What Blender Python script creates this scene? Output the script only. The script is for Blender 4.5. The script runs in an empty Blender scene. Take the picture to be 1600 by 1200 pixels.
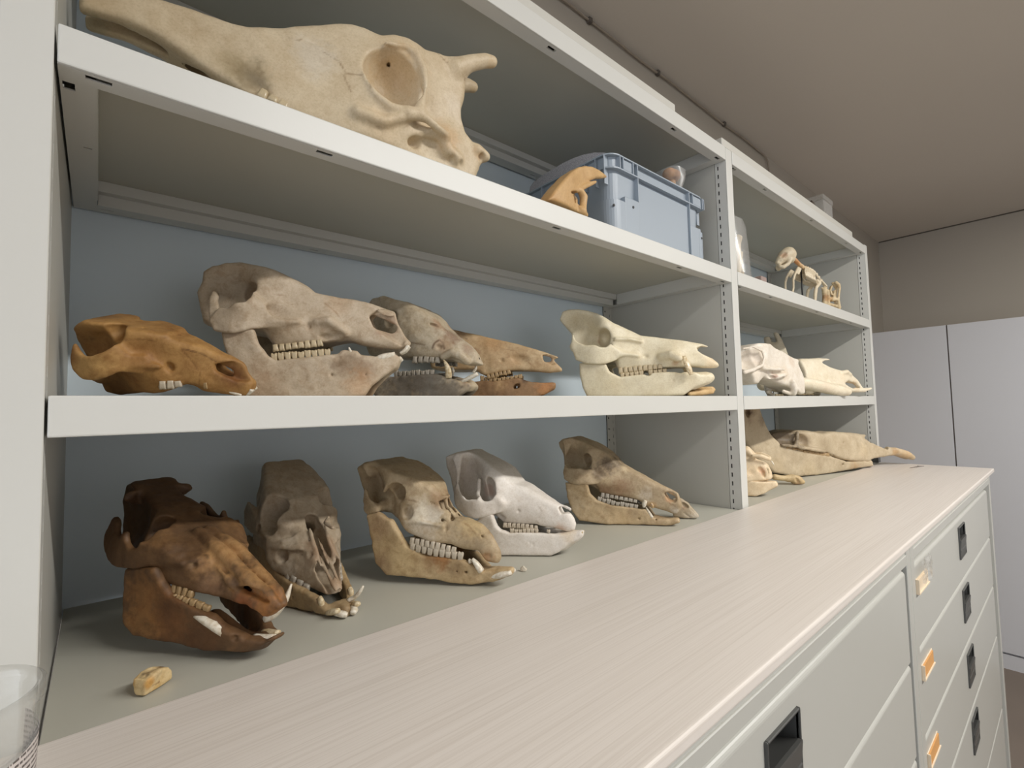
import bpy, bmesh, math, random
import numpy as np
from mathutils import Vector, Matrix, Euler

SC = bpy.context.scene
COL = SC.collection
PI = math.pi

# ------------------------------------------------------------------ camera, world, lamps, exposure
cam_data = bpy.data.cameras.new('camera')
cam_data.sensor_fit = 'HORIZONTAL'
cam_data.sensor_width = 36.0
cam_data.lens = 755.70 * 36.0 / 1600.0
cam_data.clip_start = 0.01
cam_data.clip_end = 60
cam = bpy.data.objects.new('camera', cam_data)
COL.objects.link(cam)
YAW, PITCH, ROLL = 0.862408, 0.052682, -0.023632
fwd = Vector((math.cos(PITCH) * math.cos(YAW), math.cos(PITCH) * math.sin(YAW), math.sin(PITCH)))
right0 = Vector((math.sin(YAW), -math.cos(YAW), 0))
up0 = right0.cross(fwd)
right = math.cos(ROLL) * right0 + math.sin(ROLL) * up0
up = -math.sin(ROLL) * right0 + math.cos(ROLL) * up0
cam.matrix_world = Matrix(((right.x, up.x, -fwd.x, 0.026712),
                           (right.y, up.y, -fwd.y, -0.447193),
                           (right.z, up.z, -fwd.z, 0.283523),
                           (0, 0, 0, 1)))
SC.camera = cam

world = bpy.data.worlds.new('room_ambient')
SC.world = world
world.use_nodes = True
bgn = world.node_tree.nodes['Background']
bgn.inputs[0].default_value = (0.88, 0.93, 1.0, 1)
bgn.inputs[1].default_value = 1.9

def area_lamp(name, loc, sx, sy, power, color, rot=(0, 0, 0)):
    d = bpy.data.lights.new(name, 'AREA')
    d.shape = 'RECTANGLE'
    d.size, d.size_y = sx, sy
    d.energy = power
    d.color = color
    o = bpy.data.objects.new(name, d)
    COL.objects.link(o)
    o.location = loc
    o.rotation_euler = rot
    return o

area_lamp('ceiling_lamp', (1.1, -1.32, 1.29), 1.4, 0.10, 38.0, (1.0, 0.98, 0.94))
area_lamp('ceiling_lamp', (2.5, -1.32, 1.29), 1.3, 0.10, 13.0, (1.0, 0.98, 0.94))

SC.view_settings.view_transform = 'Standard'
SC.view_settings.look = 'None'
SC.view_settings.exposure = 0.20
SC.view_settings.gamma = 1.0
SC.view_settings.use_curve_mapping = False
SC.cycles.use_denoising = True
SC.cycles.max_bounces = 8
SC.cycles.transparent_max_bounces = 16

# ------------------------------------------------------------------ helpers
def srgb(r, g, b):
    def f(c):
        c /= 255.0
        return c / 12.92 if c <= 0.04045 else ((c + 0.055) / 1.055) ** 2.4
    return (f(r), f(g), f(b), 1.0)

def tag(o, label=None, cat=None, group=None, kind=None):
    if label: o['label'] = label
    if cat: o['category'] = cat
    if group: o['group'] = group
    if kind: o['kind'] = kind
    return o

def empty(name, loc=(0, 0, 0), rz=0.0):
    o = bpy.data.objects.new(name, None)
    COL.objects.link(o)
    o.empty_display_size = 0.02
    o.location = loc
    o.rotation_euler = (0, 0, rz)
    return o

def mesh_obj(name, me, mat=None, parent=None):
    if mat is not None and not me.materials:
        me.materials.append(mat)
    o = bpy.data.objects.new(name, me)
    COL.objects.link(o)
    if parent is not None:
        o.parent = parent
    return o

def obj(name, bm, mat=None, parent=None, smooth=False):
    bmesh.ops.recalc_face_normals(bm, faces=bm.faces[:])
    me = bpy.data.meshes.new(name)
    bm.to_mesh(me)
    bm.free()
    if smooth:
        me.polygons.foreach_set('use_smooth', [True] * len(me.polygons))
    return mesh_obj(name, me, mat, parent)

def box(bm, x0, x1, y0, y1, z0, z1, bevel=0.0, seg=2):
    vs = [bm.verts.new((x, y, z)) for x in (x0, x1) for y in (y0, y1) for z in (z0, z1)]
    fs = []
    for idx in ((0, 1, 3, 2), (4, 6, 7, 5), (0, 4, 5, 1), (2, 3, 7, 6), (0, 2, 6, 4), (1, 5, 7, 3)):
        fs.append(bm.faces.new([vs[i] for i in idx]))
    if bevel > 0:
        es = list({e for f in fs for e in f.edges})
        bmesh.ops.bevel(bm, geom=es, offset=bevel, segments=seg, profile=0.5, affect='EDGES')
    return vs

def boxo(name, x0, x1, y0, y1, z0, z1, mat, parent=None, bevel=0.0, seg=2):
    bm = bmesh.new()
    box(bm, x0, x1, y0, y1, z0, z1, bevel, seg)
    return obj(name, bm, mat, parent)

def perf_plate(bm, u0, u1, v0, v1, holes, place, thick):
    """Sheet u0..u1 x v0..v1 with rectangular holes cut right through; place(u, v, w) -> point."""
    us = sorted({u0, u1} | {c for h in holes for c in h[:2]})
    vs = sorted({v0, v1} | {c for h in holes for c in h[2:]})
    solid = [[not any(h[0] <= (us[i] + us[i + 1]) / 2 <= h[1] and h[2] <= (vs[j] + vs[j + 1]) / 2 <= h[3] for h in holes)
              for j in range(len(vs) - 1)] for i in range(len(us) - 1)]
    cache = {}
    def V(i, j, k):
        if (i, j, k) not in cache:
            cache[(i, j, k)] = bm.verts.new(place(us[i], vs[j], thick if k else 0.0))
        return cache[(i, j, k)]
    nu, nv = len(us) - 1, len(vs) - 1
    for i in range(nu):
        for j in range(nv):
            if not solid[i][j]:
                continue
            for k in (0, 1):
                bm.faces.new([V(i, j, k), V(i + 1, j, k), V(i + 1, j + 1, k), V(i, j + 1, k)])
            for (di, dj, a, b) in ((-1, 0, (i, j), (i, j + 1)), (1, 0, (i + 1, j), (i + 1, j + 1)),
                                   (0, -1, (i, j), (i + 1, j)), (0, 1, (i, j + 1), (i + 1, j + 1))):
                ii, jj = i + di, j + dj
                if 0 <= ii < nu and 0 <= jj < nv and solid[ii][jj]:
                    continue
                bm.faces.new([V(*a, 0), V(*b, 0), V(*b, 1), V(*a, 1)])

def sweep(bm, pts, radii, seg=10, cap=True, squash=None):
    """Tube along pts with a radius per point."""
    pts = [Vector(p) for p in pts]
    rings = []
    ref = Vector((0, 0, 1))
    n = len(pts)
    t0 = (pts[1] - pts[0]).normalized()
    if abs(t0.dot(ref)) > 0.95:
        ref = Vector((0, 1, 0))
    side = t0.cross(ref).normalized()
    for i, p in enumerate(pts):
        t = (pts[min(i + 1, n - 1)] - pts[max(i - 1, 0)]).normalized()
        side = (side - t * side.dot(t)).normalized()
        up_ = side.cross(t)
        r = radii[i] if hasattr(radii, '__len__') else radii
        sq = 1.0 if squash is None else squash
        rings.append([bm.verts.new(p + side * (r * math.cos(2 * PI * k / seg)) + up_ * (r * sq * math.sin(2 * PI * k / seg))) for k in range(seg)])
    for a, b in zip(rings, rings[1:]):
        for k in range(seg):
            bm.faces.new([a[k], a[(k + 1) % seg], b[(k + 1) % seg], b[k]])
    if cap:
        bm.faces.new(rings[0][::-1])
        bm.faces.new(rings[-1])
    return rings

def lathe(bm, prof, seg=40, close=False):
    rings = [[bm.verts.new((r * math.cos(2 * PI * k / seg), r * math.sin(2 * PI * k / seg), z)) for k in range(seg)] for r, z in prof]
    pairs = list(zip(rings, rings[1:]))
    if close:
        pairs.append((rings[-1], rings[0]))
    for a, b in pairs:
        for k in range(seg):
            bm.faces.new([a[k], a[(k + 1) % seg], b[(k + 1) % seg], b[k]])
    return rings

def copy_tree(o, parent=None):
    c = o.copy()
    COL.objects.link(c)
    if parent is not None:
        c.parent = parent
    for ch in list(o.children):
        copy_tree(ch, c)
    return c

# ------------------------------------------------------------------ materials
def new_mat(name):
    m = bpy.data.materials.new(name)
    m.use_nodes = True
    nt = m.node_tree
    b = nt.nodes['Principled BSDF']
    return m, nt, b

def N(nt, typ, **kw):
    n = nt.nodes.new(typ)
    for k, v in kw.items():
        if k.startswith('i_'):
            key = k[2:]
            n.inputs[int(key) if key.isdigit() else key.replace('_', ' ')].default_value = v
        else:
            setattr(n, k, v)
    return n

def mix_col(nt, fac, a, b, blend='MIX'):
    n = nt.nodes.new('ShaderNodeMix')
    n.data_type = 'RGBA'
    n.blend_type = blend
    for sock, v in ((n.inputs[0], fac), (n.inputs[6], a), (n.inputs[7], b)):
        if hasattr(v, 'is_linked') or hasattr(v, 'links'):
            nt.links.new(v, sock)
        else:
            sock.default_value = v
    return n.outputs[2]

def paint(name, col, rough=0.45, var=0.06, scale=9.0, bump=0.0, spec=0.5):
    """Painted surface: base colour with a faint, slow mottling and optional orange-peel bump."""
    m, nt, b = new_mat(name)
    tc = N(nt, 'ShaderNodeTexCoord')
    nz = N(nt, 'ShaderNodeTexNoise', i_Scale=scale, i_Detail=4.0)
    nt.links.new(tc.outputs['Object'], nz.inputs['Vector'])
    dark = tuple(c * (1 - var) for c in col[:3]) + (1,)
    lite = tuple(min(1, c * (1 + var)) for c in col[:3]) + (1,)
    nt.links.new(mix_col(nt, nz.outputs['Fac'], dark, lite), b.inputs['Base Color'])
    b.inputs['Roughness'].default_value = rough
    b.inputs['Specular IOR Level'].default_value = spec
    if bump > 0:
        n2 = N(nt, 'ShaderNodeTexNoise', i_Scale=scale * 60, i_Detail=2.0)
        nt.links.new(tc.outputs['Object'], n2.inputs['Vector'])
        bp = N(nt, 'ShaderNodeBump', i_Strength=bump, i_Distance=0.001)
        nt.links.new(n2.outputs['Fac'], bp.inputs['Height'])
        nt.links.new(bp.outputs['Normal'], b.inputs['Normal'])
    return m

def laminate():
    m, nt, b = new_mat('pale_wood_laminate')
    tc = N(nt, 'ShaderNodeTexCoord')
    mp = N(nt, 'ShaderNodeMapping')
    mp.inputs['Scale'].default_value = (3.0, 520.0, 520.0)
    nt.links.new(tc.outputs['Object'], mp.inputs['Vector'])
    n1 = N(nt, 'ShaderNodeTexNoise', i_Scale=1.0, i_Detail=3.0, i_Roughness=0.6)
    nt.links.new(mp.outputs['Vector'], n1.inputs['Vector'])
    mp2 = N(nt, 'ShaderNodeMapping')
    mp2.inputs['Scale'].default_value = (1.6, 70.0, 70.0)
    nt.links.new(tc.outputs['Object'], mp2.inputs['Vector'])
    n2 = N(nt, 'ShaderNodeTexNoise', i_Scale=1.0, i_Detail=3.0, i_Distortion=0.4)
    nt.links.new(mp2.outputs['Vector'], n2.inputs['Vector'])
    r1 = N(nt, 'ShaderNodeValToRGB')
    r1.color_ramp.elements[0].position = 0.34
    r1.color_ramp.elements[0].color = srgb(208, 199, 190)
    r1.color_ramp.elements[1].position = 0.56
    r1.color_ramp.elements[1].color = srgb(218, 210, 202)
    nt.links.new(n1.outputs['Fac'], r1.inputs['Fac'])
    r2 = N(nt, 'ShaderNodeValToRGB')
    r2.color_ramp.elements[0].position = 0.35
    r2.color_ramp.elements[0].color = (0.97, 0.967, 0.964, 1)
    r2.color_ramp.elements[1].position = 0.65
    r2.color_ramp.elements[1].color = (1, 1, 1, 1)
    nt.links.new(n2.outputs['Fac'], r2.inputs['Fac'])
    nt.links.new(mix_col(nt, 1.0, r1.outputs['Color'], r2.outputs['Color'], 'MULTIPLY'), b.inputs['Base Color'])
    b.inputs['Roughness'].default_value = 0.36
    bp = N(nt, 'ShaderNodeBump', i_Strength=0.12, i_Distance=0.0006)
    nt.links.new(n1.outputs['Fac'], bp.inputs['Height'])
    nt.links.new(bp.outputs['Normal'], b.inputs['Normal'])
    return m

M = {}
M['metal'] = paint('light_grey_enamel', srgb(205, 204, 198), 0.38, 0.03, 5.0, 0.04)
M['metal_dark'] = paint('inner_frame_enamel', srgb(170, 168, 158), 0.5, 0.04)
M['side'] = paint('grey_enamel_panel', srgb(188, 186, 178), 0.42, 0.03, 4.0, 0.04)
M['backpanel'] = paint('blue_grey_panel', srgb(214, 226, 234), 0.5, 0.03, 3.0)
M['shelf_floor'] = paint('grey_shelf_floor', srgb(186, 184, 172), 0.45, 0.05, 6.0, 0.04)
M['cabinet'] = paint('drawer_enamel', srgb(180, 179, 172), 0.32, 0.02, 4.0, 0.03)
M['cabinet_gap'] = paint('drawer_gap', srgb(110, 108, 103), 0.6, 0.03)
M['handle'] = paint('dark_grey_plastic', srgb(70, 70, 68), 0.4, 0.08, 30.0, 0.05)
M['black'] = paint('plain_black', srgb(32, 31, 30), 0.5, 0.05)  # also paints the darkness seen through slots and holes
M['laminate'] = laminate()
M['ceiling'] = paint('ceiling_plaster', srgb(208, 199, 187), 0.9, 0.03, 2.0, 0.3)
M['wall'] = paint('wall_plaster', srgb(176, 168, 156), 0.9, 0.03, 2.0, 0.3)
M['wall_pale'] = paint('pale_wall_paint', srgb(206, 207, 210), 0.8, 0.02, 2.0)
M['door'] = paint('white_cabinet_door', srgb(200, 200, 203), 0.42, 0.015, 2.0)
M['seam'] = paint('dark_joint', srgb(92, 84, 76), 0.8, 0.1)
M['floor'] = paint('brown_grey_vinyl', srgb(120, 108, 98), 0.55, 0.1, 6.0)
M['board'] = paint('white_board', srgb(196, 193, 184), 0.5, 0.03)
M['card'] = paint('orange_paper_card', srgb(200, 148, 90), 0.7, 0.08, 60.0)
M['card_pale'] = paint('pale_paper_card', srgb(224, 206, 180), 0.7, 0.08, 60.0)

# ------------------------------------------------------------------ room
ZF = 0.0719          # shelf floor
ZM, Z2, Z3 = 0.3, 0.5597, 0.8167
LIP = 0.0281
ZW = 0.0770          # worktop surface
YW = -0.2755
B0, B1 = 1.0361, 2.0159
FLOOR_Z, CEIL_Z, WALL_X, WALL_Y = -1.031, 1.318, 3.886, 0.345

def structure(o):
    o['kind'] = 'structure'
    return o

structure(boxo('floor', -2.2, 4.0, -3.2, 0.4, FLOOR_Z - 0.05, FLOOR_Z, M['floor']))
structure(boxo('ceiling', -2.2, 4.0, -3.2, 0.4, CEIL_Z, CEIL_Z + 0.05, M['ceiling']))
structure(boxo('wall_back', -2.2, 4.0, WALL_Y, WALL_Y + 0.06, FLOOR_Z, CEIL_Z, M['wall']))
structure(boxo('wall_right', WALL_X, WALL_X + 0.06, -3.2, WALL_Y, FLOOR_Z, CEIL_Z, M['wall']))
structure(boxo('unseen_wall_front', -2.2, 4.0, -2.46, -2.4, FLOOR_Z, CEIL_Z, M['wall_pale']))  # unseen wall behind the camera, added to dim and bounce ambient light
structure(boxo('ceiling_shadow_line', WALL_X - 0.006, WALL_X, -3.2, WALL_Y - 0.004, CEIL_Z - 0.006, CEIL_Z, M['seam']))  # dark strip painted as the thin shadow line under the ceiling

# tall white cabinets along the right wall: two doors in view, a third towards the camera
CX, CTOP = 3.40, 0.672
for i, (y0, y1, lab) in enumerate(((-0.0185, 0.338, 'tall white cabinet in the far corner behind the shelf end'),
                                   (-0.43, -0.0215, 'tall white cabinet right of the dark vertical joint at the far wall'),
                                   (-0.84, -0.433, 'tall white cabinet nearest the right edge of the far wall'))):
    c = empty('tall_cabinet', (CX, (y0 + y1) / 2, FLOOR_Z))
    tag(c, lab, 'cabinet')
    hy = (y1 - y0) / 2
    H = CTOP - FLOOR_Z
    boxo('body', 0.022, WALL_X - CX - 0.003, -hy, hy, 0.0, H, M['door'], c)
    boxo('plinth', 0.004, 0.02, -hy, hy, 0.0, 0.068, M['door'], c)
    boxo('door', 0.0, 0.019, -hy + 0.001, hy - 0.001, 0.078, H, M['door'], c, 0.001, 1)
boxj = boxo('trim_2', CX + 0.004, CX + 0.02, -0.0214, -0.0186, FLOOR_Z, CTOP, M['seam'])
structure(boxj)

# cable hugging the wall / ceiling corner, then dropping behind the shelf
bm = bmesh.new()
cp = []
random.seed(4)
for k in range(40):
    x = -0.6 + k * (2.09 + 0.6) / 39
    cp.append((x, WALL_Y - 0.008 + 0.0012 * math.sin(k * 1.7), CEIL_Z - 0.012 + 0.002 * math.sin(k * 0.9)))
cp += [(2.115, WALL_Y - 0.008, CEIL_Z - 0.016), (2.13, WALL_Y - 0.008, CEIL_Z - 0.03), (2.137, WALL_Y - 0.008, CEIL_Z - 0.06), (2.14, WALL_Y - 0.008, CEIL_Z - 0.30)]
sweep(bm, cp, 0.0032, 8)
cable = tag(obj('cable', bm, paint('grey_cable', srgb(150, 138, 124), 0.6), None, True),
            'thin grey cable along the wall and ceiling corner above the shelves', 'cable')
for x in (0.55, 1.0, 1.32, 1.75):
    boxo('clip', x - 0.006, x + 0.006, WALL_Y - 0.013, WALL_Y - 0.002, CEIL_Z - 0.018, CEIL_Z - 0.004, M['seam'], cable, 0.001, 1)

# ------------------------------------------------------------------ shelving
unit = empty('shelving_frame', (1.0, 0.16, ZF - 0.012))
tag(unit, 'light grey slotted steel shelving frame with two bays standing behind the worktop', 'shelving')
UZ0, UZ1 = ZF - 0.012, 0.8208

def part(name, bm, mat, root, smooth=False):
    """Build in world coordinates, then hang the mesh on its thing."""
    o = obj(name, bm, mat, root, smooth)
    o.data.transform(Matrix.Translation(-Vector(root.location)))
    return o

def pbox(name, b, mat, root, bevel=0.0):
    bm = bmesh.new()
    box(bm, *b, bevel, 1)
    return part(name, bm, mat, root)

def slot_holes(v0, v1, pitch, y0, y1, h, off):
    out = []
    z = v0 + off
    while z + h < v1 - 0.004:
        out.append((y0, y1, z, z + h))
        z += pitch
    return out

# front and rear posts (slotted on the faces that look into the bays), side panels, back panels
for (x0, x1, faces) in ((-0.027, -0.0005, (1,)), (1.0075, 1.0345, (-1, 1)), (2.0185, 2.0435, (-1,))):
    ztop = 1.0 if x0 < 0 else (0.8168 if x0 < 1.5 else UZ1)
    pbox('post_core', (x0 + 0.0035, x1 - 0.0035, 0.0025, 0.0215, UZ0, ztop), M['metal'], unit)
    pbox('post_front', (x0, x1, -0.0005, 0.0010, UZ0, ztop), M['metal'], unit, 0.0006)
    pbox('post_back', (x0 + 0.0014, x1 - 0.0014, 0.0222, 0.0238, UZ0, ztop), M['metal'], unit)
    for s in (-1, 1):
        xs = x1 if s > 0 else x0
        bm = bmesh.new()
        holes = slot_holes(UZ0, ztop, 0.0177, 0.0160, 0.0187, 0.0085, 0.006) if s in faces else []
        perf_plate(bm, 0.0012, 0.0235, UZ0, ztop, holes, lambda u, v, w, xs=xs, s=s: (xs - s * w, u, v), 0.0011)
        part('slotted_flange', bm, M['metal'], unit)
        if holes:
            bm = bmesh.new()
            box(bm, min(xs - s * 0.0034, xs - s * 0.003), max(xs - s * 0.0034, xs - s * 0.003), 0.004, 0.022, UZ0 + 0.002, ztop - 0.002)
            part('post_slot_shade', bm, M['black'], unit)  # black strip stands in for the dark hollow behind the slots
    # side panel
    bm = bmesh.new()
    box(bm, x0 + 0.0002, x1 - 0.0002, 0.0245, 0.3092, UZ0, ztop)
    part('side_panel', bm, M['side'], unit)
    # rear post flanges with two rows of holes facing the front
    for s in (faces if x0 > 0 else ()):
        xs = x1 if s > 0 else x0
        a, b_ = (xs, xs + 0.031) if s > 0 else (xs - 0.031, xs)
        holes = slot_holes(UZ0, ztop, 0.0177, min(xs + s * 0.0075, xs + s * 0.0095), max(xs + s * 0.0075, xs + s * 0.0095), 0.0075, 0.006)
        holes += slot_holes(UZ0, ztop, 0.0265, min(xs + s * 0.023, xs + s * 0.0275), max(xs + s * 0.023, xs + s * 0.0275), 0.0042, 0.009)
        bm = bmesh.new()
        perf_plate(bm, a, b_, UZ0, ztop, holes, lambda u, v, w: (u, 0.3055 + w, v), 0.0012)
        part('rear_flange', bm, M['side'], unit)
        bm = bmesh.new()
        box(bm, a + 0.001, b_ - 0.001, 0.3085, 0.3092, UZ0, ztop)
        part('post_slot_shade', bm, M['black'], unit)  # black sheet painted as the dark hollow behind the rear holes
for (x0, x1) in ((-0.0015, 1.0085), (1.0335, 2.0195)):
    bm = bmesh.new()
    box(bm, x0, x1, 0.3095, 0.3115, UZ0, 0.8168)
    part('back_panel', bm, M['backpanel'], unit)

def metal_shelf(x0, x1, ztop, label, name='metal_shelf', slots=True):
    s = empty(name, ((x0 + x1) / 2, 0.15, ztop - LIP))
    tag(s, label, 'shelf')
    zb = ztop - LIP
    bm = bmesh.new()
    box(bm, x0, x1, 0.0012, 0.3045, ztop - 0.0016, ztop)
    part('tray', bm, M['shelf_floor'], s)
    bm = bmesh.new()
    box(bm, x0, x1, -0.0012, 0.0016, zb, ztop + 0.0002, 0.0012, 2)
    part('front_lip', bm, M['metal'], s)
    # folded-back bottom flange with slots, seen from below
    holes = []
    if slots:
        for c in (0.022, 0.185, 0.5, 0.815, 0.978):
            xx = x0 + c * (x1 - x0)
            holes.append((xx - 0.0075, xx + 0.0075, 0.0045, 0.0095))
    bm = bmesh.new()
    perf_plate(bm, x0, x1, 0.0012, 0.0190, holes, lambda u, v, w: (u, v, zb + w), 0.0011)
    part('front_flange', bm, M['metal'], s)
    pbox('flange_return', (x0 + 0.021, x1 - 0.021, 0.0178, 0.0190, zb + 0.0013, zb + 0.0105), M['metal'], s)
    for (hx0, hx1, _, _) in holes:
        pbox('shelf_slot_shade', (hx0 - 0.002, hx1 + 0.002, 0.0025, 0.0125, zb + 0.0055, zb + 0.0062), M['black'], s)  # black plate paints the shade inside the slot
    # side and rear flanges
    for (a, b_, nm) in ((x0, x0 + 0.021, 'side_flange'), (x1 - 0.021, x1, 'side_flange')):
        inner = b_ if a == x0 else a
        hs = [((a + b_) / 2 + 0.001, (a + b_) / 2 + 0.007, 0.13, 0.1325), (a + 0.0015, a + 0.0085, 0.024, 0.0345)] if a == x0 else [((a + b_) / 2 - 0.003, (a + b_) / 2 + 0.003, 0.17, 0.1725)]
        bm = bmesh.new()
        perf_plate(bm, a, b_, 0.0190, 0.3045, hs, lambda u, v, w: (u, v, zb + 0.0008 + w), 0.0011)
        part(nm, bm, M['metal'], s)
        pbox('flange_return', (inner - 0.0006, inner + 0.0006, 0.0195, 0.2700, zb + 0.0021, ztop - 0.0018), M['metal'], s)
        for h in hs:
            pbox('shelf_slot_shade', (h[0] - 0.001, h[1] + 0.001, h[2] - 0.001, h[3] + 0.001, zb + 0.0045, zb + 0.005), M['black'], s)  # black plate standing in for shade in the side slots
    bm = bmesh.new()
    hs = []
    for c in (0.03, 0.27, 0.5, 0.73, 0.965):
        xx = x0 + c * (x1 - x0)
        hs.append((xx - 0.006, xx + 0.006, 0.293, 0.2955))
    perf_plate(bm, x0 + 0.021, x1 - 0.021, 0.282, 0.3045, hs, lambda u, v, w: (u, v, zb + 0.0008 + w), 0.0011)
    part('rear_flange', bm, M['metal'], s)
    pbox('rear_riser', (x0 + 0.0215, x1 - 0.0215, 0.2812, 0.2822, zb + 0.001, zb + 0.0139), M['metal'], s)
    pbox('rear_step', (x0 + 0.0215, x1 - 0.0215, 0.2718, 0.2828, zb + 0.014, zb + 0.0152), M['metal'], s)
    pbox('rear_riser', (x0 + 0.0215, x1 - 0.0215, 0.2708, 0.2717, zb + 0.0140, ztop - 0.0018), M['metal'], s)
    return s

metal_shelf(0.0012, 1.0055, ZM, 'light grey steel shelf carrying five animal skulls in the near bay')
metal_shelf(0.0012, 1.0055, Z2, 'light grey steel shelf carrying the big horned skull and the blue-grey crate')
metal_shelf(0.0012, 1.0055, Z3, 'empty top steel shelf over the big horned skull and the crate')
metal_shelf(B0, B1, ZM, 'light grey steel shelf carrying the white long-snouted skull in the far bay')
metal_shelf(B0, B1, Z2, 'light grey steel shelf under the small mounted skeleton')
metal_shelf(B0, B1, Z3, 'empty top steel shelf of the far bay, over the small mounted skeleton')
for (x0, x1, lab) in ((0.0012, 1.0055, 'grey bottom shelf in the near bay under the row of five skulls'),
                      (B0, B1, 'grey bottom shelf in the far bay under the long weathered skull')):
    b_ = empty('bottom_shelf', ((x0 + x1) / 2, 0.15, ZF - 0.012))
    tag(b_, lab, 'shelf')
    bm = bmesh.new()
    box(bm, x0, x1, 0.0, 0.3045, ZF - 0.0016, ZF)
    part('tray', bm, M['shelf_floor'], b_)
    bm = bmesh.new()
    box(bm, x0, x1, 0.0, 0.0016, ZF - 0.012, ZF - 0.0016)
    part('front_lip', bm, M['metal'], b_)
tag(boxo('cover_board', 0.0012, 0.8205, 0.002, 0.29, Z3 + 0.0006, 0.8340, M['board'], None, 0.001, 1),
    'white board lying on top of the near bay, ending short of the middle post', 'board')
tag(boxo('cover_board', 0.9960, 1.885, 0.0006, 0.29, Z3 + 0.0006, 0.8350, M['board'], None, 0.001, 1),
    'white board lying on top of the far bay', 'board')

# ------------------------------------------------------------------ worktop and drawer cabinets
WT = boxo('worktop', -0.12, 2.0358, YW, -0.0030, ZW - 0.0115, ZW, M['laminate'], None, 0.0028, 4)
tag(WT, 'pale wood-grain laminate worktop running along the front of the shelves', 'worktop')
YF = YW + 0.007      # drawer front plane

def pull(root, parent, x0, x1, z0, z1):
    """Recessed dark plastic pull: frame, sunk pocket, lower flap with a ridge."""
    bm = bmesh.new()
    f = 0.0022
    w, h = x1 - x0, z1 - z0
    bm.free()
    for b_ in ((x0, x0 + f, z0, z1), (x1 - f, x1, z0, z1), (x0 + f, x1 - f, z1 - f, z1), (x0 + f, x1 - f, z0, z0 + f)):
        o = pbox('handle_frame', (b_[0], b_[1], YF - 0.0030, YF + 0.001, b_[2], b_[3]), M['handle'], root, 0.0006)
        o.parent = parent
    bm = bmesh.new()
    # pocket: top half sunk deep, flap bulging forward across the lower part
    vs = []
    prof = [(YF - 0.0015, z1 - f), (YF + 0.018, z1 - 0.25 * h), (YF + 0.018, z1 - 0.52 * h), (YF - 0.0010, z1 - 0.40 * h),
            (YF - 0.0042, z1 - 0.40 * h), (YF - 0.0044, z1 - 0.43 * h), (YF - 0.0026, z1 - 0.70 * h), (YF - 0.0034, z1 - 0.72 * h), (YF - 0.0018, z0 + f)]
    rows = [[bm.verts.new((x, y, z)) for (y, z) in prof] for x in (x0 + f, x1 - f)]
    for k in range(len(prof) - 1):
        bm.faces.new([rows[0][k], rows[0][k + 1], rows[1][k + 1], rows[1][k]])
    for r in rows:
        bm.faces.new([r[0], r[1], r[2], r[3]])
        bm.faces.new(r[3:] + [])
    p = part('handle_flap', bm, M['handle'], root)
    p.parent = parent
    return o

def drawer(root, x0, x1, z0, z1, hx, hz, label_z=None, lab_x=None):
    bm = bmesh.new()
    hole = (hx[0] + 0.001, hx[1] - 0.001, hz[0] + 0.001, hz[1] - 0.001) if hx else None
    # front sheet with a cut-out behind the pull
    perf_plate(bm, x0, x1, z0, z1 - 0.0062, [hole] if hole else [], lambda u, v, w: (u, YF + w, v), 0.0012)
    # rolled top edge and the short side returns
    rows = []
    for k in range(7):
        a = k / 6 * PI / 2
        rows.append((YF + 0.0062 * (1 - math.cos(a)), z1 - 0.0062 + 0.0062 * math.sin(a)))
    rows.append((YF + 0.016, z1))
    vv = [[bm.verts.new((x, y, z)) for (y, z) in rows] for x in (x0, x1)]
    for k in range(len(rows) - 1):
        bm.faces.new([vv[0][k], vv[0][k + 1], vv[1][k + 1], vv[1][k]])
    bmesh.ops.remove_doubles(bm, verts=bm.verts[:], dist=0.00002)
    d = part('drawer', bm, M['cabinet'], root)
    for b_ in ((x0, x0 + 0.0012, YF + 0.0014, YF + 0.016, z0, z1 - 0.007), (x1 - 0.0012, x1, YF + 0.0014, YF + 0.016, z0, z1 - 0.007),
               (x0 + 0.0014, x1 - 0.0014, YF + 0.0014, YF + 0.014, z0, z0 + 0.0012)):
        p = pbox('drawer_return', b_, M['cabinet'], root)
        p.parent = d
    if hx:
        pull(root, d, hx[0], hx[1], hz[0], hz[1])
    return d

def carcass(root, x0, x1, zt, zb, y1=-0.006, ledge=True):
    bm = bmesh.new()
    bm.free()
    pbox('stile', (x0, x0 + 0.022, YF - 0.001, YF + 0.02, zb, zt), M['cabinet'], root, 0.001)
    pbox('stile', (x1 - 0.022, x1, YF - 0.001, YF + 0.02, zb, zt), M['cabinet'], root, 0.001)
    pbox('side_wall', (x0, x0 + 0.0015, YF + 0.0202, y1, zb, zt), M['cabinet'], root)
    pbox('side_wall', (x1 - 0.0015, x1, YF + 0.0202, y1, zb, zt), M['cabinet'], root)
    pbox('top_rail', (x0 + 0.0222, x1 - 0.0222, YF + 0.0008, YF + 0.02, zt - 0.0103, zt), M['cabinet'], root)
    pbox('lower_rail', (x0 + 0.0222, x1 - 0.0222, YF - 0.001, YF + 0.02, zt - 0.0255, zt - 0.0105), M['cabinet'], root, 0.0008)
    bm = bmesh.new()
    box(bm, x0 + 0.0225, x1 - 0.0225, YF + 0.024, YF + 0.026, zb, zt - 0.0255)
    part('inner_panel', bm, M['cabinet_gap'], root)

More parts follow.
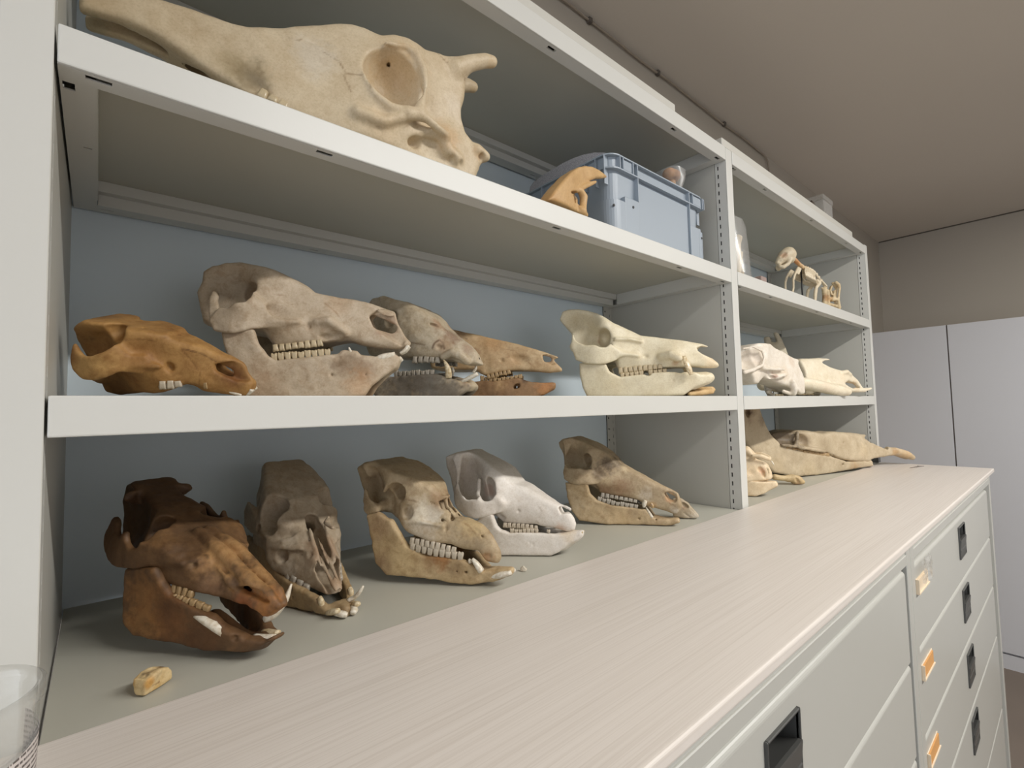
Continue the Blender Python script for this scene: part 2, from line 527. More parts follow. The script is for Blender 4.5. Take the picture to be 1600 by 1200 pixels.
ZT = ZW - 0.0118
cab = empty('drawer_cabinet', (0.45, -0.14, FLOOR_Z))
tag(cab, 'light grey steel drawer cabinet at the bottom right, the one with the large near handle', 'drawer cabinet')
carcass(cab, -0.06, 0.9615, ZT, FLOOR_Z)
zs = [0.0335, -0.1000, -0.2310, -0.3640, -0.5500, -0.74]
for i in range(5):
    z1 = zs[i]
    z0 = zs[i + 1] + 0.0045
    drawer(cab, -0.036, 0.9265, z0, z1, (0.436, 0.5065), (z1 - 0.0205 - 0.066, z1 - 0.0205))
cab2 = empty('drawer_cabinet', (1.47, -0.14, FLOOR_Z))
tag(cab2, 'light grey steel drawer cabinet with label holders and four dark pulls at the worktop end', 'drawer cabinet')
carcass(cab2, 0.9635, 1.9785, ZT, FLOOR_Z)
zs = [0.0300, -0.0990, -0.2295, -0.3620, -0.5520, -0.74]
for i in range(5):
    z1 = zs[i]
    z0 = zs[i + 1] + 0.0045
    d = drawer(cab2, 0.9885, 1.898, z0, z1, (1.397, 1.473), (z1 - 0.0155 - 0.066, z1 - 0.0155))
    if i < 4:
        lz1 = z1 - 0.0245
        lz0 = lz1 - 0.0205
        bm = bmesh.new()
        box(bm, 0.993, 1.067, YF - 0.0028, YF - 0.0010, lz0 + 0.0008, lz1 - 0.0008)
        p = part('label_card', bm, M['card'] if i else M['card_pale'], cab2)
        p.parent = d
        bm = bmesh.new()
        bm.free()
        for b_ in ((0.9905, 1.0695, YF - 0.0009, YF - 0.0001, lz0 - 0.001, lz1 + 0.001),
                   (0.9926, 1.0695, YF - 0.0046, YF - 0.0030, lz0 - 0.001, lz0 + 0.0012),
                   (0.9905, 0.9925, YF - 0.0046, YF - 0.0010, lz0 - 0.001, lz1 + 0.001)):
            p = pbox('label_holder', b_, M['card_pale'], cab2)
            p.parent = d

# ------------------------------------------------------------------ bone modelling: distance fields turned into meshes
_rng_tab = {}
def vnoise(P, scale, seed=0):
    """Value noise in -1..1 at points P (...,3) measured in mm."""
    if seed not in _rng_tab:
        _rng_tab[seed] = np.random.RandomState(seed).uniform(-1, 1, (32, 32, 32)).astype(np.float32)
    T = _rng_tab[seed]
    Q = P / scale
    I = np.floor(Q).astype(np.int32)
    Fr = (Q - I).astype(np.float32)
    Fr = Fr * Fr * (3 - 2 * Fr)
    I &= 31
    J = (I + 1) & 31
    x0, y0, z0, x1, y1, z1 = I[..., 0], I[..., 1], I[..., 2], J[..., 0], J[..., 1], J[..., 2]
    fx, fy, fz = Fr[..., 0], Fr[..., 1], Fr[..., 2]
    a = T[x0, y0, z0] * (1 - fx) + T[x1, y0, z0] * fx
    b = T[x0, y1, z0] * (1 - fx) + T[x1, y1, z0] * fx
    c = T[x0, y0, z1] * (1 - fx) + T[x1, y0, z1] * fx
    d = T[x0, y1, z1] * (1 - fx) + T[x1, y1, z1] * fx
    return (a * (1 - fy) + b * fy) * (1 - fz) + (c * (1 - fy) + d * fy) * fz

def smin(a, b, k):
    if k <= 0:
        return np.minimum(a, b)
    h = np.clip(0.5 + 0.5 * (b - a) / k, 0, 1)
    return b + (a - b) * h - k * h * (1 - h)

def smax(a, b, k):
    return -smin(-a, -b, k)

def poly_sdf(A, Z, poly):
    d = np.full(A.shape, 1e18)
    s = np.ones(A.shape)
    n = len(poly)
    for i in range(n):
        ax, az = poly[i]
        bx, bz = poly[i - 1]
        ex, ez = bx - ax, bz - az
        wx, wz = A - ax, Z - az
        t = np.clip((wx * ex + wz * ez) / (ex * ex + ez * ez + 1e-12), 0, 1)
        d = np.minimum(d, (wx - ex * t) ** 2 + (wz - ez * t) ** 2)
        c1 = Z >= az
        c2 = Z < bz
        c3 = ex * wz > ez * wx
        flip = (c1 & c2 & c3) | (~c1 & ~c2 & ~c3)
        s = np.where(flip, -s, s)
    return s * np.sqrt(d)

def rbf(ctrl, A, Z, lam=40.0):
    """Smooth surface through control points (a, z, value): thin plate with a little slack."""
    C_ = np.array(ctrl, float)
    p, v = C_[:, :2], C_[:, 2]
    n = len(p)
    if n < 4:
        if n == 3:
            G = np.c_[np.ones(3), p]
            co = np.linalg.lstsq(G, v, rcond=None)[0]
            return co[0] + co[1] * A + co[2] * Z
        return np.full(A.shape, v.mean())
    def U(r2):
        return 0.5 * r2 * np.log(r2 + 1e-9)
    K = U(((p[:, None] - p[None]) ** 2).sum(-1)) + lam * np.eye(n)
    G = np.c_[np.ones(n), p]
    S = np.zeros((n + 3, n + 3))
    S[:n, :n] = K
    S[:n, n:] = G
    S[n:, :n] = G.T
    co = np.linalg.solve(S + 1e-9 * np.eye(n + 3), np.r_[v, 0, 0, 0])
    out = co[n] + co[n + 1] * A + co[n + 2] * Z
    for i in range(n):
        out = out + co[i] * U((A - p[i, 0]) ** 2 + (Z - p[i, 1]) ** 2)
    return np.clip(out, v.min() - 3, v.max() + 4)

def op_bounds(op):
    t = op[0]
    if t in 'BL':
        p = np.array(op[1])
        w = max(c[2] for c in op[2]) + (op[3] if t == 'L' else 4) + 4
        return (p[:, 0].min(), p[:, 0].max(), w, p[:, 1].min(), p[:, 1].max())
    if t == 'R':
        p = np.array(op[1])
        r = p[:, 3]
        return ((p[:, 0] - r).min(), (p[:, 0] + r).max(), (p[:, 1] + r).max(), (p[:, 2] - r).min(), (p[:, 2] + r).max())
    c, r = op[1], op[2]
    m = max(r[0], r[2])
    return (c[0] - m, c[0] + m, c[1] + r[1], c[2] - m, c[2] + m)

def field(ops, h, noise=(0.5, 9.0), seed=1, mirror=True):
    bs = np.array([op_bounds(o) for o in ops if o[-1] > 0])
    a0, a1 = bs[:, 0].min() - 6, bs[:, 1].max() + 6
    z0, z1 = bs[:, 3].min() - 6, bs[:, 4].max() + 6
    nw = bs[:, 2].max() + 5
    ga = np.arange(a0, a1 + h, h)
    gz = np.arange(z0, z1 + h, h)
    gn = np.arange(0.0 if mirror else -nw, nw + h, h)
    A2, Z2_ = np.meshgrid(ga, gz, indexing='ij')
    Nn = gn[None, :, None]
    D = np.full((len(ga), len(gn), len(gz)), 60.0)
    for op in ops:
        t, sg, kb = op[0], op[-1], op[-2]
        b = op_bounds(op)
        pad = kb + 8
        i0, i1 = np.searchsorted(ga, b[0] - pad), np.searchsorted(ga, b[1] + pad)
        k0, k1 = np.searchsorted(gz, b[3] - pad), np.searchsorted(gz, b[4] + pad)
        j1 = np.searchsorted(gn, b[2] + pad)
        if i1 <= i0 or k1 <= k0:
            continue
        A = A2[i0:i1, k0:k1]
        Z = Z2_[i0:i1, k0:k1]
        n = Nn[:, :j1]
        if t in 'BL':
            pd = poly_sdf(A, Z, op[1])[:, None, :]
            f = rbf(op[2], A, Z)
            g0, g1 = np.gradient(f, h)
            c = (1.0 / np.sqrt(1 + np.minimum(g0 ** 2 + g1 ** 2, 4.0)))[:, None, :]
            f = f[:, None, :]
            kr = op[4] if t == 'L' else op[3]
            if t == 'B':
                d = smax(pd, (np.abs(n) - f) * c, kr)
            else:
                d = smax(pd, np.abs(n - f) * c - op[3], kr)
        elif t == 'R':
            d = None
            P = op[1]
            A3, Z3_ = A[:, None, :], Z[:, None, :]
            segs = list(zip(P, P[1:])) if len(P) > 1 else [(P[0], P[0])]
            for p, q in segs:
                ea, en, ez = q[0] - p[0], q[1] - p[1], q[2] - p[2]
                L2 = ea * ea + en * en + ez * ez + 1e-9
                wa, wn, wz = A3 - p[0], n - p[1], Z3_ - p[2]
                tt = np.clip((wa * ea + wn * en + wz * ez) / L2, 0, 1)
                dd = np.sqrt((wa - ea * tt) ** 2 + (wn - en * tt) ** 2 + (wz - ez * tt) ** 2) - (p[3] + (q[3] - p[3]) * tt)
                d = dd if d is None else np.minimum(d, dd)
        else:
            c_, r_, ang = op[1], op[2], math.radians(op[3])
            A3, Z3_ = A[:, None, :] - c_[0], Z[:, None, :] - c_[2]
            ca, sa = math.cos(ang), math.sin(ang)
            u = (A3 * ca + Z3_ * sa) / r_[0]
            v = (-A3 * sa + Z3_ * ca) / r_[2]
            w = (n - c_[1]) / r_[1]
            k0_ = np.sqrt(u * u + v * v + w * w)
            k1_ = np.sqrt((u / r_[0]) ** 2 + (v / r_[2]) ** 2 + (w / r_[1]) ** 2) + 1e-9
            d = k0_ * (k0_ - 1) / k1_
        S = D[i0:i1, :j1, k0:k1]
        D[i0:i1, :j1, k0:k1] = smin(S, d, kb) if sg > 0 else smax(S, -d, kb)
    if mirror:
        D = np.concatenate([D[:, :0:-1, :], D], 1)
        n0 = -gn[-1]
    else:
        n0 = gn[0]
    if noise[0] > 0:
        ii, jj, kk = np.nonzero(np.abs(D) < 4 * h)
        P = np.stack([a0 + ii * h, n0 + jj * h, z0 + kk * h], -1).astype(np.float32)
        D[ii, jj, kk] += noise[0] * (vnoise(P, noise[1], seed) + 0.5 * vnoise(P, noise[1] * 0.42, seed + 1) + 0.3 * vnoise(P, noise[1] * 0.2, seed + 2))
    for ax in range(3):                           # one light smoothing pass
        D = np.moveaxis(D, ax, 0)
        E_ = D.copy()
        E_[1:-1] = 0.25 * D[:-2] + 0.5 * D[1:-1] + 0.25 * D[2:]
        D = np.moveaxis(E_, 0, ax)
    return D, np.array([a0, n0, z0]), h

def surface_nets(D, org, h):
    S = D < 0
    nx, ny, nz = D.shape
    c = [S[i:nx - 1 + i, j:ny - 1 + j, k:nz - 1 + k] for i in (0, 1) for j in (0, 1) for k in (0, 1)]
    cnt = sum(x.astype(np.int8) for x in c)
    act = (cnt > 0) & (cnt < 8)
    I, J, K = np.nonzero(act)
    idx = -np.ones(act.shape, np.int64)
    idx[I, J, K] = np.arange(len(I))
    corners = [(i, j, k) for i in (0, 1) for j in (0, 1) for k in (0, 1)]
    val = np.stack([D[I + i, J + j, K + k] for (i, j, k) in corners], 1)
    pos = np.zeros((len(I), 3))
    num = np.zeros(len(I))
    cc = np.array(corners, float)
    for a in range(8):
        for b in range(a + 1, 8):
            if abs(cc[a] - cc[b]).sum() != 1:
                continue
            va, vb = val[:, a], val[:, b]
            m = (va < 0) != (vb < 0)
            t = np.where(m, va / np.where(m, va - vb, 1), 0)
            pos += np.where(m[:, None], cc[a] + (cc[b] - cc[a]) * t[:, None], 0)
            num += m
    V = (np.stack([I, J, K], 1) + pos / num[:, None]) * h + org
    quads = []
    for ax in range(3):
        sl0 = [slice(1, -1)] * 3
        sl1 = [slice(1, -1)] * 3
        sl0[ax] = slice(0, -1)
        sl1[ax] = slice(1, None)
        s0, s1 = S[tuple(sl0)], S[tuple(sl1)]
        e = np.argwhere(s0 != s1)
        if len(e) == 0:
            continue
        base = e.copy()
        for o in range(3):
            if o != ax:
                base[:, o] += 1
        u, v = [o for o in range(3) if o != ax]
        def cell(du, dv):
            b = base.copy()
            b[:, u] -= du
            b[:, v] -= dv
            return idx[b[:, 0], b[:, 1], b[:, 2]]
        q = np.stack([cell(1, 1), cell(0, 1), cell(0, 0), cell(1, 0)], 1)
        inside = s0[tuple(e.T)]
        flip = inside if ax != 1 else ~inside
        q[~flip] = q[~flip][:, ::-1]
        quads.append(q)
    Q = np.concatenate(quads)
    return V, Q[(Q >= 0).all(1)]

def bone_mesh(name, ops, h, pal, stains=(), lines=(), sgn=-1, noise=(0.5, 9.0), seed=1, keep_largest=True, mirror=True):
    """Mesh in metres, local axes (a along the snout, +-n sideways, z up), with a 'bone' colour per vertex."""
    D, org, h = field(ops, h, noise, seed, mirror)
    V, Q = surface_nets(D, org, h)
    if keep_largest and len(V):
        lab = np.arange(len(V))
        for _ in range(400):                      # label propagation with pointer jumping
            new = lab.copy()
            mq = lab[Q].min(1)
            for c in range(4):
                np.minimum.at(new, Q[:, c], mq)
            new = new[new]
            if (new == lab).all():
                break
            lab = new
        ids, cn = np.unique(lab, return_counts=True)
        good = np.isin(lab, ids[cn > 0.03 * cn.max()])
        remap = np.cumsum(good) - 1
        V, Q = V[good], remap[Q[good[Q].all(1)]]
    P = V.astype(np.float32)
    c = [np.array(srgb(*p)[:3]) for p in pal]
    n1 = vnoise(P, 26.0, seed + 5) * 0.6 + vnoise(P, 9.0, seed + 6) * 0.4
    n2 = vnoise(P, 4.0, seed + 7) * 0.6 + vnoise(P, 2.2, seed + 8) * 0.5
    f = np.clip(0.5 + 0.55 * n1 + 0.22 * n2, 0, 1)[:, None]
    colr = c[0] * (1 - f) + c[1] * f
    for (a, n, z, r, st, col) in stains:
        q = P - np.array([a, n, z], np.float32)
        if n != 0:
            q[:, 1] = np.abs(P[:, 1]) - abs(n)
        d = np.sqrt((q ** 2).sum(1)) / r
        w = np.clip(1.25 - d + 0.45 * n1 + 0.35 * n2, 0, 1)
        w = (st * w * w * (3 - 2 * w))[:, None]
        colr = colr * (1 - w) + np.array(srgb(*col)[:3]) * w
    for (pts, wd, st, col) in lines:
        dm = np.full(len(P), 1e9)
        Pm = P.copy()
        Pm[:, 1] = np.abs(Pm[:, 1])
        for p, q in zip(pts, pts[1:]):
            p, q = np.array(p, float), np.array(q, float)
            e = q - p
            t = np.clip(((Pm - p) @ e) / (e @ e + 1e-9), 0, 1)
            dm = np.minimum(dm, np.sqrt((((Pm - p) - e * t[:, None]) ** 2 * np.array([1, 0.25, 1])).sum(1)))
        w = (st * np.clip(1.3 - (dm + 0.5 * n2) / wd, 0, 1))[:, None]
        colr = colr * (1 - w) + np.array(srgb(*col)[:3]) * w
    co = V / 1000.0
    co[:, 1] *= sgn
    if sgn < 0:
        Q = Q[:, ::-1]
    me = bpy.data.meshes.new(name)
    me.vertices.add(len(co))
    me.vertices.foreach_set('co', co.astype(np.float32).ravel())
    me.loops.add(Q.size)
    me.loops.foreach_set('vertex_index', Q.astype(np.int32).ravel())
    me.polygons.add(len(Q))
    me.polygons.foreach_set('loop_start', np.arange(0, Q.size, 4, dtype=np.int32))
    me.polygons.foreach_set('loop_total', np.full(len(Q), 4, np.int32))
    me.polygons.foreach_set('use_smooth', np.ones(len(Q), bool))
    at = me.attributes.new('bone', 'FLOAT_COLOR', 'POINT')
    at.data.foreach_set('color', np.c_[colr, np.ones(len(colr))].astype(np.float32).ravel())
    me.update(calc_edges=True)
    return me

def bone_material(name, rough=0.55, bump=0.30, grime=0.0):
    m, nt, b = new_mat(name)
    at = N(nt, 'ShaderNodeAttribute', attribute_name='bone')
    tc = N(nt, 'ShaderNodeTexCoord')
    nz = N(nt, 'ShaderNodeTexNoise', i_Scale=420.0, i_Detail=5.0, i_Roughness=0.65)
    nt.links.new(tc.outputs['Object'], nz.inputs['Vector'])
    r = N(nt, 'ShaderNodeValToRGB')
    r.color_ramp.elements[0].position = 0.30
    r.color_ramp.elements[0].color = (0.87, 0.85, 0.81, 1)
    r.color_ramp.elements[1].position = 0.55
    r.color_ramp.elements[1].color = (1.0, 1.0, 1.0, 1)
    nt.links.new(nz.outputs['Fac'], r.inputs['Fac'])
    base = mix_col(nt, 1.0, at.outputs['Color'], r.outputs['Color'], 'MULTIPLY')
    if grime > 0:
        n4 = N(nt, 'ShaderNodeTexNoise', i_Scale=75.0, i_Detail=9.0, i_Roughness=0.72, i_Distortion=0.6)
        nt.links.new(tc.outputs['Object'], n4.inputs['Vector'])
        r4 = N(nt, 'ShaderNodeValToRGB')
        r4.color_ramp.elements[0].position = 0.36
        r4.color_ramp.elements[0].color = (1 - 0.42 * grime, 1 - 0.55 * grime, 1 - 0.68 * grime, 1)
        r4.color_ramp.elements[1].position = 0.52
        r4.color_ramp.elements[1].color = (1, 1, 1, 1)
        nt.links.new(n4.outputs['Fac'], r4.inputs['Fac'])
        base = mix_col(nt, 1.0, base, r4.outputs['Color'], 'MULTIPLY')
    nt.links.new(base, b.inputs['Base Color'])
    b.inputs['Roughness'].default_value = rough
    b.inputs['Specular IOR Level'].default_value = 0.35
    n3 = N(nt, 'ShaderNodeTexNoise', i_Scale=170.0, i_Detail=7.0, i_Roughness=0.7)
    nt.links.new(tc.outputs['Object'], n3.inputs['Vector'])
    bp = N(nt, 'ShaderNodeBump', i_Strength=bump, i_Distance=0.0012)
    nt.links.new(n3.outputs['Fac'], bp.inputs['Height'])
    nt.links.new(bp.outputs['Normal'], b.inputs['Normal'])
    return m

BONE = bone_material('bone', 0.55, 0.40, 0.42)
BONE_SMOOTH = bone_material('smooth_bone', 0.45, 0.2, 0.14)

def tooth_material(name, c1, c2):
    m = paint(name, srgb(*c1), 0.28, 0.0, 60.0)
    nt = m.node_tree
    b = nt.nodes['Principled BSDF']
    tc = N(nt, 'ShaderNodeTexCoord')
    nz = N(nt, 'ShaderNodeTexNoise', i_Scale=300.0, i_Detail=4.0)
    nt.links.new(tc.outputs['Object'], nz.inputs['Vector'])
    r = N(nt, 'ShaderNodeValToRGB')
    r.color_ramp.elements[0].position = 0.35
    r.color_ramp.elements[0].color = srgb(*c2)
    r.color_ramp.elements[1].position = 0.6
    r.color_ramp.elements[1].color = srgb(*c1)
    nt.links.new(nz.outputs['Fac'], r.inputs['Fac'])
    nt.links.new(r.outputs['Color'], b.inputs['Base Color'])
    return m

TOOTH = {'white': tooth_material('white_enamel_tooth', (212, 202, 184), (168, 150, 124)),
         'tan': tooth_material('tan_enamel_tooth', (190, 162, 120), (128, 98, 62)),
         'grey': tooth_material('grey_enamel_tooth', (190, 182, 168), (132, 122, 108)),
         'cream': tooth_material('cream_enamel_tooth', (214, 198, 166), (172, 150, 114))}

def molar_mesh(key, mat, seed):
    """Unit cheek tooth about 1 x 1 x 1: two worn cusps pointing -z, a groove between them, a waisted neck."""
    rs = random.Random(seed)
    bm = bmesh.new()
    rows = [(0.40, 0.40, 0.55), (0.43, 0.44, 0.25), (0.50, 0.50, -0.05), (0.505, 0.47, -0.26), (0.46, 0.38, -0.41), (0.28, 0.20, -0.46)]
    seg = 16
    g = rs.uniform(0.18, 0.34)
    rings = []
    for i, (ra, rn, z) in enumerate(rows):
        ring = []
        for k in range(seg):
            t = 2 * PI * k / seg
            ca, sa = math.cos(t), math.sin(t)
            w = 1 - g * abs(sa) ** 8
            j = 1 + rs.uniform(-0.06, 0.06)
            dz = 0.0 if i < 3 else 0.055 * math.cos(2 * t) * (1 - 0.3 * i / 5) + rs.uniform(-0.04, 0.04)
            ring.append(bm.verts.new((ra * j * math.copysign(abs(ca) ** 0.8, ca), rn * j * w * math.copysign(abs(sa) ** 0.8, sa), z - dz)))
        rings.append(ring)
    for a, b in zip(rings, rings[1:]):
        for k in range(seg):
            bm.faces.new([a[k], a[(k + 1) % seg], b[(k + 1) % seg], b[k]])
    bm.faces.new(rings[0])
    c1 = bm.verts.new((0, 0, -0.38))
    for k in range(seg):
        bm.faces.new([rings[-1][k], rings[-1][(k + 1) % seg], c1])
    bmesh.ops.recalc_face_normals(bm, faces=bm.faces[:])
    me = bpy.data.meshes.new(key)
    bm.to_mesh(me)
    bm.free()
    me.polygons.foreach_set('use_smooth', [True] * len(me.polygons))
    me.materials.append(mat)
    return me

TUSK = {'white': tooth_material('white_tusk', (232, 224, 208), (206, 192, 168)), 'tan': TOOTH['tan'], 'grey': TOOTH['grey'], 'cream': tooth_material('cream_tusk', (222, 206, 174), (186, 162, 122))}
MOLAR = {k: [molar_mesh('cheek_tooth', m, i) for i in range(4)] for k, m in TOOTH.items()}

def tooth_row(parent, pts, size, n, down, sgn, kind='white', name='tooth', both=True, skip=(), taper=0.8):
    """n cheek teeth along pts (a, n, z in mm at the gum); size (along, across, tall) in mm; children of parent."""
    pts = np.array(pts, float)
    seg = np.r_[0, np.cumsum(np.sqrt((np.diff(pts, axis=0) ** 2).sum(1)))]
    rs = random.Random(int(abs(pts[0, 0] * 7)) + n)
    for i in range(n):
        if i in skip:
            continue
        s = seg[-1] * (i + 0.5) / n
        p = np.array([np.interp(s, seg, pts[:, k]) for k in range(3)])
        d = np.array([np.interp(min(s + 2, seg[-1]), seg, pts[:, k]) - np.interp(max(s - 2, 0), seg, pts[:, k]) for k in range(3)])
        f = 1 - (1 - taper) * i / max(1, n - 1)
        w = seg[-1] / n * 0.97 if size[0] <= 0 else size[0]
        for m in ((1, -1) if both else (1,)):
            o = bpy.data.objects.new(name, rs.choice(MOLAR[kind]))
            COL.objects.link(o)
            o.parent = parent
            hz = size[2] * f * rs.uniform(0.80, 1.12)
            w = w * rs.uniform(0.92, 1.08)
            o.location = (p[0] / 1000, sgn * m * p[1] / 1000, (p[2] + (-0.20 if down else 0.20) * hz) / 1000)
            yaw = math.atan2(sgn * m * d[1], d[0])
            pit = -math.atan2(d[2], math.hypot(d[0], d[1]))
            o.rotation_euler = (0 if down else PI, pit * (1 if down else -1) + (0 if down else 0) + rs.uniform(-.07, .07), yaw + rs.uniform(-.1, .1))
            if not down:
                o.rotation_euler = Euler((PI, -pit * 0 + pit, yaw))
            o.scale = (w / 1000, size[1] * f / 1000, hz / 1000)

def tusk(parent, name, pts, sgn, mat, both=False, squash=0.8, seg=10):
    """Curved tapering tooth along pts (a, n, z, r) in mm."""
    P = np.array(pts, float)
    t = np.linspace(0, len(P) - 1, (len(P) - 1) * 4 + 1)
    P = np.stack([np.interp(t, np.arange(len(P)), P[:, k]) for k in range(4)], 1)
    for _ in range(2):
        P[1:-1] = (P[:-2] + 2 * P[1:-1] + P[2:]) / 4
    for m in ((1, -1) if both else (1,)):
        bm = bmesh.new()
        sweep(bm, [(p[0] / 1000, sgn * m * p[1] / 1000, p[2] / 1000) for p in P], [max(p[3], 0.25) / 1000 for p in P], seg, True, squash)
        obj(name, bm, mat, parent, True)

def skull_thing(name, label, group, loc, heading, roll=0.0):
    t = empty(name, loc)
    t.rotation_euler = (math.radians(roll), 0, math.radians(heading))
    return tag(t, label, 'skull', group)

SPECKLE = None

# ------------------------------------------------------------------ skulls on the middle shelf

T_ = skull_thing('pig_skull', 'tan-brown pig skull without lower jaw, leftmost on the middle shelf', 'skulls on the middle shelf of the near bay', (0.0900, 0.1250, 0.3001), -34, 18)
cranium_ = mesh_obj('cranium', bone_mesh('cranium', [
 ('B',[(-70.5,75.1),(-57,82.8),(-41.1,80.4),(-25.3,76.2),(-8,72.5),(3.8,68.8),(7.1,64.5),(17.3,60.5),(28.2,55.9),(38.9,49.6),(49.8,43.9),(60.8,37.6),(63.4,34.4),(64.3,27.3),(68.3,20.7),(70.2,16.1),(68.2,8.9),(61.6,4.4),(54.4,4.5),(39.3,8.8),(26.6,11.9),(13.4,19.5),(-9.2,11.6),(-26,11.4),(-54.3,6.8),(-67.3,10.3),(-69.1,24.3),(-72.7,46.7),(-73.8,63.8)],[(-49.9,75.4,27),(-56.3,63.8,15),(-47,68.4,15),(-55.4,49.4,14),(-28,72.8,29),(-21.3,71.7,30),(-14.7,68.5,28),(-7.4,65.7,25),(3.2,61.8,20),(23.2,57.4,13),(40.4,45.1,10),(57.8,37.9,7),(-23.5,61.7,31),(-15.4,53.3,24),(-6.8,46.9,22),(-11.3,42.1,27),(-19.4,43.1,31),(-5.9,38.8,26),(4.3,37.6,19),(12.3,45.6,17),(21.3,41.2,14),(26.5,31.7,16),(20.1,23.4,17),(35.7,25.8,13),(46.4,22.9,12),(61.5,14.1,9),(70.7,18.6,7),(-4.5,24.1,23),(5.8,25.9,21),(-19.8,27.1,24),(-44.7,19.5,12),(-53.3,21.6,10)],7,3,1),
 ('L',[(-61.8,56.5),(-60.3,64.5),(-57.9,64),(-55.6,58.1),(-51.4,54.2),(-44,54),(-34.4,56.7),(-28.5,60.5),(-26.7,65.2),(-25.2,60.7),(-20.6,52.2),(-9.9,50.3),(-4.4,41.3),(-16.1,35.2),(-24.2,36.9),(-28.7,37.8),(-36.2,34.3),(-45.2,31.8),(-54.6,34),(-62.5,41.1),(-63.4,48.8)],[(-61.8,56.5,38),(-60.3,64.5,36),(-57.9,64,36),(-55.6,58.1,38),(-51.4,54.2,41),(-44,54,43),(-34.4,56.7,43),(-28.5,60.5,40),(-26.7,65.2,35),(-25.2,60.7,32),(-20.6,52.2,30),(-9.9,50.3,27),(-4.4,41.3,24),(-16.1,35.2,28),(-24.2,36.9,32),(-28.7,37.8,38),(-36.2,34.3,42),(-45.2,31.8,43),(-54.6,34,42),(-62.5,41.1,40),(-63.4,48.8,39)],2.6,2,5,1),
 ('R',[(-51.4,38,38.2,5),(-59.3,12,29.6,8)],5,1),
 ('E',(-32.6,38,71.7),(10,26,11),-30,2,-1),
 ('E',(-45.1,34,63.5),(8,13,12),0,3,-1),
 ('L',[(38.8,38.2),(52.6,39.5),(66.5,34.3),(69.2,27.2),(69.1,21.5),(64.1,19),(54.9,21.1),(44.1,27.6),(38.8,31.1)],[(53.3,31.6,12)],9.5,1,1.5,-1),
 ('R',[(47.7,0,27.5,4.5),(25.7,0,38.1,6),(3.1,0,42.2,6)],1,-1),
 ('E',(3.8,21,38.1),(3,7,5),15,1,-1),
 ('E',(2,12,72.1),(2,2.5,2),0,0.6,-1),
 ('E',(-15.8,14,71.8),(1.6,2,1.2),0,0.6,-1),
 ('E',(19.6,18,16.1),(9,7,4),-5,1,-1),
 ('E',(-13.7,33,57.4),(9,4,5),-20,3,-1),
 ('R',[(-25.6,33,43,2.2),(-13.8,30,42.2,2.2),(-1.4,26,39.9,2)],3,1),
 ], 1.2, [(138,98,54),(186,144,88)], [
 (-69.7,0,73.3,22,0.75,(70,52,36)),
 (-49.6,14,16.4,22,0.6,(84,58,36)),
 (-56.8,0,84,16,0.5,(110,80,48)),
 (-13.8,24,49.7,14,0.45,(140,92,46)),
 (-47.7,42,43.6,22,0.5,(214,176,116)),
 (51.5,4,25.9,14,0.8,(110,66,34)),
 (-60.2,39,52.2,8,0.6,(110,64,30)),
 ], [
 ([(14.4,14,54.7),(28.8,13,49.5),(40.9,11,40.9)],0.9,0.8,(96,62,34)),
 ([(14.4,14,54.7),(21.5,14,42.4),(27.7,16,31.7),(25.5,15,20.2)],0.8,0.6,(120,80,42)),
 ([(-22.4,30,65.5),(-11.6,27,65.5),(-2,22,62.8)],0.9,0.6,(120,80,42)),
 ([(7.1,0,64.7),(3.8,20,65.4)],0.8,0.5,(120,80,42)),
 ], sgn=-1, noise=(0.45, 9.0), seed=11), BONE, T_)
tooth_row(cranium_, [(-5.8,23,22.9),(11.5,18,22.5)], (0, 8, 9), 3, True, -1, 'white')
tooth_row(cranium_, [(28.4,14,19.3),(31.8,14,19.2)], (0, 4, 6), 1, True, -1, 'tan')
tusk(cranium_, 'incisor', [(44.9,9,12.5,2.5),(51.2,8,9.9,3),(58.6,7,6.5,2)], -1, TUSK['white'], True, 0.8)
tusk(cranium_, 'incisor', [(67.6,4,11.3,3),(63.4,4,6.8,2.5),(60.2,4,5.2,1.5)], -1, TUSK['white'], True, 0.8)

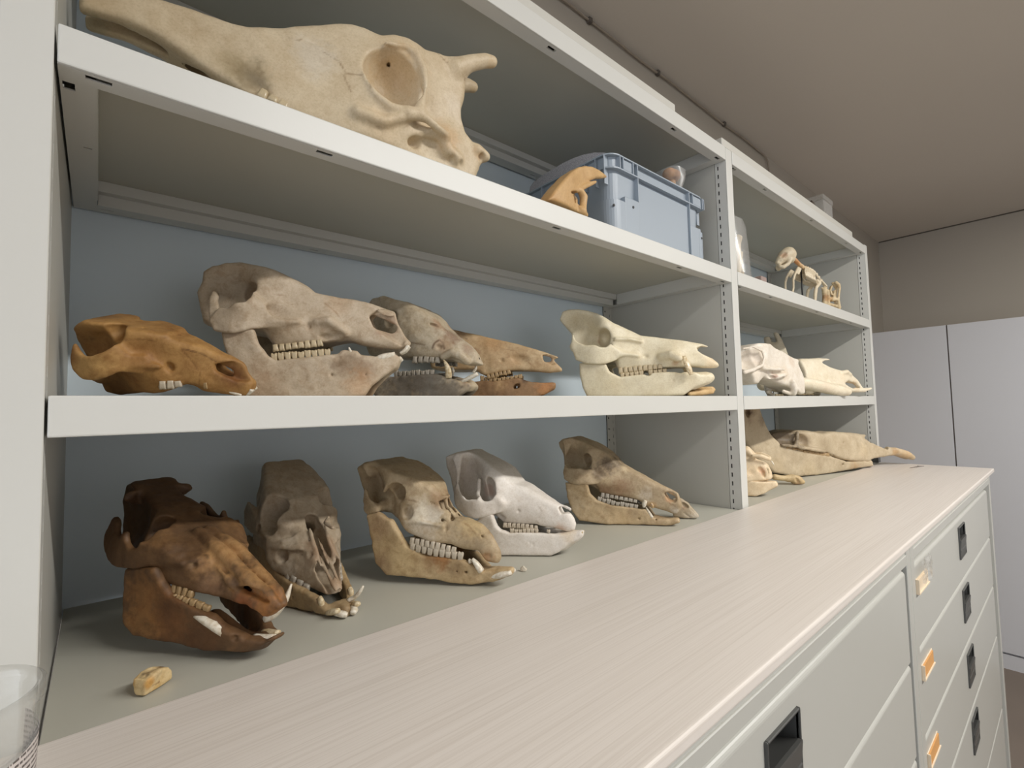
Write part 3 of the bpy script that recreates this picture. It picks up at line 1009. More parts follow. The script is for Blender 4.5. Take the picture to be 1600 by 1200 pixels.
T_ = skull_thing('pig_skull', 'large pale pig skull with lower jaw, second from the left on the middle shelf', 'skulls on the middle shelf of the near bay', (0.2500, 0.1500, 0.3001), -34, 0)
cranium_ = mesh_obj('cranium', bone_mesh('cranium', [
 ('B',[(-140.9,151),(-131.7,159.7),(-118.7,164.5),(-104.1,166.4),(-92.6,164.1),(-79.5,160.7),(-62.9,155.1),(-49.6,149),(-39.6,144.7),(-27.9,138.5),(-19.5,130.6),(-2.7,128),(17.7,125.4),(38.2,121.9),(53.6,117.5),(72.6,110.3),(74,107.6),(76,97.8),(87.9,76.3),(93.4,70.9),(91.3,65.5),(79.1,62.4),(56.1,63.9),(32,68.5),(17.9,73.2),(-7.2,68.6),(-38.1,64.9),(-61.9,60.4),(-75.1,78.8),(-111.8,86.2),(-127.9,82.9),(-144,93.2),(-146.7,127.6),(-141.2,139.7)],[(-122.6,140.4,30),(-115.5,125.1,32),(-110.7,139.3,22),(-113.9,123.5,18),(-99,133.2,20),(-78.5,132.9,44),(-75.7,118.4,47),(-67,133.5,42),(-50.6,133.5,36),(-34.3,134,28),(-14.9,122.6,23),(1.9,119.3,19),(24.4,117.4,16),(48.7,113.1,12),(-63.2,117.6,44),(-50.9,114.7,35),(-36.6,107.3,31),(-48.5,91.2,42),(-65,90.3,47),(-35.9,91.4,38),(-24.2,88.4,30),(-6.1,100,26),(-0.8,92,28),(-13.9,92.2,27),(2.8,78.5,23),(18.9,85.4,22),(8.7,106.2,20),(32.9,98,18),(49.1,82.8,16),(73.7,71.1,12),(88.6,69.8,8),(32.8,72.2,18),(-9.4,71.4,26),(-36.9,69.3,30),(-58.5,64.4,31),(-68.6,73,29)],9,3,1),
 ('L',[(-119.8,88),(-110.4,103.6),(-100.7,102.9),(-94.1,106.7),(-82.4,109.8),(-78.1,114.7),(-76.1,124.1),(-72.3,118.2),(-59.7,101.2),(-42.7,98.7),(-31.5,91.3),(-46.1,85.8),(-65.4,81.7),(-77.3,80.4),(-83,77.4),(-92.4,74),(-104,74.5),(-115.1,77.5)],[(-119.8,88,56),(-110.4,103.6,56),(-100.7,102.9,58),(-94.1,106.7,60),(-82.4,109.8,60),(-78.1,114.7,56),(-76.1,124.1,50),(-72.3,118.2,48),(-59.7,101.2,45),(-42.7,98.7,41),(-31.5,91.3,37),(-46.1,85.8,40),(-65.4,81.7,46),(-77.3,80.4,54),(-83,77.4,58),(-92.4,74,60),(-104,74.5,60),(-115.1,77.5,58)],3,2.5,6,1),
 ('L',[(-127.4,117.8),(-125.1,129),(-117.9,119.9),(-113.2,103.3),(-117.1,93.1),(-120.7,86.8)],[(-127.4,117.8,42),(-125.1,129,36),(-117.9,119.9,40),(-113.2,103.3,50),(-117.1,93.1,54),(-120.7,86.8,54)],3,2,5,1),
 ('E',(-89.4,46,127.5),(13,36,14),-20,2,-1),
 ('E',(-105.7,42,117.9),(11,18,15),0,4,-1),
 ('R',[(-105.3,30,127,3),(-99.2,36,119.3,3)],4,1),
 ('L',[(43.6,101.8),(52.1,110),(58.8,111.7),(73.2,103.5),(78.2,95.6),(88.2,74.5),(82.2,66.6),(61.9,78.1),(48.5,89.5)],[(57.3,90,14)],10,1,1.5,-1),
 ('L',[(57,112.5),(72.7,107.3),(74.5,103.2),(63.8,100.8),(52.2,108.5)],[(57,112.5,11),(72.7,107.3,8),(74.5,103.2,9),(63.8,100.8,12),(52.2,108.5,13)],1,0.6,1,1),
 ('R',[(68.9,0,88.9,7),(29.5,0,105,9),(-4.4,0,110.3,8)],1,-1),
 ('R',[(-13.6,28,92.9,4),(-0.5,29,94.3,5),(9.8,25,86.6,5),(17.4,23,79.2,4)],5,1),
 ('E',(6.4,28,76.3),(11,9,4.5),8,1.5,-1),
 ('E',(-4.9,28,75.7),(8,9,4),8,2,-1),
 ('E',(-23.3,32,88),(2.8,7,5),0,1,-1),
 ('E',(-48.5,42,101.8),(20,6,9),-8,6,-1),
 ('R',[(-75.9,50,85.8,2.5),(-59,47,90.3,2.5),(-34,39,90.9,2)],4,1),
 ], 1.35, [(180,160,134),(210,194,172)], [
 (-115.5,0,162.5,26,0.6,(140,128,112)),
 (-115.8,28,132.7,26,0.45,(150,136,116)),
 (65.2,10,90.7,18,0.55,(150,108,76)),
 (8.3,18,118.7,16,0.3,(186,146,104)),
 (-36.6,10,139.5,14,0.5,(120,108,92)),
 ], [
 ([(-66.6,43,121.8),(-56.1,38,123.1),(-43.5,34,121.6),(-26.4,28,113.8)],1,0.5,(150,120,90)),
 ([(-7.4,21,117.1),(5.6,21,106),(15.4,21,92.4),(18.6,21,80.4)],0.9,0.55,(150,112,76)),
 ([(-119.5,55,89.7),(-107.9,58,89.9),(-99.5,59,93.6)],0.9,0.6,(140,110,84)),
 ([(-76.5,47,126.5),(-74.2,47,119.2)],0.9,0.7,(120,96,72)),
 ], sgn=-1, noise=(0.5, 9.0), seed=23), BONE, T_)
mandible_ = mesh_obj('mandible', bone_mesh('mandible', [
 ('L',[(-109.8,77.7),(-75.9,80.7),(-72.5,65.6),(-63.7,50.9),(-56,46.4),(2,53.5),(14,54.7),(29.5,54.2),(54.8,52.2),(72.9,56),(81.1,51),(76.2,38.4),(63.1,29.5),(47.6,15.6),(40,3.7),(26.1,0.9),(-19.4,0.9),(-63.2,1.3),(-81.6,3.2),(-91.9,13.4),(-104.5,55.7)],[(-109.8,77.7,52),(-75.9,80.7,50),(-72.5,65.6,47),(-63.7,50.9,42),(-56,46.4,38),(2,53.5,27),(14,54.7,23),(29.5,54.2,19),(54.8,52.2,11),(72.9,56,7),(81.1,51,4),(76.2,38.4,7),(63.1,29.5,12),(47.6,15.6,20),(40,3.7,24),(26.1,0.6,28),(-19.4,0.5,36),(-63.2,1.3,43),(-81.6,3.2,46),(-91.9,13.4,50),(-104.5,55.7,52)],5,4,5,1),
 ('R',[(34.2,0,39.6,14),(56.4,0,40.2,9),(68.5,0,42.7,5)],8,1),
 ('R',[(15.7,23,54.7,5),(28.3,21,54,5)],4,1),
 ('E',(3.4,33,28.9),(1.8,5,1.8),0,0.6,-1),
 ('E',(40.6,22,29.5),(1.5,4,1.5),0,0.6,-1),
 ], 1.35, [(180,160,134),(210,194,172)], [
 (22.3,24,37.7,22,0.55,(118,92,64)),
 (41.1,20,32.7,18,0.5,(130,100,70)),
 (10.3,28,40.8,10,0.5,(110,86,60)),
 (-69.7,46,17.9,26,0.35,(170,132,96)),
 (33.5,24,15.6,22,0.4,(196,150,104)),
 ], [
 ], sgn=-1, noise=(0.5, 9.0), seed=23), BONE, T_)
tooth_row(cranium_, [(-63.1,31,62),(-37.5,28,65.5),(-8.6,23,69.8)], (0, 9, 10), 8, True, -1, 'cream')
tusk(cranium_, 'incisor', [(89.9,4,66.8,3.2),(85.6,5,60.5,3.2),(79.7,6,56.9,1.6)], -1, TUSK['white'], True, 0.8)
tooth_row(mandible_, [(-63.6,34,47.4),(-36.6,31,50.7),(0.5,24,55.1)], (0, 9, 11), 9, False, -1, 'cream')
tusk(mandible_, 'canine', [(29.3,22,48.7,3),(24,24,56.2,2.6),(21.8,25,62.5,1)], -1, TUSK['white'], True, 0.8)
tusk(mandible_, 'incisor', [(46.5,12,46.7,4),(59.8,11,51.8,6),(74,9,55.7,3.6)], -1, TUSK['white'], True, 0.8)
tusk(mandible_, 'incisor', [(59.3,8,38.6,4),(71.8,6,45.6,6),(81.1,4,51.3,3.4)], -1, TUSK['white'], True, 0.8)

T_ = skull_thing('boar_skull', 'grey-weathered boar skull with tusks, wedged behind the snout of the large pale skull', 'skulls on the middle shelf of the near bay', (0.4050, 0.1600, 0.3001), -60, 0)
cranium_ = mesh_obj('cranium', bone_mesh('cranium', [
 ('B',[(-112.8,147.4),(-101,156.7),(-77.9,157),(-53.2,148.1),(-31.3,141.7),(-9.8,130.1),(4.8,118.4),(13,107.3),(25.3,96.9),(39.5,86.5),(53.4,76.3),(65.1,62.7),(70.7,47.7),(58.8,46.9),(44.4,49.1),(32.4,54.5),(19.5,55.6),(-1.5,58.1),(-21.7,58.9),(-39.2,61.5),(-104.2,68.9),(-118,97.7),(-117.7,125.7)],[(-69.4,137,33),(-45.2,134,37),(-25.2,122.5,39),(-6.2,112.8,33),(-32,95.2,42),(-12.7,88.6,40),(0.6,77.5,35),(16,77.1,30),(13.2,62.9,29),(29.1,62.3,25),(42.1,65.4,23),(22.7,97.4,23),(35.5,84.6,17),(53.3,73,13),(64.3,57.9,12),(50.4,54.8,16),(-19.6,64.2,36),(-7,61.9,33),(-53,106,42),(-81,124.1,26)],9,3,1),
 ('R',[(22.6,28,58.8,4),(36.1,27,64.4,6),(48.3,24,59.5,6),(55.2,18,52.5,5)],5,1),
 ('E',(39.3,26,52.3),(9,10,4),-5,1,-1),
 ('E',(18.5,31,73.2),(5,6,3.5),0,1,-1),
 ('E',(-56.3,40,118.6),(13,16,13),0,2,-1),
 ('E',(9.8,27,104.8),(9,6,2),-20,0.8,-1),
 ('E',(26.3,22,101),(10,5,2),-38,0.8,-1),
 ('E',(-2.5,32,120),(3,4,1.4),-20,0.5,-1),
 ('E',(7.6,30,117.2),(3,4,1.4),-20,0.5,-1),
 ('R',[(59,0,55.7,7),(26.9,0,74.3,8)],1,-1),
 ], 1.3, [(178,160,132),(208,196,174)], [
 (-80.2,0,155.3,20,0.8,(96,88,76)),
 (14.3,22,109.2,14,0.6,(150,108,74)),
 (31.1,12,89.2,15,0.65,(112,74,50)),
 (24.9,28,76.7,14,0.5,(160,120,82)),
 (-33.6,40,73.7,22,0.45,(150,142,130)),
 (51.8,10,69.8,10,0.5,(130,86,56)),
 (34.6,24,60.3,9,0.4,(120,112,100)),
 ], [
 ([(-26.6,41,82.2),(-0.9,36,76.6)],1,0.7,(120,96,74)),
 ([(-23.9,38,111.6),(-0.8,32,97.9),(13.2,28,93.8)],1,0.5,(150,118,88)),
 ([(8.4,31,72),(11.5,31,79),(17.6,29,83.4),(23,28,78.6),(24.4,28,70.4)],1.4,0.8,(104,74,50)),
 ], sgn=-1, noise=(0.6, 7.0), seed=37), BONE, T_)
mandible_ = mesh_obj('mandible', bone_mesh('mandible', [
 ('L',[(-81,33.7),(-45.9,34.5),(-15.9,35),(11.2,35.9),(26.1,32),(38.9,26.4),(51.8,23.4),(59.3,17.9),(55.1,11.6),(40.4,3),(-17.5,2.3),(-72.7,3.8),(-85.5,15.6)],[(-81,33.7,46),(-45.9,34.5,38),(-15.9,35,36),(11.2,35.9,30),(26.1,32,24),(38.9,26.4,18),(51.8,23.4,12),(59.3,17.9,7),(55.1,11.6,11),(40.4,3,18),(-17.5,2.3,34),(-72.7,3.8,46),(-85.5,15.6,46)],5,4,5,1),
 ('R',[(30,0,20.2,13),(50.2,0,18.5,8)],8,1),
 ], 1.3, [(178,160,132),(208,196,174)], [
 (0.8,30,16.6,60,0.95,(112,106,96)),
 (-36.9,36,14.1,50,0.9,(124,116,106)),
 (48.8,14,22.5,10,0.6,(150,112,78)),
 (34.6,18,8.5,30,0.8,(118,108,94)),
 ], [
 ], sgn=-1, noise=(0.6, 7.0), seed=37), BONE, T_)
tooth_row(cranium_, [(-22.3,35,58.1),(-2,31,57.8),(18,27,55.6)], (0, 9, 10), 5, True, -1, 'grey')
tooth_row(mandible_, [(-50.1,38,36.1),(-16.4,35,36),(9.7,29,37)], (0, 8, 10), 9, False, -1, 'grey')
tusk(mandible_, 'tusk', [(30,26,29.9,4.6),(31.7,29,38.6,4.4),(29.9,31,47.4,3.2),(25.6,32,54.4,1)], -1, TUSK['cream'], False, 0.8)
tusk(mandible_, 'tusk', [(34.1,20,37.3,3),(34.2,22,44.3,2)], -1, TUSK['grey'], False, 0.8)
tusk(mandible_, 'tusk', [(43.8,16,23,3),(56.8,14,29,4.2),(68.1,12,34.7,3.4)], -1, TUSK['white'], False, 0.8)
tusk(cranium_, 'tusk', [(51.1,-10,38.4,2.5),(55,-12,43.9,3),(54.3,-14,49.7,1.4)], -1, TUSK['white'], False, 0.8)

T_ = skull_thing('pig_skull', 'brown-stained long-snouted pig skull behind the tusked grey skull', 'skulls on the middle shelf of the near bay', (0.5600, 0.1850, 0.3001), -46, 0)
cranium_ = mesh_obj('cranium', bone_mesh('cranium', [
 ('B',[(-133,125.2),(-127.2,135.1),(-119.2,133),(-92.1,121.8),(-69.7,116),(-47.3,111.8),(-25.1,105.3),(8,97.5),(40.8,87.4),(62.5,80.1),(86.6,70.9),(87.2,68.7),(78.4,66.4),(83.6,59.7),(93.1,50.2),(92.3,45.2),(70.2,43.9),(44.5,47.2),(8.4,48.8),(-34.3,39.9),(-54.8,50.9),(-93.4,52.1),(-125,55.3),(-133.5,98.2)],[(-114.9,114.3,36),(-106.5,92.5,36),(-81.6,103.2,30),(-44.3,104.4,19),(-54,87.3,28),(-33.1,84.9,24),(-10.2,67.3,20),(-22.8,58.8,24),(-33.7,48.3,25),(4.4,54.1,18),(9.2,86.7,15),(41.2,75.1,12),(45,57.7,12),(72.9,57,9),(87.7,50.3,6),(73.3,74.5,7),(-85.7,70.6,34)],7,3,1),
 ('L',[(59.3,73.9),(71.2,75.5),(83.9,68.8),(79.1,65.7),(81.9,58.6),(75,56.7),(62.2,63.6)],[(70.9,65.8,8)],6,1,1,-1),
 ('R',[(70.8,0,66.6,4.5),(29.6,0,79,7),(-3.3,0,86.8,8)],1,-1),
 ('E',(-7.9,21,66.1),(4,4,4),0,2,-1),
 ('E',(24,17,66.5),(16,6,7),-15,5,-1),
 ], 1.35, [(172,140,100),(206,182,146)], [
 (-80.3,14,114.2,16,0.8,(96,64,44)),
 (-92.1,0,123.6,14,0.7,(110,74,50)),
 (-23.3,14,98.9,26,0.45,(196,150,98)),
 (-54.6,26,76.8,12,0.4,(150,100,72)),
 (8.8,16,67.1,16,0.4,(176,136,92)),
 (70.9,4,66.2,7,0.8,(110,62,36)),
 ], [
 ([(-100.1,24,126.5),(-82.8,24,108.4),(-65.3,24,103.4)],1.3,0.9,(84,52,36)),
 ([(15.6,15,80),(30.3,14,66.6),(47,11,53.3)],0.9,0.5,(150,110,70)),
 ([(-52,27,87.4),(-43.9,26,72.2),(-41.1,25,57.1)],1,0.6,(140,96,64)),
 ([(-31.3,20,96.2),(-1.6,16,84.8),(15.6,15,82.1)],0.8,0.5,(150,110,74)),
 ], sgn=-1, noise=(0.45, 8.0), seed=41), BONE, T_)
mandible_ = mesh_obj('mandible', bone_mesh('mandible', [
 ('L',[(-101.2,4.7),(-88.4,11.2),(-75.4,19.5),(-55.9,30.8),(-38.8,33.6),(-24,31.2),(18.8,36.2),(40,28.7),(57,27.3),(79.5,25.8),(77.1,16),(60.8,6.7),(39.4,1.7),(-45.9,2.9)],[(-101.2,4.7,28),(-88.4,11.2,26),(-75.4,19.5,25),(-55.9,30.8,24),(-38.8,33.6,22),(-24,31.2,20),(18.8,36.2,15),(40,28.7,12),(57,27.3,9),(79.5,25.8,4),(77.1,16,6),(60.8,6.7,10),(39.4,1.7,15),(-45.9,2.9,22)],4.5,3,4,1),
 ('R',[(60.8,0,17.8,9),(73.9,0,20.7,6)],6,1),
 ('E',(14.3,17,21.6),(8,3,5),20,2,-1),
 ], 1.35, [(122,94,66),(166,132,96)], [
 (29.4,14,32.1,8,0.9,(70,48,30)),
 (-62.4,24,28.8,7,0.8,(70,46,28)),
 (61,8,18.6,18,0.5,(190,126,70)),
 (-13.4,19,26.6,10,0.5,(210,176,130)),
 ], [
 ([(10.2,17,30.3),(9.9,17,17.5),(24.9,15,21.4),(18.7,15,30.2)],2,0.9,(66,42,26)),
 ([(-38.9,22,29.3),(-13.5,20,15.8),(14.1,17,13.1)],1.5,0.8,(86,56,34)),
 ], sgn=-1, noise=(0.45, 8.0), seed=41), BONE, T_)
tooth_row(cranium_, [(-34.2,23,39.9),(-10.7,20,44.7),(6.3,17,47.7)], (0, 7, 9), 6, True, -1, 'tan')
tooth_row(mandible_, [(-45.3,22,35.5),(-13.3,19,32.6),(25.2,14,37.6)], (0, 6, 8), 10, False, -1, 'tan')

T_ = skull_thing('pig_skull', 'clean cream-white skull with lower jaw at the right end of the middle shelf', 'skulls on the middle shelf of the near bay', (0.8000, 0.1050, 0.3001), -58, 0)
cranium_ = mesh_obj('cranium', bone_mesh('cranium', [
 ('B',[(-127.4,153),(-121.1,168.9),(-109.2,173.3),(-93,173.6),(-74.7,169.8),(-56.8,162.5),(-39.2,150.8),(-26.3,140.8),(-9,132.7),(6,124.9),(20.7,116.5),(46,112.1),(77.1,106.8),(107.4,100.5),(127.3,95.9),(146.8,88.3),(163.6,79.2),(160,77.3),(144.6,83.1),(129,89),(126.9,84.8),(142.1,70.5),(155.3,59.2),(157.4,53.4),(153,50.2),(130.8,50.7),(114.8,53.7),(94.7,53.2),(74.6,53.7),(56.5,52.3),(3.3,49.1),(-19.7,47.9),(-25.9,67.1),(-87,70.5),(-109.3,94.8),(-108.3,127.2),(-119.5,141.9)],[(-115.6,150.8,42),(-105.3,160,36),(-95,146.1,20),(-82.3,134.3,17),(-82.8,113.9,18),(-67.9,143.8,22),(-71,158.7,28),(-52.9,120,24),(-51.9,133.2,46),(-34.8,125,49),(-25.8,105.9,50),(-30.8,131.9,44),(-10.7,124.1,36),(5.4,117.5,29),(25.7,108,25),(-14.8,108.2,44),(1.2,103.7,37),(-15.2,93,45),(4.7,88.7,35),(24.8,77.3,30),(-5.4,77.5,45),(12.8,77.2,38),(45.7,91.6,25),(57.3,73.5,28),(73.3,74.2,34),(85,69.3,34),(89.9,84.9,23),(66.5,101.8,19),(106.2,88.9,16),(105.2,67.5,19),(134.7,58.2,12),(152.5,53.5,7),(3.6,58.7,34),(34.5,61.6,32),(56.7,58.7,28),(-103.7,100.2,30)],9,3,1),
 ('L',[(-100.3,117.7),(-95.1,131.2),(-92.1,113.1),(-86.3,103.5),(-75.5,97.3),(-58.6,97.3),(-48.6,92.6),(-38.6,92.5),(-30.7,99.1),(-23,92.7),(-7.2,81.8),(-23.8,67.2),(-39.6,61.8),(-55.6,61.1),(-76.6,63.2),(-93.8,71.8),(-97.7,82.7),(-101.9,100.5)],[(-100.3,117.7,64),(-95.1,131.2,58),(-92.1,113.1,62),(-86.3,103.5,66),(-75.5,97.3,68),(-58.6,97.3,68),(-48.6,92.6,66),(-38.6,92.5,62),(-30.7,99.1,56),(-23,92.7,52),(-7.2,81.8,46),(-23.8,67.2,52),(-39.6,61.8,62),(-55.6,61.1,68),(-76.6,63.2,68),(-93.8,71.8,66),(-97.7,82.7,66),(-101.9,100.5,64)],3.6,3,7,1),
 ('R',[(-98,62,96.1,7),(-88.3,16,94.1,10)],6,1),
 ('E',(-46.5,52,113.1),(15,44,18),-10,2.5,-1),
 ('E',(-81.2,46,129.9),(18,32,34),-8,4,-1),
 ('R',[(57.3,30,73.3,7),(73.3,38,74.8,8),(85.7,41,67.6,7)],7,1),
 ('E',(82.4,42,57.3),(13,12,4.5),5,1.5,-1),
 ('R',[(-22.6,50,107.9,3),(1.6,40,107.6,3),(21.6,29,103.4,3)],5,1),
 ('R',[(-19.4,51,78.7,3),(0.8,43,79,3),(16.8,37,76,2)],5,1),
 ('E',(29.9,31,75.2),(5,5,3),0,2,-1),
 ('E',(-26.8,50,107.1),(2.5,4,2.5),0,1,-1),
 ('E',(-30,44,63.9),(10,10,10),0,3,-1),
 ('R',[(142.4,0,77.9,9),(106.9,0,86.5,10)],1,-1),
 ], 1.6, [(218,204,172),(234,224,198)], [
 (-96.8,22,150.5,26,0.45,(190,176,144)),
 (-53.2,24,111.1,10,0.7,(196,150,112)),
 (80.6,36,58.9,9,0.6,(170,122,72)),
 (145.2,6,62.4,20,0.4,(228,196,150)),
 (-29.8,36,60.2,12,0.5,(150,116,84)),
 ], [
 ([(-95.6,66,82.6),(-76.1,68,79.2),(-60.2,68,80.4)],1,0.6,(150,128,100)),
 ([(-90.4,66,75.9),(-76.3,68,72.8)],0.8,0.4,(150,128,100)),
 ], sgn=-1, noise=(0.35, 12.0), seed=53), BONE_SMOOTH, T_)
mandible_ = mesh_obj('mandible', bone_mesh('mandible', [
 ('L',[(-88.5,66.4),(-40.3,63.4),(-34.9,48.6),(-17.2,38.7),(3.3,40.2),(56.2,45.5),(78.3,44.2),(100,38.1),(123.9,38.5),(140.2,38.3),(143.7,32),(139.7,24.7),(113,15.7),(92.5,1.6),(62.4,0.9),(-18.4,0.9),(-76.4,2),(-83.8,20.3),(-88.2,41.9)],[(-88.5,66.4,60),(-40.3,63.4,56),(-34.9,48.6,52),(-17.2,38.7,44),(3.3,40.2,40),(56.2,45.5,29),(78.3,44.2,24),(100,38.1,22),(123.9,38.5,15),(140.2,38.3,6),(143.7,32,4),(139.7,24.7,6),(113,15.7,18),(92.5,1.6,24),(62.4,-1.8,33),(-18.4,-0.7,46),(-76.4,2,54),(-83.8,20.3,58),(-88.2,41.9,60)],6,5,6,1),
 ('R',[(110.5,0,28.2,17),(130.6,0,32.8,11),(139.6,0,33.4,7)],10,1),
 ('R',[(95.9,24,38.1,6),(111.8,20,37.7,6)],5,1),
 ('E',(74.6,32,29.2),(2,5,1.4),0,0.6,-1),
 ('E',(32,38,43.3),(6,9,5),0,1,-1),
 ], 1.6, [(218,204,172),(234,224,198)], [
 ], [
 ], sgn=-1, noise=(0.35, 12.0), seed=53), BONE_SMOOTH, T_)
tooth_row(cranium_, [(-20.5,37,51.1),(20,33,54.8),(57.6,27,56.6)], (0, 11, 11), 9, True, -1, 'cream')
tusk(cranium_, 'tusk', [(94.9,34,70.9,4.5),(99.1,39,57.7,6.5),(103.3,41,45,6),(105.8,41,36.7,4)], -1, TUSK['cream'], True, 0.6)
tooth_row(mandible_, [(-17.6,39,40.1),(23.7,34,42.4),(65.3,26,46.8)], (0, 10, 10), 10, False, -1, 'cream', skip=(5,))
tusk(mandible_, 'incisor', [(120.3,8,34.9,4),(132.2,7,35.5,5),(141.2,5,36.2,3)], -1, TUSK['cream'], True, 0.8)

# ------------------------------------------------------------------ skulls on the bottom shelf, near bay

T_ = skull_thing('boar_skull', 'dark brown boar skull with white tusks, leftmost of the bottom shelf', 'row of skulls on the bottom shelf of the near bay', (0.1000, 0.1200, 0.0720), -66, 0)
cranium_ = mesh_obj('cranium', bone_mesh('cranium', [
 ('B',[(-86.3,144.6),(-71.9,147.6),(-40.8,132.1),(-11.5,117.2),(9,103.4),(35.7,91.4),(63.3,79.7),(89.4,68.5),(108.1,59.8),(120.2,50.6),(120.2,43.9),(110.3,36.9),(103.2,40.7),(86.5,44.9),(55,51.4),(44,53.7),(19.1,60.1),(-0.5,65.4),(-33.4,66.2),(-89.9,66.1),(-99.8,100.2),(-100.6,128.8)],[(-68.3,140.3,20),(-74.7,124.3,13),(-69,108.4,12),(-52.4,99.9,14),(-8.1,120.9,28),(11,121.8,33),(-4.2,110.5,36),(18.5,110.5,37),(-13.1,93.4,37),(20.2,87.7,35),(33.7,102.7,28),(41.5,87.8,27),(46.8,91.7,19),(44.6,76.7,26),(34.4,67.7,28),(54.6,67,18),(67.8,59.4,15),(85,48.4,12),(35.8,97.5,18),(58.6,79.7,12),(82,65.2,10),(112.4,57.7,8),(101.6,51.1,9),(-47.8,91.6,26)],8,3,1),
 ('L',[(-59.1,105.6),(-54.3,119.3),(-43.1,113.8),(-32.2,111.9),(-17.9,113.4),(-6,104.9),(3.8,99.2),(16.5,96.3),(28.5,88.1),(18.6,80.2),(5.4,80.5),(-11.6,76.2),(-33.4,75.7),(-49.6,79.6),(-56.2,94.4)],[(-59.1,105.6,44),(-54.3,119.3,40),(-43.1,113.8,42),(-32.2,111.9,44),(-17.9,113.4,44),(-6,104.9,46),(3.8,99.2,42),(16.5,96.3,37),(28.5,88.1,33),(18.6,80.2,34),(5.4,80.5,40),(-11.6,76.2,44),(-33.4,75.7,46),(-49.6,79.6,46),(-56.2,94.4,46)],3,2,6,1),
 ('L',[(-57.2,139.8),(-67.4,143.8),(-70.9,147.2),(-61.8,143.3),(-66.6,128.4),(-62.4,125.2),(-56.2,133.2)],[(-57.2,139.8,33),(-67.4,143.8,24),(-70.9,147.2,8),(-61.8,143.3,6),(-66.6,128.4,15),(-62.4,125.2,22),(-56.2,133.2,30)],3,2,5,1),
 ('R',[(14.6,5,102,5),(54.8,6.5,86.3,6),(87,6,68.7,5.5),(111.9,4.5,57.1,4.5),(121.3,2.5,48.3,3.5)],3,1),
 ('E',(-11.6,40,108.7),(11,30,14),0,2.5,-1),
 ('E',(-32.7,36,117),(11,18,15),0,3,-1),
 ('R',[(53.1,15,81.4,1.6),(72.7,14,69.4,2.4),(82.8,12,58.4,2.6)],1,-1),
 ('R',[(11.4,0,102.8,1.2),(45,0,87.9,1.5),(78.7,0,72.8,1.3),(106.1,0,60.9,0.8)],0.6,-1),
 ('L',[(77.8,60.2),(94.7,63.4),(107.1,59.3),(117.1,51.3),(109.1,51.5),(90.6,55.7)],[(100.2,57.4,8)],5,0.8,1,-1),
 ('R',[(89.5,0,51.7,4),(56.7,0,68.8,6)],1,-1),
 ('E',(-10.6,12,117.9),(1.7,2,2.5),0,0.5,-1),
 ('E',(42.8,27,79.6),(3,4,2.5),0,1,-1),
 ('E',(6.9,34,66.1),(7,8,9),0,2,-1),
 ('L',[(49.7,81),(58.8,75),(75,60.1),(80.7,56),(80.6,62.9),(66.1,74.2)],[(49.7,81,15),(58.8,75,15),(75,60.1,14),(80.7,56,12),(80.6,62.9,12),(66.1,74.2,14)],1.4,0.7,1.5,1),
 ('R',[(-2.1,40,85.3,2.6),(17.3,36,84.9,2.6),(34.5,31,82.6,2)],4,1),
 ], 1.25, [(84,62,42),(126,94,62)], [
 (-74.2,0,126.9,50,0.75,(74,54,38)),
 (-48.2,26,102.3,34,0.6,(70,48,32)),
 (58.6,6,83.7,24,0.9,(176,136,90)),
 (89.3,3,68,20,0.85,(172,132,86)),
 (110.2,0,46.4,14,0.7,(180,120,64)),
 (46.3,27,77.2,12,0.6,(172,132,90)),
 (54.7,18,61.5,14,0.5,(150,116,88)),
 (14.4,36,105.7,16,0.35,(150,112,70)),
 (9.7,8,103,12,0.6,(70,52,36)),
 (87.1,9,49,14,0.6,(150,84,44)),
 (42.8,27,80.2,4,0.9,(206,184,150)),
 ], [
 ([(10.3,10,117),(12.9,4,110.6),(10.2,0,103.5)],1,0.8,(60,42,28)),
 ([(33.6,28,106.9),(39.1,20,94.1),(49.7,15,82.4)],1.2,0.7,(66,46,30)),
 ([(11.5,37,102.9),(19.5,36,94.9),(31.5,32,88.1)],1,0.5,(90,64,40)),
 ], sgn=-1, noise=(0.55, 8.0), seed=61), BONE, T_)
mandible_ = mesh_obj('mandible', bone_mesh('mandible', [
 ('L',[(-27.2,75.6),(12.8,79.7),(17.8,65.4),(22.8,54.9),(42.3,46.2),(64.1,39.1),(77.6,28.8),(94.3,21.1),(110,19.3),(120.8,24.6),(118.8,19.6),(99.2,10.8),(80.5,7.3),(54.1,6.8),(23.2,12),(-3.4,14.9),(-15.8,16.6),(-27.5,27.5),(-28.2,50.2)],[(-27.2,75.6,42),(12.8,79.7,40),(17.8,65.4,36),(22.8,54.9,32),(42.3,46.2,27),(64.1,39.1,21),(77.6,28.8,17),(94.3,21.1,11),(110,19.3,6),(120.8,24.6,2),(118.8,19.6,2),(99.2,10.8,7),(80.5,7.3,13),(54.1,6.8,20),(23.2,12,29),(-3.4,14.9,37),(-15.8,16.6,41),(-27.5,27.5,43),(-28.2,50.2,43)],4.5,3.5,5,1),
 ('R',[(31.9,0,20.1,10),(57.3,0,12.8,9),(77,0,8.9,8),(98.1,0,13,5)],9,1),
 ('E',(86.5,18,21.3),(3,4,3),0,1,-1),
 ], 1.25, [(84,62,42),(126,94,64)], [
 (-2.3,42,53.5,26,0.5,(168,118,66)),
 (23.3,32,32.7,24,0.4,(150,96,52)),
 (54,20,15.1,24,0.5,(96,62,38)),
 (-5.4,40,24.3,20,0.5,(160,116,68)),
 (79.7,8,9,14,0.4,(150,112,74)),
 (19.5,30,45.3,16,0.5,(80,52,32)),
 ], [
 ], sgn=-1, noise=(0.55, 8.0), seed=61), BONE, T_)
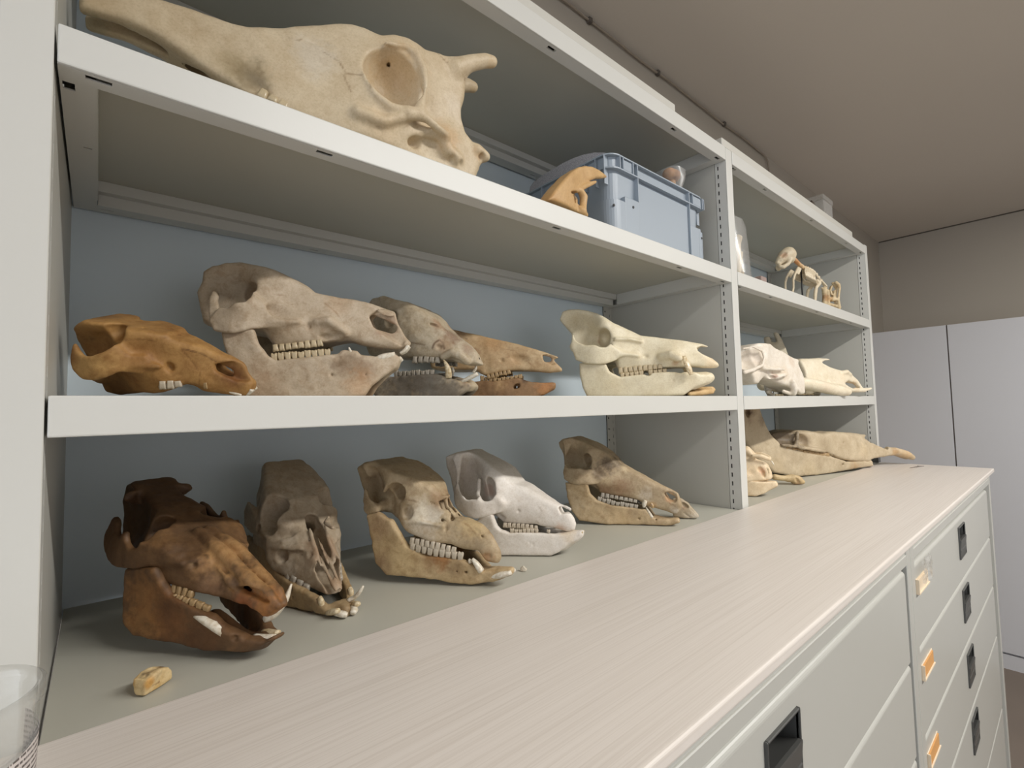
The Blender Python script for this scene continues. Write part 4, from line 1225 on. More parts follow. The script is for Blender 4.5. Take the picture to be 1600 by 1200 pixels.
tooth_row(cranium_, [(17.4,29,59.5),(39.5,24,54.5)], (0, 9, 10), 4, True, -1, 'tan')
tooth_row(mandible_, [(12.7,33,51.3),(34.7,28,47.6),(58.5,21,41.6)], (0, 8, 9), 7, False, -1, 'tan')
tusk(mandible_, 'tusk', [(73,16,23.5,6.5),(66.8,22,31.1,6),(57.7,26,35.9,4.6),(48.2,28,37.6,1.6)], -1, TUSK['white'], False, 0.8)
tusk(mandible_, 'tusk', [(85.3,-13,25,4.5),(92.9,-17,29.7,5),(101.6,-21,41.8,4),(103.4,-26,55,1)], -1, TUSK['white'], False, 0.8)
tusk(mandible_, 'incisor', [(83.9,11,17.9,3.4),(93.6,9,17.4,4.6),(105,6,15.4,3.2)], -1, TUSK['white'], False, 0.8)
tusk(mandible_, 'incisor', [(93,4,17.9,3.4),(103.8,2,17.3,4.4),(113.3,0,19.5,3)], -1, TUSK['white'], False, 0.8)
tusk(mandible_, 'incisor', [(91,-7,17.8,3),(102.7,-6,18.7,3.8),(112.5,-5,21.3,2.4)], -1, TUSK['cream'], False, 0.8)

T_ = skull_thing('boar_skull', 'grey-tan boar skull with a broken open nose, second on the bottom shelf', 'row of skulls on the bottom shelf of the near bay', (0.2220, 0.1200, 0.0720), -84, 0)
cranium_ = mesh_obj('cranium', bone_mesh('cranium', [
 ('B',[(-128.9,148.4),(-103.4,152.8),(-74.6,133.3),(-45.4,111.9),(-28.5,91.7),(-10.3,76.5),(8.9,58.9),(30.8,42.9),(51.4,24.6),(54.6,14.2),(50.9,13.2),(14.6,16.9),(-6.1,24.3),(-38.9,36.7),(-54.2,55.2),(-137.8,55.6),(-166.7,104),(-139.1,137.3)],[(-76.6,140.8,34),(-120.8,104.8,22),(-33.6,99.7,40),(-38.9,118.8,33),(-25.9,92.4,32),(-19.5,75,26),(-33.8,65.1,39),(-20.4,74.8,17),(-9.7,90.4,18),(-3.4,54.2,19),(-3.7,38.5,24),(-18,50.6,30),(14.7,31.8,15),(17.7,18.8,13),(38.3,22.5,9),(57.7,18,5),(28.4,55,11)],8,3,1),
 ('L',[(-108.8,96.2),(-101.6,108.9),(-77.3,100.1),(-65.1,89),(-48.7,84.9),(-53.4,74.6),(-84.2,73.1),(-105.4,78.2)],[(-108.8,96.2,44),(-101.6,108.9,42),(-77.3,100.1,44),(-65.1,89,43),(-48.7,84.9,42),(-53.4,74.6,42),(-84.2,73.1,45),(-105.4,78.2,45)],3,2,4,1),
 ('R',[(-65,43,78.3,4),(-52,34,66.2,6)],5,1),
 ('L',[(-52.7,65.1),(-25.8,71.8),(-15.6,76),(-3.4,60.9),(-18,60.8),(-32,61.8)],[(-52.7,65.1,38),(-25.8,71.8,32),(-15.6,76,19),(-3.4,60.9,19),(-18,60.8,30),(-32,61.8,38)],2.2,1.5,4,1),
 ('E',(-47.4,40,97.9),(13,25,24),10,2.5,-1),
 ('E',(-97.3,32,114.5),(10,14,16),0,3,-1),
 ('E',(-61.2,46,82.6),(4,9,4),0,1,-1),
 ('R',[(-30.6,0,84.2,9),(-12.4,0,65.6,12),(14.4,0,41.3,13),(37.7,0,23,10),(51.3,0,11.8,6)],2,-1),
 ('R',[(-34.9,0,76.3,8),(-52.1,0,66.4,10),(-60.9,0,50.1,10)],2,-1),
 ('R',[(-22.4,0,81.8,1.3),(16.3,0,46.3,1.6),(51.3,0,14.2,1)],0.8,1),
 ('R',[(7.6,6.5,66.9,1.3),(29.8,6.5,45.2,1.6),(50.6,6.5,24.7,1)],0.8,1),
 ('R',[(-10.3,9,81.7,1.8),(-2.4,9,69.2,2.6),(7.3,9,57.2,2.4),(14.6,8,44.9,1.6)],1,1),
 ('R',[(-17.6,4,65.6,1.6),(13.5,4,43.7,2.2),(40.2,3,22.8,1.8)],1,1),
 ('R',[(-5.7,11,91.4,2),(-8.5,8,85.3,2.4),(7.7,10,81.2,2)],1,1),
 ('R',[(26.3,10,51.1,1.4),(48.8,9,29.7,1.2)],1,1),
 ('R',[(-21.7,-9,98.3,2.6),(-23.4,-6,85.9,2)],1,1),
 ('E',(4.5,19,57.3),(4,6,6),20,1,-1),
 ('E',(-43.1,12,111.7),(1.7,2,2.4),0,0.5,-1),
 ('E',(-24.9,34,53.6),(6,9,7),0,2,-1),
 ], 1.2, [(150,134,112),(186,170,148)], [
 (-103.4,0,137,40,0.4,(150,130,104)),
 (10.4,6,63.9,20,0.55,(150,116,86)),
 (-13.4,4,87.3,9,0.9,(70,46,36)),
 (-18,30,71,12,0.4,(206,192,172)),
 (36.4,8,34.7,18,0.45,(166,126,92)),
 (-14.5,28,39,14,0.4,(190,180,166)),
 ], [
 ([(-45.4,0,117.1),(-35.1,-2,105),(-22.3,0,96.1)],1,0.8,(90,70,52)),
 ([(-38.4,39,62.6),(-19.7,31,60.7),(-5.1,20,55.8)],1.1,0.7,(112,88,68)),
 ([(-16,24,90.6),(-9.8,18,87),(-3.2,13,69.9)],1,0.6,(120,94,72)),
 ], sgn=-1, noise=(0.55, 7.0), seed=67), BONE, T_)
mandible_ = mesh_obj('mandible', bone_mesh('mandible', [
 ('L',[(-120.8,63.6),(-45.6,59.3),(-31.8,34.9),(1,25.1),(28.6,17.9),(44.4,7.3),(55.5,0.9),(61,0.9),(54.7,0.9),(34.4,0.9),(-7,0.9),(-23,0.9),(-54.5,0.9),(-98.6,22.7)],[(-120.8,63.6,40),(-45.6,59.3,38),(-31.8,34.9,33),(1,25.1,26),(28.6,17.9,18),(44.4,7.3,12),(55.5,-0.2,4),(61,-3.1,0),(54.7,-6.5,7),(34.4,-9.1,14),(-7,-7.6,26),(-23,-7.1,33),(-54.5,-1.7,38),(-98.6,22.7,40)],4.5,3.5,5,1),
 ('R',[(43.4,3,6.9,6),(56.1,0,5.9,5)],6,1),
 ('E',(-4.2,28,12.8),(1.6,4,1.6),0,0.5,-1),
 ('E',(26.4,19,3.5),(1.8,4,1.8),0,0.5,-1),
 ], 1.2, [(140,118,88),(176,152,116)], [
 (1,26,6.9,26,0.5,(176,150,110)),
 (30.8,14,-2.1,14,0.5,(196,168,124)),
 (-78.9,38,17.4,30,0.6,(110,92,72)),
 ], [
 ], sgn=-1, noise=(0.55, 7.0), seed=67), BONE, T_)
tooth_row(cranium_, [(-43,33,36.9),(-14.5,28,32.2),(9.9,18,22.4)], (0, 9, 10), 6, True, -1, 'grey')
tusk(cranium_, 'tusk', [(46,-8,10.5,3),(51.6,-14,14.2,3),(57.3,-16,20.7,2.8),(59.7,-18,26.1,1.6)], -1, TUSK['white'], False, 0.8)
tusk(mandible_, 'canine', [(35.1,16,7.7,3.5),(35.5,17,14.5,4.2),(31.9,17,17.6,3)], -1, TUSK['cream'], True, 0.8)
tusk(mandible_, 'incisor', [(45,14,4.2,3.6),(53.3,13,7.1,4.4),(61.1,11,9.5,3.2)], -1, TUSK['cream'], True, 0.8)
tusk(mandible_, 'incisor', [(52,9,4,3.4),(61.4,7,5,4.4),(65.1,3,3.8,3.2)], -1, TUSK['white'], True, 0.8)

T_ = skull_thing('pig_skull', 'tan pig skull with full white tooth rows, in the centre of the bottom row', 'row of skulls on the bottom shelf of the near bay', (0.3600, 0.1050, 0.0720), -66, 0)
cranium_ = mesh_obj('cranium', bone_mesh('cranium', [
 ('B',[(-87,146.6),(-72,148.1),(-51.2,143.3),(-27,133.4),(-7.5,126),(7.8,117.9),(17.9,104.3),(24.1,90.7),(36.7,77.6),(54.6,75.9),(72,71.2),(83.8,61.8),(91.9,49.3),(97.6,42.6),(97.8,32.4),(93.9,26.4),(81.1,27.9),(71.8,40.5),(53.5,41.9),(39.3,46.9),(16.5,49.2),(-6.2,57.1),(-19.4,60.5),(-35.9,73.5),(-66.5,80.7),(-102.9,94.5),(-104.8,119.8),(-102.4,138.6)],[(-83.3,138.7,32),(-76.6,132,22),(-75.8,111.7,16),(-69.7,95.8,16),(-45.7,118.1,38),(-47.9,105.7,20),(-20.7,121.7,34),(-17.2,102,34),(-5.8,109.4,29),(4.9,112,23),(-9.1,88.1,30),(4.3,80.1,23),(-10.8,75,33),(22.5,69.4,23),(3.2,63.9,32),(16.9,98.9,14),(32.4,77.6,16),(32.4,61.1,22),(50.5,61.5,17),(53.7,47,17),(68.7,53.3,13),(83.7,43.8,10),(66.7,69.9,9),(94.8,38.1,6),(90.1,53.6,6),(-32.2,78.9,30)],8,3,1),
 ('L',[(-80.2,111.7),(-77.5,114.7),(-69.2,103.2),(-56.3,91.5),(-56.3,85.4),(-71.5,79.9),(-81.4,95.9)],[(-80.2,111.7,38),(-77.5,114.7,38),(-69.2,103.2,40),(-56.3,91.5,40),(-56.3,85.4,40),(-71.5,79.9,40),(-81.4,95.9,38)],2.6,2,4,1),
 ('R',[(-75.3,38,86.8,5),(-63,38,89.2,5),(-62.3,20,89,8)],5,1),
 ('L',[(-86.3,139.3),(-76.7,147.2),(-70.9,139.4),(-74.9,125.9),(-82.1,128)],[(-86.3,139.3,31),(-76.7,147.2,12),(-70.9,139.4,14),(-74.9,125.9,24),(-82.1,128,30)],3,2,4,1),
 ('R',[(-47.8,38,111.8,2.6),(-41.9,39,119.9,2.6),(-31,38,122.6,2.6),(-21.1,36,118.9,2.6),(-20.1,35,108.1,2.6)],3,1),
 ('E',(-30.5,40,109.9),(12,32,13),0,2,-1),
 ('E',(-17.4,36,85.7),(8,14,10),0,2,-1),
 ('E',(-33,30,95.8),(3.5,8,4),0,1,-1),
 ('E',(-68,32,117.7),(8,15,22),8,3,-1),
 ('R',[(11.5,6,98.8,6),(24.6,4,77.6,7),(34.4,8,73.1,4)],2,-1),
 ('R',[(6.4,15,97,3),(11.7,12,93.7,3)],1,-1),
 ('R',[(24.5,15,75.3,3),(34,13,71.1,2)],1,-1),
 ('R',[(18.8,0,101.2,3),(20.4,0,88.9,2.4),(35.2,2,74.9,2)],1,1),
 ('R',[(12.3,10,99.5,2.2),(18.8,7,102.4,2.6),(22.6,3,102,2)],1,1),
 ('R',[(19.6,13,79.1,2.2),(32.1,10,73.3,2)],1,1),
 ('E',(10.3,24,85.7),(1.8,5,3.4),8,0.6,-1),
 ('E',(32.6,22,67),(3,4,4),0,1,-1),
 ('E',(86,10,36.8),(3,4,2.6),0,0.8,-1),
 ('E',(81.5,11,36.6),(2,4,3),0,0.8,-1),
 ('E',(-3.3,22,116.4),(1.4,2,1),0,0.4,-1),
 ('E',(8,14,120),(1.6,2,1.4),0,0.4,-1),
 ('R',[(-17.6,34,73.9,2),(1.9,30,74.6,2),(29,22,69.7,1.6)],3,1),
 ('R',[(62.7,8,69.3,1),(72.9,8,62.8,1)],0.6,-1),
 ('R',[(67.2,7,64.1,1),(77.3,7,57.9,1)],0.6,-1),
 ('R',[(71.7,6,58.9,1),(81.7,6,53.1,1)],0.6,-1),
 ('R',[(76.1,5,53.8,1),(86.1,5,48.3,1)],0.6,-1),
 ('R',[(80.5,4,48.6,1),(90.5,4,43.5,1)],0.6,-1),
 ], 1.25, [(158,138,108),(194,174,142)], [
 (-0.9,26,81.8,22,0.8,(222,212,192)),
 (11,22,80.3,14,0.8,(224,214,196)),
 (14.2,10,99.6,14,0.6,(140,106,72)),
 (-72.2,0,134.4,34,0.35,(150,132,104)),
 (66.1,8,69.6,22,0.45,(206,178,126)),
 (-78.2,18,115.2,20,0.5,(112,92,70)),
 (80.7,8,32.8,12,0.6,(170,120,72)),
 (2.4,31,60.6,20,0.4,(206,196,180)),
 ], [
 ([(-17.2,34,102),(-8.2,31,100.5),(5.3,24,94),(11.7,20,92.1)],1,0.6,(120,94,66)),
 ([(45.4,14,78.2),(60.4,10,69.6),(76.6,9,53.1)],1,0.5,(140,104,62)),
 ([(-11.5,26,125.5),(4.2,22,114.9),(13.3,14,104.9)],1,0.4,(130,104,76)),
 ], sgn=-1, noise=(0.55, 7.0), seed=71), BONE, T_)
mandible_ = mesh_obj('mandible', bone_mesh('mandible', [
 ('L',[(-71.7,81.6),(-54.5,85.4),(-33.9,76.3),(-24.2,63),(-15,45.2),(6.4,35.3),(53.3,31.6),(61.8,28),(78.6,18),(96.6,21.1),(113.1,22.1),(111.4,16.6),(89,6.3),(64.1,1.8),(37.8,3.6),(8.1,7.7),(-23,9),(-41.6,9.2),(-58.3,22.7),(-65.9,57.2)],[(-71.7,81.6,42),(-54.5,85.4,41),(-33.9,76.3,40),(-24.2,63,38),(-15,45.2,33),(6.4,35.3,27),(53.3,31.6,17),(61.8,28,14),(78.6,18,8),(96.6,21.1,4),(113.1,22.1,1),(111.4,16.6,1),(89,6.3,6),(64.1,1.8,13),(37.8,3.6,21),(8.1,7.7,30),(-23,9,38),(-41.6,9.2,41),(-58.3,22.7,42),(-65.9,57.2,42)],4.5,3.5,5,1),
 ('R',[(67.1,0,9.9,9),(94.4,0,13.1,5),(107.7,0,18.3,3)],7,1),
 ('E',(58.5,16,16.6),(2.2,4,2),0,0.6,-1),
 ('E',(47.5,18,17.3),(1.6,4,1.6),0,0.6,-1),
 ], 1.25, [(176,150,110),(206,182,144)], [
 (29,23,31.4,16,0.85,(154,100,48)),
 (13.7,27,30.9,14,0.75,(140,98,56)),
 (46.8,18,23.1,16,0.65,(120,94,64)),
 (-46.5,42,21,18,0.5,(118,88,70)),
 (-51.8,42,69.2,20,0.4,(150,116,88)),
 (-16.4,34,29.6,30,0.35,(214,190,140)),
 ], [
 ], sgn=-1, noise=(0.55, 7.0), seed=71), BONE, T_)
tooth_row(cranium_, [(-12.9,32,52.7),(15.8,27,49.2),(45.4,18,42.1)], (0, 9, 10), 9, True, -1, 'white')
tooth_row(mandible_, [(-12.2,33,44),(15.6,27,38.5),(55.1,17,33.3)], (0, 8, 11), 9, False, -1, 'white')
tusk(mandible_, 'canine', [(77.2,13,18.6,5),(71.8,15,27.3,4.6),(66.5,16,33.2,2.2)], -1, TUSK['white'], False, 0.8)
tusk(mandible_, 'canine', [(63.3,15,27.8,3),(62.2,16,32.3,2)], -1, TUSK['white'], False, 0.8)
tusk(mandible_, 'incisor', [(86.3,7,11.4,3.6),(100.8,6,15.4,5.4),(112.9,4,18.9,3.2)], -1, TUSK['white'], True, 0.8)

T_ = skull_thing('pig_skull', 'bleached white pig skull, fourth on the bottom shelf', 'row of skulls on the bottom shelf of the near bay', (0.5200, 0.1050, 0.0720), -64, 0)
cranium_ = mesh_obj('cranium', bone_mesh('cranium', [
 ('B',[(-115.4,141.2),(-97.6,148.3),(-82.2,148.4),(-63.5,140.3),(-45.2,130.7),(-27.3,119.7),(-13.3,107.1),(-6.4,100.9),(7.4,96.6),(20.9,89.2),(37.6,80.6),(53.9,72.1),(66.8,69.4),(77.6,65),(73.1,64),(72.1,58.5),(76,53.4),(80.1,44.6),(77.3,35.3),(67.2,32.3),(46.7,37.8),(28.5,40),(23,42.2),(-4.9,40.8),(-23.7,42.7),(-37.4,53.4),(-72,49.5),(-113.1,62.9),(-116.4,89.9),(-119.7,124)],[(-101.9,139.1,36),(-92.6,143,33),(-87.9,129.8,15),(-89.5,106.3,13),(-84.6,83.9,16),(-65.5,141.1,25),(-66.7,119.6,22),(-53.6,92.7,22),(-42.4,112.9,40),(-28.7,100.1,43),(-40.7,120.5,36),(-17.2,108.1,31),(-28.4,86.6,45),(-20.4,74.1,41),(-11.5,98.7,29),(-2,86.6,28),(0.8,63.6,28),(-10.1,67.2,34),(19.6,86.1,19),(20.2,65.1,22),(34.8,61.9,17),(35.7,49.6,16),(56.9,53,11),(53.6,72.2,9),(71.4,45.5,7),(78.6,41.1,5),(18.5,46,19),(-20.1,48.4,28)],8,3,1),
 ('L',[(-102.6,138.4),(-95.8,144.7),(-88.7,144.4),(-89.6,125.3),(-87.2,104.3),(-92.7,104.1),(-97.6,125.6)],[(-102.6,138.4,37),(-95.8,144.7,34),(-88.7,144.4,30),(-89.6,125.3,34),(-87.2,104.3,44),(-92.7,104.1,44),(-97.6,125.6,38)],3,2.5,4,1),
 ('L',[(-91.2,98.7),(-85.2,104.9),(-76.4,87.4),(-64.7,82.1),(-52.5,82),(-50.4,86.9),(-42.4,79.8),(-34,81.5),(-27.2,88.1),(-14,75.8),(-21.1,63.1),(-32.8,59.4),(-53.1,54.5),(-72.3,58.6),(-85.9,66.6),(-92.2,80)],[(-91.2,98.7,50),(-85.2,104.9,48),(-76.4,87.4,54),(-64.7,82.1,56),(-52.5,82,56),(-50.4,86.9,53),(-42.4,79.8,52),(-34,81.5,48),(-27.2,88.1,44),(-14,75.8,40),(-21.1,63.1,40),(-32.8,59.4,48),(-53.1,54.5,56),(-72.3,58.6,56),(-85.9,66.6,54),(-92.2,80,52)],3.8,3,7,1),
 ('E',(-39.5,46,96.3),(10.5,38,17),8,2,-1),
 ('E',(-76.6,38,112.6),(12,21,36),4,5,-1),
 ('E',(-67.8,42,85),(8,16,9),0,3,-1),
 ('R',[(-60.5,32,106.7,3),(-60.5,34,94.3,3.4),(-57.9,42,86.3,3.2),(-52.2,48,82.9,3)],4,1),
 ('L',[(54.9,68.3),(62.3,70.6),(78.9,64.7),(73.9,59.4),(66,60.4),(59.4,57.9)],[(64.2,64.9,7.5)],5,0.8,1,-1),
 ('R',[(66.5,0,60.5,4),(37.2,0,69.6,6)],1,-1),
 ('E',(0.4,29,63.5),(2,5,2),0,0.8,-1),
 ('E',(-29,43,89),(1.6,3,2.6),0,0.5,-1),
 ('E',(-25.8,34,52.4),(8,9,6),-20,2,-1),
 ('E',(-43,30,107.8),(2,3,1.5),0,0.5,-1),
 ], 1.3, [(222,213,202),(236,230,222)], [
 (-56.8,10,134.8,34,0.5,(176,168,154)),
 (-87.7,16,115,30,0.4,(196,178,160)),
 (-50.9,24,89.9,12,0.5,(206,168,146)),
 (-73.8,26,78,9,0.5,(180,140,112)),
 (57,8,37.1,12,0.5,(196,150,112)),
 ], [
 ([(-85.8,54,71.3),(-70.4,56,67.9),(-56.8,55,69.3)],0.9,0.7,(130,116,100)),
 ([(25.1,21,75.9),(33.5,18,63.6)],0.8,0.5,(160,146,128)),
 ([(24.9,18,49.3),(30.5,16,41.6)],0.8,0.5,(170,150,128)),
 ], sgn=-1, noise=(0.35, 9.0), seed=83), BONE_SMOOTH, T_)
mandible_ = mesh_obj('mandible', bone_mesh('mandible', [
 ('L',[(-49.2,56.7),(-31,61.7),(-27.5,43.2),(-22.6,37.3),(-10.1,32.7),(26.4,32.5),(45.6,31.3),(60.1,30.5),(79.4,33.8),(89.1,34.9),(83.6,24.9),(70.6,18),(56.4,6),(46,0.9),(19.5,0.9),(-21.9,0.9),(-64.8,0.9),(-71.7,18.3),(-67.1,42.2)],[(-49.2,56.7,50),(-31,61.7,48),(-27.5,43.2,42),(-22.6,37.3,38),(-10.1,32.7,32),(26.4,32.5,19),(45.6,31.3,13),(60.1,30.5,8),(79.4,33.8,3),(89.1,34.9,1),(83.6,24.9,2),(70.6,18,7),(56.4,6,14),(46,0.3,17),(19.5,-2,25),(-21.9,-1.6,38),(-64.8,-0.4,46),(-71.7,18.3,49),(-67.1,42.2,50)],5,4,5,1),
 ('R',[(60.4,0,18.6,12),(76.7,0,25.3,7),(84.7,0,29.8,4)],8,1),
 ('E',(16.4,24,19.5),(1.5,4,1.5),0,0.5,-1),
 ('E',(20.9,23,16.6),(1.2,4,1.2),0,0.5,-1),
 ], 1.3, [(222,213,202),(236,230,222)], [
 (68.1,8,30.4,16,0.4,(226,200,160)),
 ], [
 ], sgn=-1, noise=(0.35, 9.0), seed=83), BONE_SMOOTH, T_)
tooth_row(cranium_, [(-24.1,29,42.9),(1.5,23,41.8),(26.3,16,39.4)], (0, 9, 9), 8, True, -1, 'white')
tooth_row(mandible_, [(-11.8,32,32.9),(8.4,24,32.9),(27.7,18,33.4)], (0, 8, 8), 7, False, -1, 'white')
tooth_row(mandible_, [(39,15,33.6),(44.3,14,33.7)], (0, 5, 5), 1, False, -1, 'white')
tusk(mandible_, 'incisor', [(75.1,5,28.7,2.6),(84.3,4,31.5,3),(89.6,3,34.2,1.6)], -1, TUSK['cream'], True, 0.8)

T_ = skull_thing('pig_skull', 'tan pig skull with a dark stain across the brow, rightmost of the bottom row', 'row of skulls on the bottom shelf of the near bay', (0.7650, 0.1200, 0.0720), -68, 0)
cranium_ = mesh_obj('cranium', bone_mesh('cranium', [
 ('B',[(-103.6,146.5),(-93.9,153.4),(-77.3,156.1),(-59.1,150.8),(-43.3,144.2),(-25.9,134.9),(-8.8,125.9),(-1.4,119.5),(11.3,105.9),(18.6,101.6),(36.7,92.1),(54.4,83.8),(75.2,73.1),(95.7,64.4),(109,58.2),(112,49.7),(115.7,36),(111,25.3),(104.9,18.6),(86.8,25.7),(67.2,30.5),(52.2,33.5),(42.8,42.4),(12.4,48.8),(-23.4,52.7),(-43.3,66.5),(-76.2,62.9),(-100.5,79.1),(-100.1,124)],[(-92.3,146.1,34),(-87.5,134.4,29),(-85.1,123.8,15),(-81.3,106.4,13),(-63.2,138.2,24),(-53.9,111,22),(-46.3,126.9,40),(-33.9,112.9,43),(-28.8,126.8,35),(-10.8,117.3,27),(-19.3,100.1,38),(2.9,99.4,25),(-23.1,82.2,40),(-2.8,75.1,34),(19.5,93.8,19),(17.1,71.5,27),(40.6,71.7,20),(46.4,50.4,18),(63.8,68.4,14),(71.4,44.1,13),(88.2,48.2,10),(95.8,34.4,8),(112,31.5,5),(80.5,65.3,11),(-11.6,59.9,31),(29.7,55.4,22)],8,3,1),
 ('L',[(-91.9,149),(-83.3,154.3),(-76.8,151.2),(-81.2,130.9),(-82.9,116.8),(-86.1,116.9)],[(-91.9,149,35),(-83.3,154.3,28),(-76.8,151.2,24),(-81.2,130.9,30),(-82.9,116.8,40),(-86.1,116.9,42)],3,2.5,4,1),
 ('L',[(-85.2,92.4),(-82.1,114.1),(-75.9,103.7),(-62.6,100.8),(-49.9,102.8),(-43.8,98.5),(-35.6,100.5),(-29.6,93),(-16.2,82.3),(-23.4,73.2),(-39,72.5),(-55.9,71.2),(-71.2,74.1),(-82.7,81.8)],[(-85.2,92.4,54),(-82.1,114.1,50),(-75.9,103.7,54),(-62.6,100.8,56),(-49.9,102.8,54),(-43.8,98.5,50),(-35.6,100.5,46),(-29.6,93,42),(-16.2,82.3,38),(-23.4,73.2,40),(-39,72.5,50),(-55.9,71.2,56),(-71.2,74.1,56),(-82.7,81.8,56)],3,2,6,1),
 ('E',(-45.6,46,113.8),(11,39,14),0,2,-1),
 ('E',(-72.6,38,118.7),(11,23,22),0,4,-1),
 ('R',[(-63.3,30,118.1,3),(-61.6,34,108.4,3.2),(-53.4,44,102.4,3)],4,1),
 ('L',[(86.3,58),(96.7,60.7),(105.8,55.7),(107,45.4),(102.6,40.7),(92.7,45.3)],[(96.4,50.1,8)],5,0.8,1,-1),
 ('R',[(100.2,0,48.9,4),(69.6,0,63,6)],1,-1),
 ('E',(-34.4,36,63),(10,14,9),-30,2,-1),
 ('E',(97.4,9,26.9),(2,4,1.5),0,0.5,-1),
 ('E',(-2.5,16,122.3),(1.6,2,1.4),0,0.5,-1),
 ], 1.35, [(160,140,110),(194,174,144)], [
 (-9,28,106.6,20,0.85,(80,66,50)),
 (7.7,14,111,16,0.7,(92,78,60)),
 (-21.4,38,92.8,14,0.6,(84,66,48)),
 (12.9,26,64,22,0.6,(134,98,68)),
 (-15.5,30,63.1,16,0.6,(124,86,58)),
 (18.9,16,98.9,10,0.5,(216,196,160)),
 (-10.1,34,76.6,10,0.4,(214,192,156)),
 (-84.1,18,118.3,22,0.45,(116,96,72)),
 (56.9,17,54.4,14,0.5,(206,196,180)),
 (96.1,6,49.7,9,0.6,(196,140,90)),
 (103.6,6,27.6,10,0.5,(206,200,188)),
 (64.1,13,34.8,9,0.5,(206,170,120)),
 ], [
 ([(-82.6,56,87.2),(-68.9,56,88.2),(-57.9,54,89.8)],0.9,0.7,(120,94,66)),
 ([(72.3,12,72.1),(80.2,11,58.3),(86.3,10,44.5)],0.8,0.4,(140,110,76)),
 ], sgn=-1, noise=(0.5, 8.0), seed=97), BONE, T_)
mandible_ = mesh_obj('mandible', bone_mesh('mandible', [
 ('L',[(-81.7,75.3),(-40.7,75.6),(-37.7,55.1),(-27.2,43.4),(-5,36),(42.1,29.8),(53.8,29.2),(66.2,14.2),(77.9,12.1),(107.5,13.3),(108.1,7.3),(85.8,0.9),(67.3,0.9),(54.7,0.9),(27.2,0.9),(-12.2,0.9),(-34.5,3.7),(-58.9,6.6),(-70.5,23.6),(-78.6,48.8)],[(-81.7,75.3,54),(-40.7,75.6,50),(-37.7,55.1,44),(-27.2,43.4,37),(-5,36,31),(42.1,29.8,18),(53.8,29.2,15),(66.2,14.2,10),(77.9,12.1,8),(107.5,13.3,2),(108.1,7.3,2),(85.8,0.7,7),(67.3,-1.5,10),(54.7,-10.3,14),(27.2,-6.7,21),(-12.2,0.8,36),(-34.5,3.7,42),(-58.9,6.6,48),(-70.5,23.6,52),(-78.6,48.8,54)],4.5,3.5,5,1),
 ('R',[(69,0,8.9,8),(93.4,0,6.5,5),(104.5,0,9.5,4)],6,1),
 ('E',(42.8,20,12.3),(2,4,2),0,0.5,-1),
 ('E',(70.4,10,10.2),(2,4,1.4),0,0.5,-1),
 ], 1.35, [(176,152,116),(204,182,148)], [
 (32,22,20.1,14,0.4,(140,120,100)),
 (54,14,-6.2,14,0.6,(110,84,62)),
 (18.3,26,11,30,0.3,(206,176,130)),
 (74.1,8,4.8,16,0.45,(196,172,140)),
 (-64.7,50,45.4,26,0.4,(176,162,140)),
 ], [
 ], sgn=-1, noise=(0.5, 8.0), seed=97), BONE, T_)
tooth_row(cranium_, [(-23.4,30,53.2),(8.7,26,48.6),(40.8,18,42.6)], (0, 9, 8), 8, True, -1, 'grey')
tusk(cranium_, 'canine', [(54.8,17,44.6,4),(52.7,18,38.5,5.4),(51.9,18,32.3,3)], -1, TUSK['white'], False, 0.8)
tusk(cranium_, 'canine', [(62.5,13,39.1,4),(65.8,13,35,4.6),(66.6,13,31.2,3)], -1, TUSK['tan'], False, 0.8)
tooth_row(mandible_, [(-27.5,36,43.9),(3.9,30,37),(42.2,18,31.6)], (0, 8, 9), 9, False, -1, 'grey')
tusk(mandible_, 'canine', [(64,12,14.4,4),(59.5,14,23.3,3.2),(54.8,15,32.4,1.2)], -1, TUSK['white'], False, 0.8)
tusk(mandible_, 'incisor', [(90.8,5,7.3,2.6),(100.9,4,10.1,3),(108.4,3,11,2)], -1, TUSK['white'], False, 0.8)

# ------------------------------------------------------------------ upper shelf, near bay

